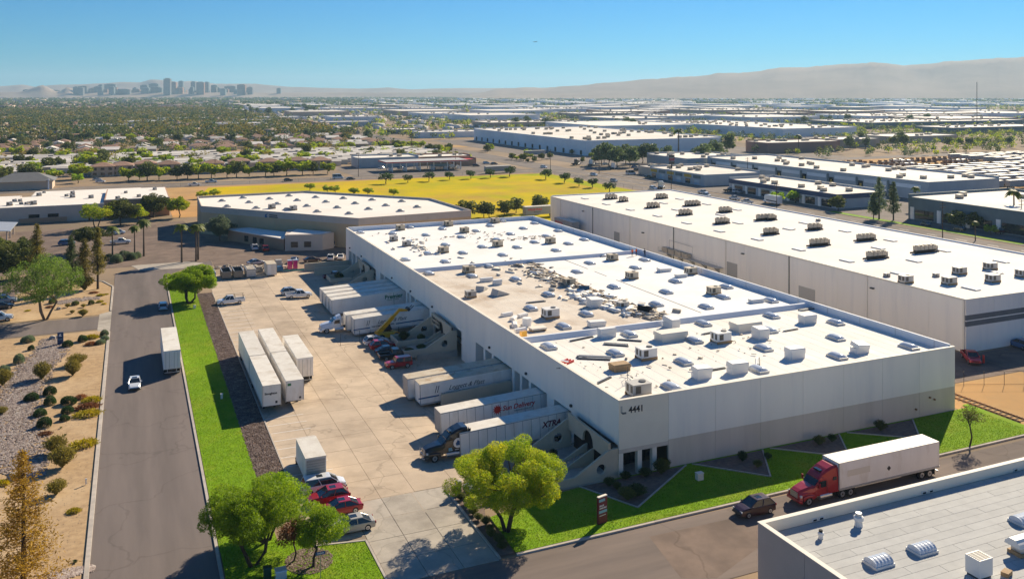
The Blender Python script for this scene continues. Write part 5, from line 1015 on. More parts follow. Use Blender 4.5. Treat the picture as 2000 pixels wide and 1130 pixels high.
for i, (x, y, w_) in enumerate(((1190, 948, 26), (1205, 955, 20), (1245, 968, 46), (1225, 975, 40), (1260, 930, 30), (1292, 925, 40), (1222, 935, 26), (1300, 912, 24), (1450, 900, 26), (1480, 912, 22), (1500, 895, 20), (1600, 868, 26), (1625, 862, 22), (1720, 840, 26))): shrub_at(x, y, w_, 'loose', 'leaf_green' if i % 2 else 'leaf_dark', 'dusky green bush in the triangular beds at the white wall', 'bushes of the triangular beds', i, z=.1)
for i, (x, y) in enumerate(((46.5, 157.5), (49, 155), (47.5, 150.2), (45, 149), (47, 100.8), (48.8, 99.4), (46.5, 213))): shrub_at(0, 0, 22, 'loose', 'leaf_dark', 'dark bush in the shade of the slanted entry walls', 'bushes at the slanted entries', i, loc=Vector((x, y, .02)))
for i, (px, py, s) in enumerate(((26, 935, .8), (103, 662, .6), (112, 660, .45), (115, 604, .5))):
    rs = np.random.RandomState(i); bm = bmesh.new(); bmesh.ops.create_icosphere(bm, subdivisions=2, radius=s)
    for v in bm.verts: v.co *= 1+rs.uniform(-.18, .18); v.co.z *= .75
    me = bpy.data.meshes.new('boulder'); bm.to_mesh(me); bm.free(); me.materials.append(M['boulder']); o = ob('boulder', me, loc=P(px, py)+Vector((0, 0, s*.35))); T(o, ['big pale boulder by the golden conifer', 'pale boulder at the top of the river rock', 'small boulder at the top of the river rock', 'white stone beside the eucalyptus'][i], 'boulder')
# ================================================================== OTHER BUILDINGS
def onX(px, py, x):
    k = (px-1000)/1714; y = (x*cT-k*x*sT)/(sT+k*cT); d = x*sT+y*cT; return y, CAMH-(py-180)*d/1714
# ---- grey roofed building at the street (only its roof corner is in view)
GX, GY, GH = 52.2, 64.2, 7.0
gb = E('office_building', (GX, GY, 0)); T(gb, 'pale building with grey sheeted roof across the street from the red truck', 'building')
def gp(n, b): return ob(n, b.mesh(n), gb, (-GX, -GY, 0))
for k in range(9): gp('wall_panel', MB().box(GX, GX+.3, GY-(k+1)*6+.02, GY-k*6-.02, 0, GH, 'wall_taupe'))
for k in range(12): gp('wall_panel', MB().box(GX+.3+k*7+.02, GX+.3+(k+1)*7-.02, GY-.3, GY, 0, GH, 'wall_taupe'))
gp('wall_core', MB().box(GX+.1, GX+.4, GY-54, GY-.1, 0, GH-.02, 'wall_cream').box(GX+.4, GX+84, GY-.42, GY-.1, 0, GH-.02, 'wall_cream'))
gp('coping', MB().box(GX-.04, GX+.46, GY-54, GY+.04, GH, GH+.06, 'coping').box(GX+.46, GX+84, GY-.46, GY+.04, GH, GH+.06, 'coping'))
gp('roof_deck', MB().box(GX+.4, GX+84, GY-54, GY-.4, 5.7, 6.0, 'joint'))
for j in range(30):
    y1 = GY-.5-j*1.0; off = (j*37 % 10)
    for k in range(6):
        x0 = GX+.45+k*10-off*(1 if k else 0); x1 = GX+.45+(k+1)*10-off
        gp('roof_sheet', MB().box(x0+.02, x1-.02, y1-1.0+.015, y1-.015, 6.0, 6.03+.004*((j+k) % 2), 'roof_grey'))
GR = 6.04
for px, py in ((1716, 1100), (1801, 1075), (1998, 1018)):
    p = P(px, py, GR); s = ob('skylight', cm('gsk', lambda: MB().box(-1.25, 1.25, -.95, .95, 0, .28, 'ac_white').mesh('curb')), gb, p-Vector((GX, GY, 0)), scale=(.85, .85, .75))
    def barrel():
        b = MB(); rings = []
        for k in range(11):
            x = -1.15+2.3*k/10; q = .86 if k % 2 == 0 else .8
            rings.append([(x, q*math.cos(a), .28+(.62*q/.86)*math.sin(a)) for a in [PI*i/10 for i in range(11)]])
        return b.loft(rings, 'lens').mesh('dome')
    ob('dome', cm('gdm', barrel), s)
for i, (px, py, s) in enumerate(((1603, 1050, .55), (1677, 1026, .9))):
    r = E('roof_vent', P(px, py, GR), 0, scale=s); T(r, ['small white pipe vent on the grey roof', 'white stacked drum vent on the grey roof'][i], 'vent')
    MB().tube([(0, 0, 0), (0, 0, .5)], [.42, .36], 'ac_white', 14).build('base', r); MB().tube([(0, 0, .5), (0, 0, .62), (0, 0, .95), (0, 0, 1.05)], [.36, .5, .5, .36], 'ac_white', 14).build('collar', r); MB().tube([(0, 0, 1.05), (0, 0, 1.35)], .32, 'galv' if i else 'dark_void', 12).build('cap', r)
r = E('evaporative_cooler', P(1912, 1122, GR), scale=.85); T(r, 'boxy cream cooler with grille top on the grey roof', 'cooler')
MB().box(-.9, .9, -.8, .8, .2, 1.9, 'ac_white').build('casing', r)
for k in range(2):
    for j in range(7): MB().box(-.8+k*.85, -.05+k*.85, -.66+j*.2, -.56+j*.2, 1.9, 1.93, 'louvre').build('slat', r)
MB().box(-.8, .8, -.7, .7, 0, .2, 'dark_steel').build('stand', r)
r = E('exhaust_fan', P(1998, 1078, GR), scale=.85); T(r, 'big grey exhaust hood on wooden sleepers on the grey roof', 'fan')
MB().hull([(-1.6, 1.0, 1.7, .9, .6), (1.6, 1.0, 1.7, .9, .6)], 'ac_white', .3).build('hood', r); MB().box(-1, 1, -.6, .6, .35, 1.05, 'galv').build('casing', r); MB().box(-1.3, 1.3, -.8, .8, 0, .35, 'wood').build('sleeper', r)
o = MB().box(-.45, .45, -.3, .3, 0, .35, 'wood').build('wooden_block', loc=P(1966, 1122, GR), rz=.3); T(o, 'small wooden block on the grey roof', 'block')
for px, py in ((1597, 1022), (1610, 1019), (1803, 964), (1817, 961), (1985, 921)):
    p = P(px, py, GR); gp('scupper', MB().box(p.x-.3, p.x+.3, GY-.52, GY-.4, 6.1, 6.35, 'ac_white').box(p.x-.2, p.x+.2, GY-.54, GY-.52, 6.14, 6.3, 'dark_void'))
# ---- second long warehouse
BX0, BX1, BY0, BY1, BH = 135.2, 185, 110.5, 277.5, 9.4
b2 = E('warehouse', (BX0, BY0, 0)); T(b2, 'long pale grey warehouse with cooling units in rows on its white roof', 'warehouse')
def bp_(n, b): return ob(n, b.mesh(n), b2, (-BX0, -BY0, 0))
n = 22; pl = (BY1-BY0)/n
for k in range(n): bp_('wall_panel', MB().box(BX0, BX0+.3, BY0+k*pl+.02, BY0+(k+1)*pl-.02, 0, BH-.3, 'wall_white').box(BX0-.003, BX0+.3, BY0+k*pl+.0, BY0+(k+1)*pl, BH-.3, BH, 'coping'))
for k in range(7):
    w_ = (BX1-BX0)/7; x = BX0+k*w_
    bp_('wall_panel', MB().box(x+.02, x+w_-.02, BY0-.3, BY0, 0, 4.6, 'wall_white').box(x+.02, x+w_-.02, BY0-.32, BY0, 4.6, 5.5, 'wall_dark').box(x+.02, x+w_-.02, BY0-.3, BY0, 5.5, 5.7, 'wall_white').box(x+.02, x+w_-.02, BY0-.32, BY0, 5.7, 6.6, 'wall_dark').box(x+.02, x+w_-.02, BY0-.3, BY0, 6.6, BH, 'wall_white'))
bp_('wall_core', MB().box(BX0+.1, BX1, BY0-.1, BY0+.3, 0, BH-.02, 'joint').box(BX0+.1, BX0+.5, BY0, BY1, 0, BH-.05, 'joint').box(BX1-.4, BX1, BY0+.3, BY1, 0, BH+.3, 'parapet').box(BX0+.5, BX1-.4, BY1-.4, BY1, 0, BH+.3, 'parapet'))
bp_('roof', MB().box(BX0+.3, BX1-.4, BY0, BY1-.4, BH-.35, BH-.02, 'roof_b2'))
bp_('coping', MB().box(BX0-.06, BX0+.3, BY0-.34, BY1, BH, BH+.06, 'coping').box(BX0+.3, BX1, BY0-.34, BY0+.0, BH, BH+.06, 'coping'))
for k in range(1, 8): y = BY0+k*pl*3-.6; bp_('downspout', MB().box(BX0-.16, BX0, y, y+.16, 0, BH-.1, 'coping' if k % 2 else 'dark_steel'))
bp_('downspout', MB().box(BX0-.2, BX0, BY0-.1, BY0+.25, 0, BH-.1, 'coping'))
for px, py in ((1705, 562), (1452, 495), (1257, 454), (1140, 412)):
    y, z = onX(px, py, BX0); bp_('wall_lamp', MB().box(BX0-.5, BX0, y-.4, y+.4, z-.15, z+.1, 'dark_steel'))
for px, w_, h in ((1576, 5, 3.4), (1205, 3.2, 3.6), (1790, 0, 0), (1430, 4, 4.2)):
    if not w_: continue
    y, z = onX(px, 500, BX0); d = E('roller_door'); d.parent = b2; d.location = (-.03, y-BY0, 0); MB().box(-.05, 0, -w_/2, w_/2, 0, h, 'ac_grey').build('door_leaf', d)
    for k in range(6): MB().box(-.06, -.05, -w_/2, w_/2, .3+k*.5, .34+k*.5, 'steel').build('slat', d)
# balcony of compressors on the left wall
ya, za = onX(1297, 487, BX0); yb, zb = onX(1413, 517, BX0); pf = E('equipment_platform', (BX0, yb, za-.3)); T(pf, 'steel platform with railing and compressors hung on the grey warehouse wall', 'platform')
LY = ya-yb; MB().box(-2.0, 0, 0, LY, 0, .15, 'galv').build('deck', pf)
for k in range(9): MB().tube([(-1.95, LY*k/8, .15), (-1.95, LY*k/8, 1.2)], .035, 'steel', 5).build('post', pf)
for z in (.5, .85, 1.2): MB().tube([(-1.95, 0, z), (-1.95, LY, z)], .03, 'steel', 5).build('rail', pf)
for k in range(5): MB().prism([(0, -1.6), (0, 0), (-1.9, 0)], 'y', LY*(k+.3)/5, LY*(k+.3)/5+.08, 'steel').build('bracket', pf)
for k in range(4): MB().box(-1.5, -.4, LY*.5+k*LY*.12, LY*.5+k*LY*.12+LY*.1, .15, 1.3, 'ac_tan').build('compressor', pf)
MB().tube([(-.9, LY*.45, .15), (-.9, LY*.45, 3.4), (-.9, LY*.85, 3.6), (-.9, LY*.85, 1.2)], .05, 'steel', 6).build('pipe', pf)
RB = BH-.02
for px, py in ((1542, 447), (1571, 436), (1560, 488), (1650, 452), (1715, 485), (1654, 510), (1739, 470), (1785, 510), (1955, 511), (1842, 490), (1942, 532), (1755, 535), (1896, 564), (1142, 388), (1184, 399), (1231, 410), (1284, 422), (1296, 397), (1320, 410), (1341, 436), (1380, 399), (1327, 389), (1405, 452), (1441, 436), (1439, 410), (1407, 420), (1479, 468), (1540, 448)):
    p = P(px, py, RB); s = ob('skylight', cm('fsk', lambda: MB().box(-.75, .75, -1.6, 1.6, 0, .2, 'galv').mesh('curb')), b2, p-Vector((BX0, BY0, 0))); ob('lens', cm('fsl', lambda: MB().box(-.68, .68, -1.5, 1.5, .2, .25, 'roof_new').mesh('lens')), s)
def rack(px, py, n):
    r = E('condenser_rack', P(px, py, RB), 0); T(r, 'brown rack with a row of %s condensers on the second warehouse roof' % {2: 'two', 3: 'three', 4: 'four', 5: 'five'}[n], 'cooling unit', 'condenser racks on the second warehouse')
    L = n*1.25
    for s in (-.6, .6): ob('skid', cm(('rks', n), lambda: MB().box(-L/2-.7, L/2+.7, -.09, .09, 0, .3, 'bark').mesh('skid')), r, (0, s, 0))
    for k in range(n):
        c = ob('condenser', cm('rkc', lambda: MB().box(-.55, .55, -.55, .55, .75, 1.7, 'ac_tan').box(-.5, -.4, -.5, .5, .3, .75, 'dark_steel').box(.4, .5, -.5, .5, .3, .75, 'dark_steel').mesh('condenser')), r, (-L/2+(k+.5)*1.25, 0, 0)); ob('fan', cm('rkf', lambda: MB().tube([(0, 0, 1.7), (0, 0, 1.85)], .4, 'dark_steel', 10).mesh('fan')), c)
    ob('control_box', cm('rkb', lambda: MB().box(-.15, .15, -.3, .3, .2, 1.4, 'ac_grey').mesh('control_box')), r, (L/2+.6, 0, 0))
for px, py, n in ((1590, 449, 3), (1599, 480, 4), (1690, 470, 4), (1711, 505, 4), (1806, 493, 5), (1505, 430, 2), (1504, 458, 3), (1192, 389, 3), (1216, 394, 2), (1291, 388, 3), (1274, 406, 3), (1351, 402, 4), (1337, 420, 3), (1415, 415, 3), (1409, 437, 3), (1492, 430, 4)): rack(px, py, n)
for px, py in ((1769, 552), (1854, 555), (1874, 535), (1939, 550), (1934, 526), (1997, 540)): ac_unit(px, py, 'grey', z=RB, s=1.05, lab='grey boxed air conditioner near the front of the second warehouse roof')
for px, py in ((1598, 432), (1732, 540), (1828, 540)): ac_unit(px, py, 'grey', z=RB, s=.5, lab='small grey vent box on the second warehouse roof')
# ---- beige warehouse with its office annex
bw = E('warehouse', (61.3, 254.4, 0)); T(bw, 'beige warehouse with angled walls, white roof and round skylights', 'warehouse')
def bwp(n, b): return ob(n, b.mesh(n), bw, (-61.3, -254.4, 0))
PL = [(20.9, 302.3), (61.3, 254.4), (98, 258), (96, 293), (60, 333), (21.6, 331.2)]
for a, b_ in zip(PL, PL[1:]+PL[:1]):
    a, b_ = Vector(a), Vector(b_); L = (b_-a).length; n = max(2, round(L/7.5)); d = (b_-a)/n; nn = Vector((d.y, -d.x)).normalized()
    for k in range(n):
        p, q = a+d*k+d*.003, a+d*(k+1)-d*.003; i_ = -nn*.3
        bwp('wall_panel', MB().prism([p, q, q+i_, p+i_], 'z', 0, 7.0, 'wall_tan').prism([p+nn*.01, q+nn*.01, q+i_, p+i_], 'z', 7.0, 9.0, 'wall_taupe'))
cx = sum(p[0] for p in PL)/6; cy = sum(p[1] for p in PL)/6; ins = lambda f: [(cx+(x-cx)*f, cy+(y-cy)*f) for x, y in PL]
bwp('roof', MB().prism(ins(.992), 'z', 7.8, 8.3, 'roof_b2')); bwp('wall_core', MB().prism(ins(.995), 'z', .05, 7.8, 'joint'))
for px, py in ((434, 392), (475, 386), (487, 395), (527, 388), (565, 382), (542, 398), (581, 391), (617, 385), (600, 402), (637, 394), (671, 387), (659, 405), (694, 397), (727, 390), (720, 408), (754, 401), (785, 393), (782, 412), (815, 404), (444, 403), (501, 406), (560, 409), (620, 413), (682, 417)):
    p = P(px, py+1, 8.3); s = ob('skylight', cm('bsk', lambda: MB().box(-1.1, 1.1, -1.1, 1.1, 0, .25, 'galv').mesh('curb')), bw, p-Vector((61.3, 254.4, 0))); ob('dome', cm('bdm', lambda: MB().loft([[(r_*math.cos(2*PI*k/14), r_*math.sin(2*PI*k/14), z_) for k in range(14)] for r_, z_ in ((1.05, .25), (.95, .5), (.65, .75), (.2, .85))], 'ac_grey').mesh('dome', True)), s)
for px, py in ((531, 407), (573, 410)): ac_unit(px, py, 'grey', z=8.3, lab='small grey unit on the beige warehouse roof')
a, b_ = Vector((20.9, 302.3)), Vector((61.3, 254.4)); ang = math.atan2((b_-a).y, (b_-a).x); nn = Vector((-(a-b_).y, (a-b_).x)).normalized()
p = a.lerp(b_, .43); bwp('emblem', MB().box(0, .01, 0, .01, 0, .01, 'text_blue'))
e = ob('lettering', text_mesh('logistics', 1.3, 'text_dark', .02, bold=.02), bw, (p.x+nn.x*-.06-61.3, p.y+nn.y*-.06-254.4, 7.3), rot=(PI/2, 0, ang)) if False else None
nrm = Vector(((b_-a).y, -(b_-a).x)).normalized()
ob('emblem', MB().prism([(0, 0), (1.2, .2), (.6, .7), (1.3, 1.3), (.2, 1.1)], 'y', -.03, 0, 'text_blue').mesh('emblem'), bw, (p.x+nrm.x*.05-61.3, p.y+nrm.y*.05-254.4, 6.9), rot=(0, 0, ang))
ob('sign_bar', MB().box(1.8, 5.2, -.03, 0, .2, .5, 'text_dark').box(1.8, 5.0, -.03, 0, .8, 1.1, 'text_dark').mesh('sign_bar'), bw, (p.x+nrm.x*.05-61.3, p.y+nrm.y*.05-254.4, 6.9), rot=(0, 0, ang))
an = E('office_annex', (41, 260, 0)); T(an, 'low office annex of brick and taupe walls in the shade of the beige warehouse', 'building')
def anp(n, b): return ob(n, b.mesh(n), an, (-41, -260, 0))
anp('wall', MB().prism([(27.5, 285.5), (40.8, 260.6), (46, 268), (34, 285)], 'z', 0, 3.2, 'wall_brown')); anp('roof', MB().prism([(27.2, 285.8), (40.6, 260.2), (46.5, 268), (34, 286)], 'z', 3.2, 3.5, 'roof_b2'))
anp('wall', MB().prism([(40.9, 259.4), (51.2, 256.6), (55, 259), (46, 270), (43, 269)], 'z', 0, 4.6, 'wall_taupe')); anp('roof', MB().prism([(41.5, 260), (51, 257.3), (54.2, 259.5), (46, 269)], 'z', 4.6, 4.72, 'roof_b2'))
for k, t in enumerate((.35, .5, .62)):
    q = Vector((27.5, 285.5)).lerp(Vector((40.8, 260.6)), t); anp('window_pane', MB().box(-.05, .05, -1, 1, .6, 2.4, 'glass')).location += Vector((q.x, q.y, 0)); an.children[-1].rotation_euler.z = math.atan2(-24.9, 13.3)+PI/2
for t in (.25, .6):
    q = Vector((40.9, 259.4)).lerp(Vector((51.2, 256.6)), t); anp('window_pane', MB().box(-1, 1, -.06, .06, 1.0, 2.6, 'glass')).location += Vector((q.x, q.y, 0)); an.children[-1].rotation_euler.z = math.atan2(-2.8, 10.3)
# ---- low brown building with white roof at the left
sb = E('low_building', (-42, 350, 0)); T(sb, 'long low brown building with white stepped roof beyond the palm lot', 'building')
def sbp(n, b): return ob(n, b.mesh(n), sb, (42, -350, 0))
for (x0, x1, y0, y1, h) in ((-80, -9, 350, 385, 5.6), (-9, 13.2, 352, 392, 6.6), (-36, 4, 385, 408, 5.2), (-80, -40, 385, 400, 4.6)):
    sbp('wall', MB().box(x0, x1, y0, y1, 0, h, 'wall_brown' if h > 6 else 'wall_taupe')); sbp('roof', MB().box(x0+.4, x1-.4, y0+.4, y1-.4, h-.4, h+.02, 'roof_b2')); sbp('coping', MB().box(x0-.05, x1+.05, y0-.05, y0+.4, h, h+.25, 'coping'))
for x in (-33, -27): sbp('window', MB().box(x, x+3.4, 349.9, 350.1, 1.8, 3.0, 'dark_void'))
sbp('window_surround', MB().box(-36, -21, 349.7, 349.88, .2, 1.7, 'wall_brown'))
for x in (-52, -14, 6): sbp('pilaster', MB().box(x, x+.5, 349.6, 350.1, 0, 5.5, 'rust'))
for i in range(30):
    x, y = R.uniform(-70, 11), R.uniform(353, 402); h = 6.62 if x > -9 and y < 392 else (5.62 if y < 385 else 5.22)
    if (x > 3 and y > 391) or (x < -37 and y > 384): continue
    r = ac_unit(0, 300, 'grey', z=0, s=R.uniform(.55, .95), lab='small grey rooftop unit on the low brown building'); r.location = (x, y, h); r['group'] = 'rooftop units of the low brown building'
cp = E('carport', P(-8, 470)); T(cp, 'steel carport with sloping grey canopy at the left lot edge', 'carport'); MB().prism([(-9, 4.6), (4.5, 3.4), (4.5, 3.6), (-9, 4.8)], 'y', -6, 14, 'galv').build('canopy', cp)
for y in (-4, 4, 12): MB().box(3.2, 3.6, y, y+.4, 0, 3.6, 'wall_taupe').build('post', cp)

# ================================================================== FARTHER BUILDINGS
def far_wh(x0, x1, y0, y1, h, wall, label, roof='roof_far', units=8, group=None, band=None, name='warehouse', docks=0, us=1.0):
    r = E(name, (x0, y0, 0)); T(r, label, 'warehouse' if name == 'warehouse' else 'building', group); a, b = x1-x0, y1-y0
    m = MB().box(0, a, 0, b, 0, h, wall)
    m.build('wall', r)
    MB().box(.5, a-.5, .5, b-.5, h-.3, h+.03, roof).build('roof', r)
    MB().box(a-.5, a, 0, b, h, h+.9, wall).box(0, a, b-.5, b, h, h+.9, wall).build('parapet', r)
    if band: MB().box(-.06, a+.06, -.06, b, h*.72, h*.9, band).build('band', r)
    for k in range(docks):
        y = b*(k+.5)/docks; MB().box(-.12, 0, y-1.5, y+1.5, .3, 3.6, 'dark_void').build('dock_door', r)
    for k in range(units):
        ob('roof_unit', cm('ru', lambda: MB().box(-1.1, 1.1, -.9, .9, 0, .4, 'dark_steel').box(-1.1, 1.1, -.9, .9, .4, 1.5, 'ac_tan').mesh('roof_unit')), r, (R.uniform(3, a-3), R.uniform(3, b-3), h), R.choice((0, PI/2)), scale=us)
    return r
far_wh(301, 421, 560, 785, 11, 'far_white', 'huge white warehouse with dotted roof behind the eucalyptus row', units=70, docks=16, us=1.2)
g = far_wh(257, 291, 356, 405, 5.6, 'wall_steel', 'grey shop block with yellow mural band on its street side', name='shop_building', units=9)
for k in range(6): MB().box(-.1, 0, 3+k*7.8, 9.2+k*7.8, 3.3, 4.8, 'wall_yellow' if k % 2 else 'wall_slate').build('mural', g); MB().box(-.12, 0, 4+k*7.8, 8+k*7.8, .3, 2.7, 'glass' if k % 2 else 'paint_lightblue').build('shop_window', g)
far_wh(262, 276, 409, 425, 4.6, 'far_tan', 'small tan shop beside the mural block', name='shop_building', units=2)
g = far_wh(255, 281, 266, 334, 5.6, 'wall_steel', 'low shop block with dark blue fascia on the wide street', name='shop_building', units=10)
MB().box(-.25, 0, -.2, 68, 3.9, 5.8, 'wall_blue').box(-.25, 26, -.25, 0, 3.9, 5.8, 'wall_blue').build('fascia', g)
for k in range(7): MB().box(-.08, 0, 3+k*9.2, 8.5+k*9.2, .3, 3.2, 'glass').build('shop_window', g); MB().box(-.1, 0, 9+k*9.2, 10.4+k*9.2, 0, 3.6, 'wall_white').build('pier', g)
g = far_wh(309, 352, 270, 425, 8, 'wall_steel', 'long grey warehouse with yellow dock recesses behind the blue shop block', units=26)
for k in range(8):
    y = 4+k*18.5; MB().box(-.1, 0, y, y+13, 4.6, 6.2, 'far_white').build('wall_band', g); MB().box(-.12, 0, y+13.6, y+16.6, 0, 5.2, 'dark_void').build('recess_shade', g); MB().box(-.18, -.12, y+14.5, y+15.6, .2, 4.0, 'wall_yellow').build('door', g); MB().box(-.3, 0, y+16.8, y+17.8, 0, 6.8, 'wall_slate').build('pilaster', g)  # flat near-black plates: the shade of the dock bays as colour
far_wh(296, 340, 427, 470, 7.4, 'wall_steel', 'grey warehouse wing with yellow doors past the mural block', units=14)
g = far_wh(260, 312, 130, 236, 8, 'wall_slate', 'dark slate office block behind the grass verge', name='office_block', units=22)
for k in range(9): MB().box(-.1, 0, 3+k*11.5, 11+k*11.5, .5, 3.6, 'glass').build('window_band', g); MB().box(-.2, 0, 11.4+k*11.5, 13+k*11.5, 0, 4.4, 'wall_white').build('pier', g)
S(rect('grass_verge', 246, 249.5, 182, 262, .03, 'lawn'))
# hand-placed mid distance sheds (near corner from the survey, size in metres)
SHEDS = [(1530, 271, 95, 230, 10, 'far_white', 'white warehouse beyond the yellow canopy shop'), (1345, 259, 62, 150, 9, 'far_white', 'white warehouse with dark dock strip behind the huge one'), (955, 252, 130, 60, 8, 'far_tan', 'tan brick warehouse with long pale roof'), (820, 270, 66, 26, 6, 'far_white', 'low flat warehouse by the widened street'), (755, 262, 40, 24, 5, 'wall_slate', 'small dark fronted shed before the tan warehouse'), (650, 240, 70, 60, 9, 'far_white', 'white warehouse with blue trim near the trees'), (590, 226, 80, 70, 10, 'paint_lightblue', 'pale blue warehouse at the residential edge'), (640, 219, 170, 90, 9, 'far_white', 'broad pale warehouse far behind the blue one'), (800, 222, 70, 60, 12, 'far_white', 'taller white block with dark windows'),
         (1040, 222, 150, 130, 10, 'far_white', 'wide white shed behind the tan warehouse'), (1130, 232, 120, 80, 9, 'far_tan', 'tan low shed left of the smoke'), (1290, 238, 140, 100, 9, 'far_white', 'white shed under the smoke'), (1380, 225, 190, 120, 10, 'far_tan', 'brown office shed right of the smoke'), (1480, 231, 120, 90, 9, 'far_brick', 'brick coloured shed beside the far tree clump'), (1700, 238, 260, 120, 9, 'far_white', 'long white shed behind the tree clump'), (1700, 252, 280, 110, 8, 'wall_slate', 'long dark walled shed with pale roof'), (1610, 290, 60, 30, 7, 'far_tan', 'tan two storey office behind the storage yard'), (1745, 280, 80, 40, 6, 'far_tan', 'tan low office with white doors'), (1500, 300, 70, 26, 8, 'far_brick', 'brown block with dark glass entrance'), (1860, 262, 160, 50, 7, 'wall_slate', 'dark low shed at the bushy avenue')]
for px, py, a, b, h, m, l_ in SHEDS:
    p = P(px, py); far_wh(p.x, p.x+a, p.y, p.y+b, h, m, l_, units=int(a*b/420)+4, us=1.2)
# block after block of sheds beyond
BLK = []
for i in range(9):
    for j in range(11):
        x = 270+i*185+R.uniform(-20, 20); y = 860+j*190+R.uniform(-20, 20)
        if x > 1.38*y or R.random() < .22: continue
        if i == 0 and j < 2: continue
        d = x*sT+y*cT; X = x*cT-y*sT
        if any(abs(P(s[0], s[1]).x-x) < 110 and abs(P(s[0], s[1]).y-y) < 110 for s in SHEDS): continue
        BLK.append((x, y))
for k, (x, y) in enumerate(BLK):
    m = R.choice(['far_white']*3+['far_tan', 'wall_steel', 'far_brick']); far_wh(x, x+R.uniform(80, 140), y, y+R.uniform(80, 140), R.uniform(8, 11), m, 'far %s shed with pale flat roof in the industrial district' % {'far_white': 'white', 'far_tan': 'tan', 'wall_steel': 'grey', 'far_brick': 'brick coloured'}[m], units=6 if y < 1500 else 0, group='far sheds of the industrial district', us=1.3)
for k in range(7):
    x = -60+k*48; y = 1150+(k % 3)*130; far_wh(x, x+R.uniform(60, 90), y, y+22, 7, 'far_white' if k % 2 else 'wall_steel', 'long white shed among the houses', units=3, group='long sheds among the houses')
# ---- petrol station
gs = E('petrol_station', (136, 487, 0)); T(gs, 'petrol station with long red edged canopy beside the far street', 'station')
def gsp(n, b): return ob(n, b.mesh(n), gs, (-136, -487, 0))
gsp('canopy', MB().box(134, 184, 489, 507, 5.0, 5.9, 'ac_grey')); gsp('canopy_edge', MB().box(133.9, 184.1, 488.9, 489, 5.15, 5.8, 'text_red').box(133.9, 134, 489, 507, 5.15, 5.8, 'text_red')); gsp('canopy_edge', MB().box(133.95, 184.1, 488.85, 488.9, 5.05, 5.2, 'paint_white'))
for k in range(6):
    for y in (492, 504): gsp('column', MB().box(138+k*8.4, 138.6+k*8.4, y, y+.6, 0, 5, 'paint_white'))
    gsp('pump', MB().box(137.6+k*8.4, 139+k*8.4, 496, 499, 0, 2.0, 'paint_white'))
far_wh(126, 164, 524, 542, 6, 'wall_steel', 'grey station shop behind the red edged canopy', name='shop_building', units=4)
far_wh(166, 200, 528, 545, 5.4, 'wall_brown', 'dark red low diner beside the petrol station', name='shop_building', units=4)
g = far_wh(186, 199, 515, 524, 4, 'wall_brown', 'small red roofed drive in by the petrol station', name='shop_building', units=0, roof='text_red')
tk = E('tanker_truck', P(860, 330)); T(tk, 'blue silver tanker truck on the station forecourt', 'truck'); MB().loft([[(x, 1.1*math.cos(2*PI*k/12), 2.3+1.0*math.sin(2*PI*k/12)) for k in range(12)] for x in (-6, 5)], 'paint_lightblue').build('tank', tk); MB().hull([(6.0, .6, 2.9, 1.1, 1), (7.6, .6, 2.7, 1.1, 1), (9, .6, 1.6, 1, .8)], 'paint_white', .15).build('cab', tk); MB().box(-6, 8.5, -.5, .5, .7, 1.1, 'dark_steel').build('chassis', tk)
for x in (-5, -3.7, 5.2, 8.2):
    for s in (-1, 1): wheel(tk, x, s*.95, .52, .4)
# ---- apartments and houses
def hip(a, b, h, rh, wall, ov=.6):
    w = MB().box(-a/2, a/2, -b/2, b/2, 0, h, wall)
    A, B = a/2+ov, b/2+ov; q = min(A, B)*.9
    r = MB()
    if a >= b: rv = [(-A+q, 0, h+rh), (A-q, 0, h+rh)]
    else: rv = [(0, -B+q, h+rh), (0, B-q, h+rh)]
    vs = [(-A, -B, h), (A, -B, h), (A, B, h), (-A, B, h)]+rv
    fs = [(0, 1, 5, 4), (2, 3, 4, 5), (1, 2, 5), (3, 0, 4)] if a >= b else [(0, 1, 4), (1, 2, 5, 4), (2, 3, 5), (3, 0, 4, 5)]
    r.add(vs, fs+[(0, 3, 2, 1)], 'roof_tile'); return w.mesh('wall'), r.mesh('roof')
for i, (px, py) in enumerate(((200, 346), (238, 346), (285, 344), (330, 341), (420, 341), (475, 338), (530, 335), (590, 334), (640, 336))):
    p = P(px, py); r = E('apartment_house', (p.x, p.y+8+(i % 3)*7, 0)); T(r, 'tan two storey apartment house with brown hip roof behind the street trees', 'house', 'apartment houses along the far street'); w_, rf = cm('apt', lambda: hip(11.5, 11, 5.6, 1.9, 'far_tan')); ob('wall', w_, r); ob('roof', rf, r)
    for k in range(3):
        for z in (.9, 3.5): ob('window', cm('apw', lambda: MB().box(-.9, .9, -.08, .05, 0, 1.4, 'glass').mesh('window')), r, (-3.8+k*3.8, -5.5, z))
    MB().box(-4.5, 5.2, 5.6, 15, 0, 5.0, 'far_tan').box(-4.3, 5.0, 5.8, 14.8, 5.0, 5.1, 'roof_b2').build('rear_wing', r)
HOMES = []
def home(x, y, kind, rz, label, group):
    if kind == 0: w_, rf = cm('mob', lambda: (MB().box(-7.2, 7.2, -2.3, 2.3, 0, 2.9, 'home_wall').mesh('wall'), MB().prism([(-2.6, 2.9), (2.6, 2.9), (0, 3.5)], 'x', -7.4, 7.4, 'home_roof').mesh('roof')))
    elif kind == 1: w_, rf = cm('hs1', lambda: hip(14, 10, 3, 1.9, 'home_wall'))
    else: w_, rf = cm('hs2', lambda: (MB().box(-6, 6, -5, 5, 0, 3, 'home_wall').mesh('wall'), MB().prism([(-5.6, 2.9), (5.6, 2.9), (0, 4.8)], 'x', -6.4, 6.4, 'home_roof').mesh('roof')))
    r = E('mobile_home' if kind == 0 else 'house', (x, y, 0), rz); T(r, label, 'house', group); ob('wall', w_, r); ob('roof', rf, r); HOMES.append((x, y))
cnt = 0
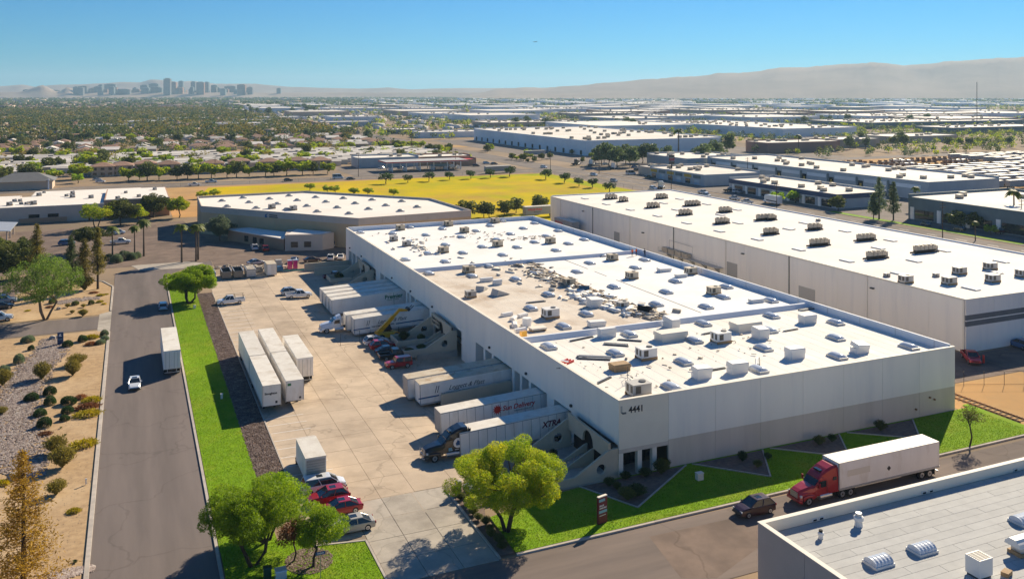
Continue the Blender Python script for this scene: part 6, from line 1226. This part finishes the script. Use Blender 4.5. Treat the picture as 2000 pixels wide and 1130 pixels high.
for j in range(12):
    for i in range(26):
        x = -110+i*17.2+(j % 2)*6+R.uniform(-1.2, 1.2); y = 548+j*11.8+R.uniform(-.8, .8)
        if x > 205 or x < -.12*y-30 or (x > 118 and y < 552) or R.random() < .07: continue
        home(x, y, 0, R.uniform(-.1, .1), 'long pale roofed mobile home in the crowded park', 'mobile homes of the park'); cnt += 1
for j in range(9):
    for i in range(24):
        x = -180+i*21+R.uniform(-3, 3); y = 728+j*27+R.uniform(-3, 3)
        if x > 205 or x < -.12*y-30 or R.random() < .14: continue
        k = R.choice((1, 2)); home(x, y, k, R.choice((0, PI/2)), 'far %s single storey house among the trees' % ('brown hipped' if k == 1 else 'pale gabled'), 'far houses among the trees')
def far_boxes(name, label, n, xr, y0, y1, m, hs, sz):
    V = []; F = []; k = 0
    while k < n:
        y = y0+(y1-y0)*R.random()**.8; x = R.uniform(*xr(y)); a, b, h = R.uniform(*sz), R.uniform(*sz), R.uniform(*hs); o = k*8
        for q in range(8): V.append((x+(a if q & 1 else -a)/2, y+(b if q & 2 else -b)/2, h if q & 4 else 0))
        F += [tuple(o+z for z in f) for f in ((0, 1, 5, 4), (2, 6, 7, 3), (0, 4, 6, 2), (1, 3, 7, 5), (4, 5, 7, 6))]; k += 1
    o = ob(name, fast(name, V, F, m)); T(o, label, 'houses', kind='stuff')
far_boxes('distant_housing', 'mass of small pale houses fading towards the skyline', 1800, lambda y: (-.14*y-40, .5*y), 1000, 4200, 'home_roof', (3, 4.5), (8, 18))
far_boxes('distant_housing', 'mass of small brown roofed houses fading towards the skyline', 2200, lambda y: (-.14*y-40, min(230, .5*y)), 930, 3600, 'roof_tile', (4, 6.5), (8, 16))
far_boxes('distant_housing', 'mass of tan houses among the tree crowns', 1400, lambda y: (-.14*y-40, min(230, .5*y)), 930, 3000, 'far_tan', (4, 6.5), (8, 16))
far_boxes('distant_sheds', 'mass of far flat roofed sheds towards the mountains', 420, lambda y: (.25*y, 1.5*y), 1900, 5500, 'far_white', (6, 11), (30, 110))
far_boxes('distant_sheds', 'mass of far tan sheds on the plain', 420, lambda y: (-.14*y, 1.5*y), 2600, 6700, 'far_tan', (5, 12), (20, 80))
# ---- storage yard of trailers and racks
k = 0
for j in range(17):
    for i in range(16):
        x = 372+i*18+R.uniform(-2, 2); y = 290+j*8.6+R.uniform(-1.5, 1.5)
        if x > 1.36*y+30 or R.random() < .12: continue
        if j > 9 and i < 8:
            r = E('lumber_stack', (x, y, 0)); T(r, 'rusty rack of stacked steel and lumber in the storage yard', 'stack', 'stacks of the storage yard'); ob('stack', cm(('ls', k % 3), lambda: MB().box(-6, 6, -1.2, 1.2, .3, 1.2+.5*(k % 3), ('rust', 'debris_mix', 'galv')[k % 3]).mesh('stack')), r)
            for s in (-5, 0, 5): ob('upright', cm('lsu', lambda: MB().box(-.12, .12, -1.4, 1.4, 0, 2.6, 'rust').mesh('upright')), r, (s, 0, 0))
        else: trailer(Vector((x, y, 0)), 0 if R.random() < .5 else PI, 'plain white trailer parked in the far storage yard', L=14.6, far=True, group='trailers of the storage yard')
        k += 1
for px, py, l_ in ((972, 338, 'white trailer turning on the far street'), (1045, 305, 'white trailer behind the dry verge')): trailer(P(px, py), .1, l_, far=True)
t = trailer(Vector((139, 293, 0)), PI, 'white trailer lettered in red beyond the second warehouse', far=True, L=14); o = side_text(t, 'WILLIE ITULE', 6.0, 2.7, .95, 'text_red', 1, bold=.03); side_text(t, 'PRODUCE', 3.6, 1.9, .6, 'text_dark', 1)
t = trailer(Vector((131.6, 258, 0)), -PI/2, 'white trailer lettered in red against the second warehouse', far=True, L=13); side_text(t, 'WILLIE ITULE', -6, 2.5, .95, 'text_red', -1, bold=.03)
# ---- traffic and parked cars in the distance
FC = [(379, 363, 'pickup', 'white', 0), (412, 357, 'pickup', 'lightblue', 0), (563, 354, 'suv', 'black', 0), (685, 351, 'sedan', 'black', 0), (660, 349, 'delivery', 'white', 0), (1062, 328, 'suv', 'white', -1.2), (1160, 343, 'suv', 'white', -1.3), (1199, 355, 'suv', 'silver', -1.4), (1276, 370, 'suv', 'white', -1.5), (1373, 378, 'pickup', 'white', -1.5), (1380, 383, 'sedan', 'silver', -1.5), (1435, 390, 'pickup', 'white', 1.6), (1459, 397, 'pickup', 'white', 1.6), (1425, 374, 'pickup', 'black', 0), (1440, 376, 'suv', 'white', 0), (1449, 377, 'sedan', 'silver', 0), (1458, 378, 'sedan', 'grey', 0), (1232, 341, 'delivery', 'white', 0), (1267, 348, 'suv', 'green', 0), (1245, 334, 'suv', 'black', 0), (1252, 329, 'sedan', 'silver', 0), (1240, 328, 'sedan', 'blue', 0), (1260, 327, 'sedan', 'black', 0), (1183, 322, 'sedan', 'white', 0), (720, 324, 'sedan', 'lightblue', 0), (745, 330, 'suv', 'white', .5), (783, 330, 'suv', 'blue', .5), (700, 323, 'suv', 'white', 0), (838, 316, 'suv', 'white', 0), (885, 317, 'sedan', 'white', 0), (930, 325, 'suv', 'maroon', 0), (950, 320, 'suv', 'lightblue', 0), (965, 321, 'sedan', 'black', 0), (912, 318, 'suv', 'black', 0), (1000, 306, 'sedan', 'silver', 0), (1030, 302, 'sedan', 'red', 0), (1808, 440, 'sedan', 'grey', 1.2), (1873, 450, 'suv', 'black', 1.5), (1801, 425, 'suv', 'white', 0), (1830, 430, 'sedan', 'black', 0), (1858, 433, 'suv', 'grey', 0), (1958, 456, 'pickup', 'darkred', 0), (165, 346, 'suv', 'blue', .3), (190, 352, 'sedan', 'silver', 0), (196, 356, 'sedan', 'white', 0), (150, 338, 'sedan', 'white', 0), (20, 335, 'sedan', 'blue', 0), (1125, 322, 'pickup', 'black', 0), (1545, 420, 'sedan', 'grey', 1.5), (1993, 678, 'suv', 'blue', 1.4)]
for i, (px, py, k, c, rz) in enumerate(FC):
    p = P(px, py); car(k, c, p, rz, 'far %s %s %s' % (c.replace('lightblue', 'pale blue').replace('darkred', 'dark red'), {'suv': 'sport utility', 'hatch': 'hatchback', 'delivery': 'delivery van', 'van': 'minivan'}.get(k, k), 'on the street past the yellow field' if (py > 345 and px < 720) else ('near the petrol station' if px < 1010 else ('on the wide street by the low shops' if px < 1470 else 'near the slate office block'))), 'far cars', far=True, name='far_car', z=0)
r = E('motor_home', P(1509, 398), PI/2-.05); T(r, 'big white motor home driving on the wide street', 'motor home'); MB().hull([(-4.6, .6, 3.6, 1.25, 1.2), (3.0, .6, 3.6, 1.25, 1.2), (4.0, 1.9, 3.3, 1.2, 1.1)], 'paint_white', .15).build('body', r); MB().hull([(3.0, .5, 1.9, 1.1, 1), (4.9, .5, 1.3, 1.0, .8)], 'paint_white', .1).build('cab', r); MB().box(-4, 2.6, -1.27, 1.27, 1.2, 1.6, 'text_dark').build('stripe', r)
for x in (-2.8, 3.6):
    for s in (-1, 1): wheel(r, x, s*1.0, .42, .3)
for px, py, c in ((1156, 323, 'white'), (1199, 330, 'white'), (1127, 322, 'black'), (1292, 368, 'white')): tractor(P(px, py), .8, c, '%s tractor unit %s' % (c, 'parked under the eucalyptus row' if px == 1156 else ('parked before the mural block' if px == 1199 else ('waiting at the dry verge' if px == 1127 else 'driving on the wide street by the mural block'))), sleeper=True)
# ---- poles, billboards
def pole(px, py, h, label, arms=1, lamp=False, group='wooden power poles'):
    r = E('utility_pole', P(px, py)); T(r, label, 'pole', group); ob('shaft', cm(('pl', h), lambda: MB().tube([(0, 0, 0), (0, 0, h)], [.17, .1], 'bark' if not lamp else 'steel', 7).mesh('shaft')), r)
    for k in range(arms): ob('crossarm', cm('pa', lambda: MB().box(-1.3, 1.3, -.07, .07, -.08, .08, 'bark').mesh('crossarm')), r, (0, 0, h-.6-k*1.1))
for px, py, h in ((1311, 372, 12), (1517, 420, 12), (1841, 470, 12), (1075, 335, 13), (1170, 340, 13), (700, 345, 12), (890, 330, 12), (420, 345, 11), (560, 300, 11), (150, 330, 11), (1460, 352, 12), (1909, 255, 24), (1995, 455, 11), (1690, 300, 11), (1780, 300, 11)): pole(px, py, h, 'dark wooden power pole with crossarm beside the street', 2)
bb = E('billboard', P(1312, 350)); T(bb, 'dark stacked roadside sign board by the mural block', 'sign'); MB().tube([(0, 0, 0), (0, 0, 8)], .3, 'dark_steel', 8).build('post', bb)
for k in range(4): MB().box(-1.6, 1.6, -.25, .25, 8+k*1.7, 9.4+k*1.7, ['text_dark', 'text_maroon', 'dark_steel', 'coping'][k]).build('panel', bb)
ra = E('radio_mast', P(1908, 256)); T(ra, 'tall thin lattice radio mast on the plain', 'mast')
for s in ((-.6, -.35), (.6, -.35), (0, .7)): MB().tube([(s[0], s[1], 0), (s[0]*.3, s[1]*.3, 58)], .14, 'dark_steel', 4).build('leg', ra)
for k in range(18): MB().tube([(-.6+.02*k, -.3, k*3.2), (.6-.02*k, .3, k*3.2+3.2)], .07, 'dark_steel', 3).build('brace', ra)
# ---- skyline
TW = [(149, 170, 8), (164, 169, 14), (186, 172, 17), (197, 166, 8), (216, 165, 22), (240, 175, 30), (267, 175, 14), (282, 167, 14), (301, 164, 19), (327, 154, 13), (338, 161, 14), (349, 171, 25), (354, 159, 9), (378, 160, 9), (392, 161, 15), (404, 161, 9), (419, 167, 12), (450, 169, 22), (472, 166, 16), (545, 173, 8), (52, 176, 12), (108, 177, 20), (440, 174, 16)]
R2 = random.Random(4)
TW += [(R2.uniform(135, 490), R2.uniform(169, 179), R2.uniform(6, 16)) for _ in range(44)]
for i, (px, py, wp_) in enumerate(TW):
    D = 6750+(i*137 % 9)*60; k = (px-1000)/1714; x = k*D*cT+D*sT; y = -k*D*sT+D*cT; h = CAMH+(180-py)*D/1714; w_ = wp_*D/1714; r = E('office_tower', (x, y, 0), -TH); T(r, 'hazy %s office tower of the distant skyline' % ('slender' if wp_ < 10 else ('broad' if wp_ > 16 else 'grey')), 'tower', 'towers of the distant skyline')
    m = ('wall_slate', 'wall_dark', 'roof_tile', 'wall_slate')[i % 4]; MB().box(-w_/2, w_/2, -14, 14, 0, h, m).build('shaft', r); MB().box(-w_*.3, w_*.3, -8, 8, h, h+5, m).build('crown', r)
    nb = int(h/9)
    for q in range(nb): ob('window_band', cm(('wbd', round(w_)), lambda: MB().box(-w_*.46, w_*.46, -14.5, -14, 0, 4.2, 'glass').mesh('window_band')), r, (0, 0, 6+q*9))
# ================================================================== FAR VEGETATION
FT = {}
for key, args in dict(a=(101, 4.2, 6.4, 1.6, 16, 1.5, 34, 1.0, .5, 'leaf_green', 'bark', .1), b=(102, 4.6, 6.8, 1.8, 18, 1.5, 34, 1.0, .5, 'leaf_mesquite', 'bark', .2), c=(103, 4.0, 8.6, 2.2, 18, 1.5, 30, 1.0, .45, 'leaf_euc', 'bark_pale', .3), d=(104, 3.0, 4.6, 1.4, 12, 1.1, 60, .6, .5, 'leaf_dark', 'bark', .1), e=(105, 3.4, 5.0, 1.4, 12, 1.3, 40, .8, .5, 'leaf_lime', 'bark', .2)).items(): FT[key] = (lambda a=args: crown_tree(*a))
FL = dict(a='dusty green broad tree', b='yellow green broad tree', c='grey green tall eucalyptus', d='small dark round tree', e='bright green round tree')
def ft(p, key, s, where, group): tree_at(p, 'far'+key, FT[key], FL[key]+' '+where, 'tree', R.uniform(0, 6), s, group)
for q in ((754, 359), (797, 357), (838, 354), (878, 351), (920, 349), (958, 347), (995, 345), (1066, 350), (1102, 357), (1131, 364), (1157, 366), (1190, 375)): ft(P(*q), 'd', R.uniform(.95, 1.35), 'on the yellow park field', 'trees of the park field')
for q in ((640, 376), (655, 377), (690, 381), (718, 381), (768, 383), (605, 372), (420, 385), (395, 388)): ft(P(*q), 'b', .55, 'bushy and low behind the beige warehouse', 'low trees behind the beige warehouse')
for q in ((910, 428), (955, 425), (985, 422), (1008, 416), (945, 424), (1052, 414)): ft(P(*q), 'a', R.uniform(.8, 1.1), 'between the beige warehouse and the white one', 'trees between the warehouses')
for i in range(15): ft(P(290+i*25+R.uniform(-6, 6), 352-i*.9), R.choice('ab'), R.uniform(1.0, 1.5), 'in the row before the apartment houses', 'street trees before the apartments')
for q in ((1175, 322), (1190, 325), (1205, 327), (1222, 322), (1240, 318), (1255, 318), (1300, 318), (1270, 318), (1180, 318), (1230, 326), (1375, 322), (1385, 318), (1360, 320), (1400, 316), (1420, 300)): ft(P(*q), 'c', R.uniform(1.2, 1.9), 'in the row before the huge warehouse', 'eucalyptus row before the huge warehouse')
for q, s in (((1500, 380), 1.0), ((1553, 396), 1.1), ((1519, 396), 1.0), ((1637, 412), .9), ((1345, 340), 1.0), ((1365, 338), .9), ((1320, 340), .9), ((1870, 445), .9), ((1903, 448), .9), ((1935, 458), .7)): ft(P(*q), 'e' if s != .9 else 'a', s, 'beside the wide street', 'trees beside the wide street')
for px, py, h, l_ in ((1717, 428, 15.5, 'tall dark conifer on the grass verge'), (1745, 430, 14, 'broad dark conifer on the grass verge'), (1706, 428, 9.5, 'small dark conifer on the grass verge')): tree_at(P(px, py), 'vc%d' % px, (lambda h=h, px=px: conifer(px, h, h*.24, 'leaf_euc', 26, 34, .7, .2)), l_, 'conifer_tree')
for px, py, h in ((1788, 410, 9), (1981, 447, 13), (1325, 308, 20), (846, 268, 15), (804, 292, 13), (1905, 470, 6), (1560, 300, 14), (1215, 220, 18), (480, 240, 20), (110, 280, 14)): tree_at(P(px, py), 'palm', None, 'far lone palm above the roofs', 'palm_tree', px, h/9.6, 'far palms')
for i in range(26): ft(P(R.uniform(985, 1180), R.uniform(300, 318)), R.choice('aab'), R.uniform(.35, .75), 'on the dry verge by the street corner', 'bushy trees on the dry verge')
for i in range(14): ft(P(R.uniform(800, 960), R.uniform(286, 300)), R.choice('abe'), R.uniform(.7, 1.1), 'behind the petrol station', 'trees behind the petrol station')
for i in range(16): ft(P(R.uniform(1000, 1300), R.uniform(247, 252)), 'c', R.uniform(1.1, 1.7), 'behind the huge warehouse roof', 'trees behind the huge warehouse')
for i in range(24): ft(P(R.uniform(-10, 300), R.uniform(322, 360)), R.choice('abbe'), R.uniform(.8, 1.35), 'beyond the low brown building', 'trees beyond the low brown building')
dk = E('dark_roofed_hall', (P(45, 372).x, P(45, 372).y+10, 0)); T(dk, 'hall with dark grey hipped roof beyond the low brown building', 'building'); dw, dr = hip(24, 16, 4, 3.6, 'far_tan', 1.2); ob('wall', dw, dk); o = ob('roof', dr, dk); setmat(o, 'wall_dark')
for k in range(4): MB().box(10.5-.3, 10.5+.3, -9+k*1.5, -8.5+k*1.5, 0, 5-.5*k, 'far_white').build('gable_frame', dk)
def spot(y0, y1, xr):
    for _ in range(60):
        y = R.uniform(y0, y1); x = R.uniform(*xr(y))
        if all(abs(x-a) > 6 or abs(y-b) > 4 for a, b in HOMES if abs(a-x) < 8): return Vector((x, y, 0))
    return Vector((x, y, 0))
for i in range(80): ft(spot(545, 720, lambda y: (-.12*y-15, 208)), R.choice('abbe'), R.uniform(.7, 1.15), 'between the mobile homes', 'trees between the mobile homes')
for i in range(36): ft(spot(720, 930, lambda y: (-.12*y-15, 208)), R.choice('aabc'), R.uniform(.8, 1.3), 'among the far houses', 'trees among the far houses')
for i in range(34):
    px = R.uniform(1480, 2000); ft(P(px, R.choice((R.uniform(283, 292), R.uniform(228, 246)))), R.choice('acb'), R.uniform(.9, 1.7), 'in the green belt behind the storage yard', 'trees behind the storage yard')
for i in range(22): ft(P(R.uniform(470, 640), R.uniform(205, 232)), 'c', R.uniform(1.3, 2.0), 'at the edge of the far sheds', 'trees at the far sheds')
def forest(name, label, n, gen, leafs, quads, size, hgt):
    V = []; rs = NR; pts = np.array([gen() for _ in range(n)]); sc_ = rs.uniform(.7, 1.35, n)
    v = rs.normal(size=(n, quads, 3)); v /= np.linalg.norm(v, axis=2)[:, :, None]; v *= (rs.rand(n, quads)**.45)[..., None]
    c = v*np.array([1, 1, .75])*(hgt*.55*sc_)[:, None, None]; c[..., 2] += (hgt*.55*sc_)[:, None]; c[..., 0] += pts[:, :1]; c[..., 1] += pts[:, 1:2]
    c = c.reshape(-1, 3); Vv, F = leaves(c, rs.uniform(.6, 1.4, len(c))*size, .65, None, .1, seed=9)
    mi = np.repeat(rs.randint(0, len(leafs), n), quads); o = ob(name, fast(name, Vv, F, leafs, mi)); T(o, label, 'trees', kind='stuff')
def rnd(xr, y0, y1, p=1.0):
    def g():
        y = y0+(y1-y0)*R.random()**p; return (R.uniform(*xr(y)), y)
    return g
forest('distant_trees', 'mass of tree crowns among the houses towards the skyline', 3300, rnd(lambda y: (-.15*y-40, min(215, .9*y)), 900, 2400), ['leaf_green', 'leaf_olive', 'leaf_dark', 'leaf_green'], 44, 2.4, 9.8)
def between(y0, y1):
    def g():
        p = spot(y0, y1, lambda y: (-.13*y-20, 208)); return (p.x, p.y)
    return g
forest('distant_trees', 'countless smaller crowns between the mobile homes', 170, between(540, 720), ['leaf_green', 'leaf_olive', 'leaf_mesquite'], 70, 1.1, 5.2)
forest('distant_trees', 'countless smaller crowns among the far houses', 330, between(715, 960), ['leaf_green', 'leaf_olive', 'leaf_dark'], 50, 1.4, 6.0)
def lots():
    while True:
        x, y = R.uniform(432, 1050), R.uniform(458, 850)
        if x < 1.4*y and not any(P(q[0], q[1]).x-4 < x < P(q[0], q[1]).x+q[2]+4 and P(q[0], q[1]).y-4 < y < P(q[0], q[1]).y+q[3]+4 for q in SHEDS): return (x, y)
forest('distant_trees', 'scattered bushy crowns on the lots behind the storage yard', 620, lots, ['leaf_green', 'leaf_euc', 'leaf_mesquite'], 60, 1.3, 5.5)
def belts():
    while True:
        y = 800+2200*R.random(); x = R.uniform(225, 1.4*y)
        if not any(a-12 < x < a+150 and b-8 < y < b+145 for a, b in BLK) and not (290 < x < 432 and y < 795): return (x, y)
forest('distant_trees', 'scattered tree crowns between the far sheds', 3600, belts, ['leaf_green', 'leaf_euc', 'leaf_mesquite'], 30, 2.2, 7.0)
forest('distant_trees', 'dark belt of crowns on the plain before the skyline', 11000, rnd(lambda y: (-.15*y-60, 1.45*y), 2300, 6600, .8), ['leaf_green', 'leaf_euc', 'leaf_dark'], 12, 7.0, 10.0)
# ================================================================== MOUNTAINS
def ridge(name, prof, D, depth, seed, rough):
    rs = np.random.RandomState(seed); pxs = np.arange(-500, 2600, 8.0); py = np.interp(pxs, [p[0] for p in prof], [p[1] for p in prof]); n = len(pxs); rows = []
    py = py+np.convolve(rs.randn(n), np.ones(5)/5, 'same')*rough+np.convolve(rs.randn(n), np.ones(17)/17, 'same')*rough*1.5
    rel = [0, .18, .4, .62, .82, 1.0, .7, .3, 0]; off = [-1, -.8, -.55, -.32, -.14, 0, .25, .6, 1]
    for r_, o_ in zip(rel, off):
        d = D+o_*depth; k = (pxs-1000)/1714; top = CAMH+(180-py)*D/1714; z = np.maximum(top, 2)*r_
        if 0 < r_ < 1: z = z*(1+.16*np.convolve(rs.randn(n), np.ones(7)/7, 'same'))
        z = np.maximum(z, 0)-.6*(r_ == 0); dd = d+np.convolve(rs.randn(n), np.ones(5)/5, 'same')*depth*.03*(r_ not in (0, 1))
        rows.append(np.stack([k*dd*cT+dd*sT, -k*dd*sT+dd*cT, z], 1))
    V = np.concatenate(rows); F = [(a*n+b, a*n+b+1, (a+1)*n+b+1, (a+1)*n+b) for a in range(len(rel)-1) for b in range(n-1)]
    S(ob(name, fast(name, V, F, 'hill')))
ridge('mountains', [(-500, 207), (850, 207), (930, 180), (1000, 173), (1100, 168), (1155, 162), (1200, 159), (1305, 151), (1400, 143), (1500, 136), (1600, 128), (1700, 121), (1760, 125), (1850, 122), (1950, 115), (2000, 112), (2600, 104)], 6600, 1500, 3, 2.0)
ridge('hills', [(-500, 168), (0, 169), (45, 166), (70, 170), (100, 166), (160, 165), (240, 160), (275, 161), (295, 155), (320, 157), (345, 160), (375, 158), (420, 164), (500, 164), (560, 170), (700, 174), (757, 171), (800, 175), (900, 172), (2600, 172)], 9500, 900, 7, .5)
ridge('low_hills', [(-500, 180), (40, 180), (75, 168), (85, 166), (110, 179), (118, 178), (133, 169), (150, 179), (160, 181), (2600, 181)], 6900, 350, 9, .15)
# ================================================================== WORKERS, SMOKE, HAZE
def person(loc, top, label, pose=0, rz=0):
    pts = [(0, 0, .95), (0, 0, 1.2), (0, 0, 1.45), (0, .0, 1.56), (0, .02, 1.72), (0, 0, 1.42), (.19, 0, 1.42), (.27, .05, 1.14), (.25, .25, .98), (-.19, 0, 1.42), (-.27, .05, 1.14), (-.25, .25, .98), (.1, 0, .9), (.12, .03, .48), (.13, -.02, .07), (.13, .12, .03), (-.1, 0, .9), (-.12, .03, .48), (-.13, -.02, .07), (-.13, .12, .03)]
    ed = [(0, 1), (1, 2), (2, 3), (3, 4), (2, 5), (5, 6), (6, 7), (7, 8), (5, 9), (9, 10), (10, 11), (0, 12), (12, 13), (13, 14), (14, 15), (0, 16), (16, 17), (17, 18), (18, 19)]
    rad = [.15, .14, .14, .06, .1, .1, .075, .05, .04, .075, .05, .04, .1, .07, .05, .04, .1, .07, .05, .04]
    me = bpy.data.meshes.new('figure'); me.from_pydata(pts, ed, []); o = bpy.data.objects.new('f', me); C.objects.link(o); md = o.modifiers.new('s', 'SKIN'); sv = me.skin_vertices[0].data
    for i, r_ in enumerate(rad): sv[i].radius = (r_, r_)
    sv[0].use_root = True; o.modifiers.new('u', 'SUBSURF').levels = 1; dg = bpy.context.evaluated_depsgraph_get(); m2 = bpy.data.meshes.new_from_object(o.evaluated_get(dg)); bpy.data.objects.remove(o)
    for q in (top, 'cloth_dark', 'skin'): m2.materials.append(MT[q])
    for p in m2.polygons: p.material_index = 2 if p.center.z > 1.52 or (p.center.z < 1.05 and p.center.y > .2) else (0 if p.center.z > .93 else 1); p.use_smooth = True
    r = E('person', loc, rz); T(r, label, 'person'); ob('body', m2, r); MB().loft([[(.13*math.cos(2*PI*k/10)*q, .02+.14*math.sin(2*PI*k/10)*q, z) for k in range(10)] for z, q in ((1.74, 1.0), (1.8, .95), (1.86, .5))], 'paint_white' if top != 'cloth_dark' else 'cloth_dark').build('hard_hat', r)
person(P(1243, 499, RZ+.05), 'cloth_orange', 'roof worker in orange vest facing the wall', rz=.4); person(P(1235, 500, RZ+.05), 'cloth_orange', 'roof worker in orange vest beside a black bundle', rz=2.2); person(P(1259, 501, RZ+.05), 'cloth_dark', 'roof worker in dark clothes by the far roof wall', rz=-1)
def smoke():
    p = P(1245, 240); V = bmesh.new()
    for k in range(9):
        t = k/8; s = 3+9*t; m = Matrix.Translation((p.x+62*t*cT, p.y-62*t*sT*.6, 10+19*t)) @ Matrix.Diagonal((s*1.15, s, s*.6, 1)); bmesh.ops.create_icosphere(V, subdivisions=2, radius=1, matrix=m)
    me = bpy.data.meshes.new('smoke'); V.to_mesh(me); V.free()
    m = bpy.data.materials.new('smoke'); m.use_nodes = True; t = m.node_tree; t.nodes.remove(t.nodes['Principled BSDF']); v = t.nodes.new('ShaderNodeVolumePrincipled'); v.inputs['Color'].default_value = (.9, .9, .92, 1)
    no = t.nodes.new('ShaderNodeTexNoise'); no.inputs['Scale'].default_value = .16; no.inputs['Detail'].default_value = 4; g = t.nodes.new('ShaderNodeNewGeometry'); t.links.new(g.outputs['Position'], no.inputs['Vector'])
    mr = t.nodes.new('ShaderNodeMapRange'); mr.inputs[1].default_value = .45; mr.inputs[2].default_value = .75; mr.inputs[4].default_value = .22; t.links.new(no.outputs['Fac'], mr.inputs[0]); t.links.new(mr.outputs[0], v.inputs['Density']); t.links.new(v.outputs[0], t.nodes['Material Output'].inputs['Volume']); me.materials.append(m)
    T(ob('smoke', me), 'drifting white smoke plume above the far sheds', 'smoke', kind='stuff')
def haze(dens):
    m = bpy.data.materials.new('haze'); m.use_nodes = True; t = m.node_tree; t.nodes.remove(t.nodes['Principled BSDF']); v = t.nodes.new('ShaderNodeVolumePrincipled'); v.inputs['Color'].default_value = (.42, .66, .88, 1); v.inputs['Density'].default_value = dens; v.inputs['Anisotropy'].default_value = .2
    t.links.new(v.outputs[0], t.nodes['Material Output'].inputs['Volume']); b = MB(); b.ms = []
    o = MB().box(-16000, 17000, -12000, 17000, -3, 335, 'joint').build('haze'); o.data.materials.clear(); o.data.materials.append(m); T(o, 'pale blue haze over the whole plain', 'haze', kind='stuff')
ap = E('airplane', (P(1045, 212).x, P(1045, 212).y, 190), 2.2); k_ = (1045-1000)/1714; ap.location = (k_*2600*cT+2600*sT, -k_*2600*sT+2600*cT, CAMH+98*2600/1714); T(ap, 'tiny dark airplane in the blue sky above the plain', 'airplane')
MB().loft([[(x, r_*math.cos(2*PI*q/8), r_*math.sin(2*PI*q/8)) for q in range(8)] for x, r_ in ((-7, .2), (-5, .8), (4, .9), (6.5, .2))], 'dark_steel').build('fuselage', ap); MB().prism([(-1.5, -7), (.3, -7), (1.8, 0), (.3, 7), (-1.5, 7), (-1.2, 0)], 'z', -.1, .1, 'dark_steel').build('wing', ap); MB().prism([(-6.8, 0), (-5, 0), (-6.2, 2.4), (-7, 2.4)], 'y', -.1, .1, 'dark_steel').build('tail_fin', ap)
smoke()
haze(7e-5)
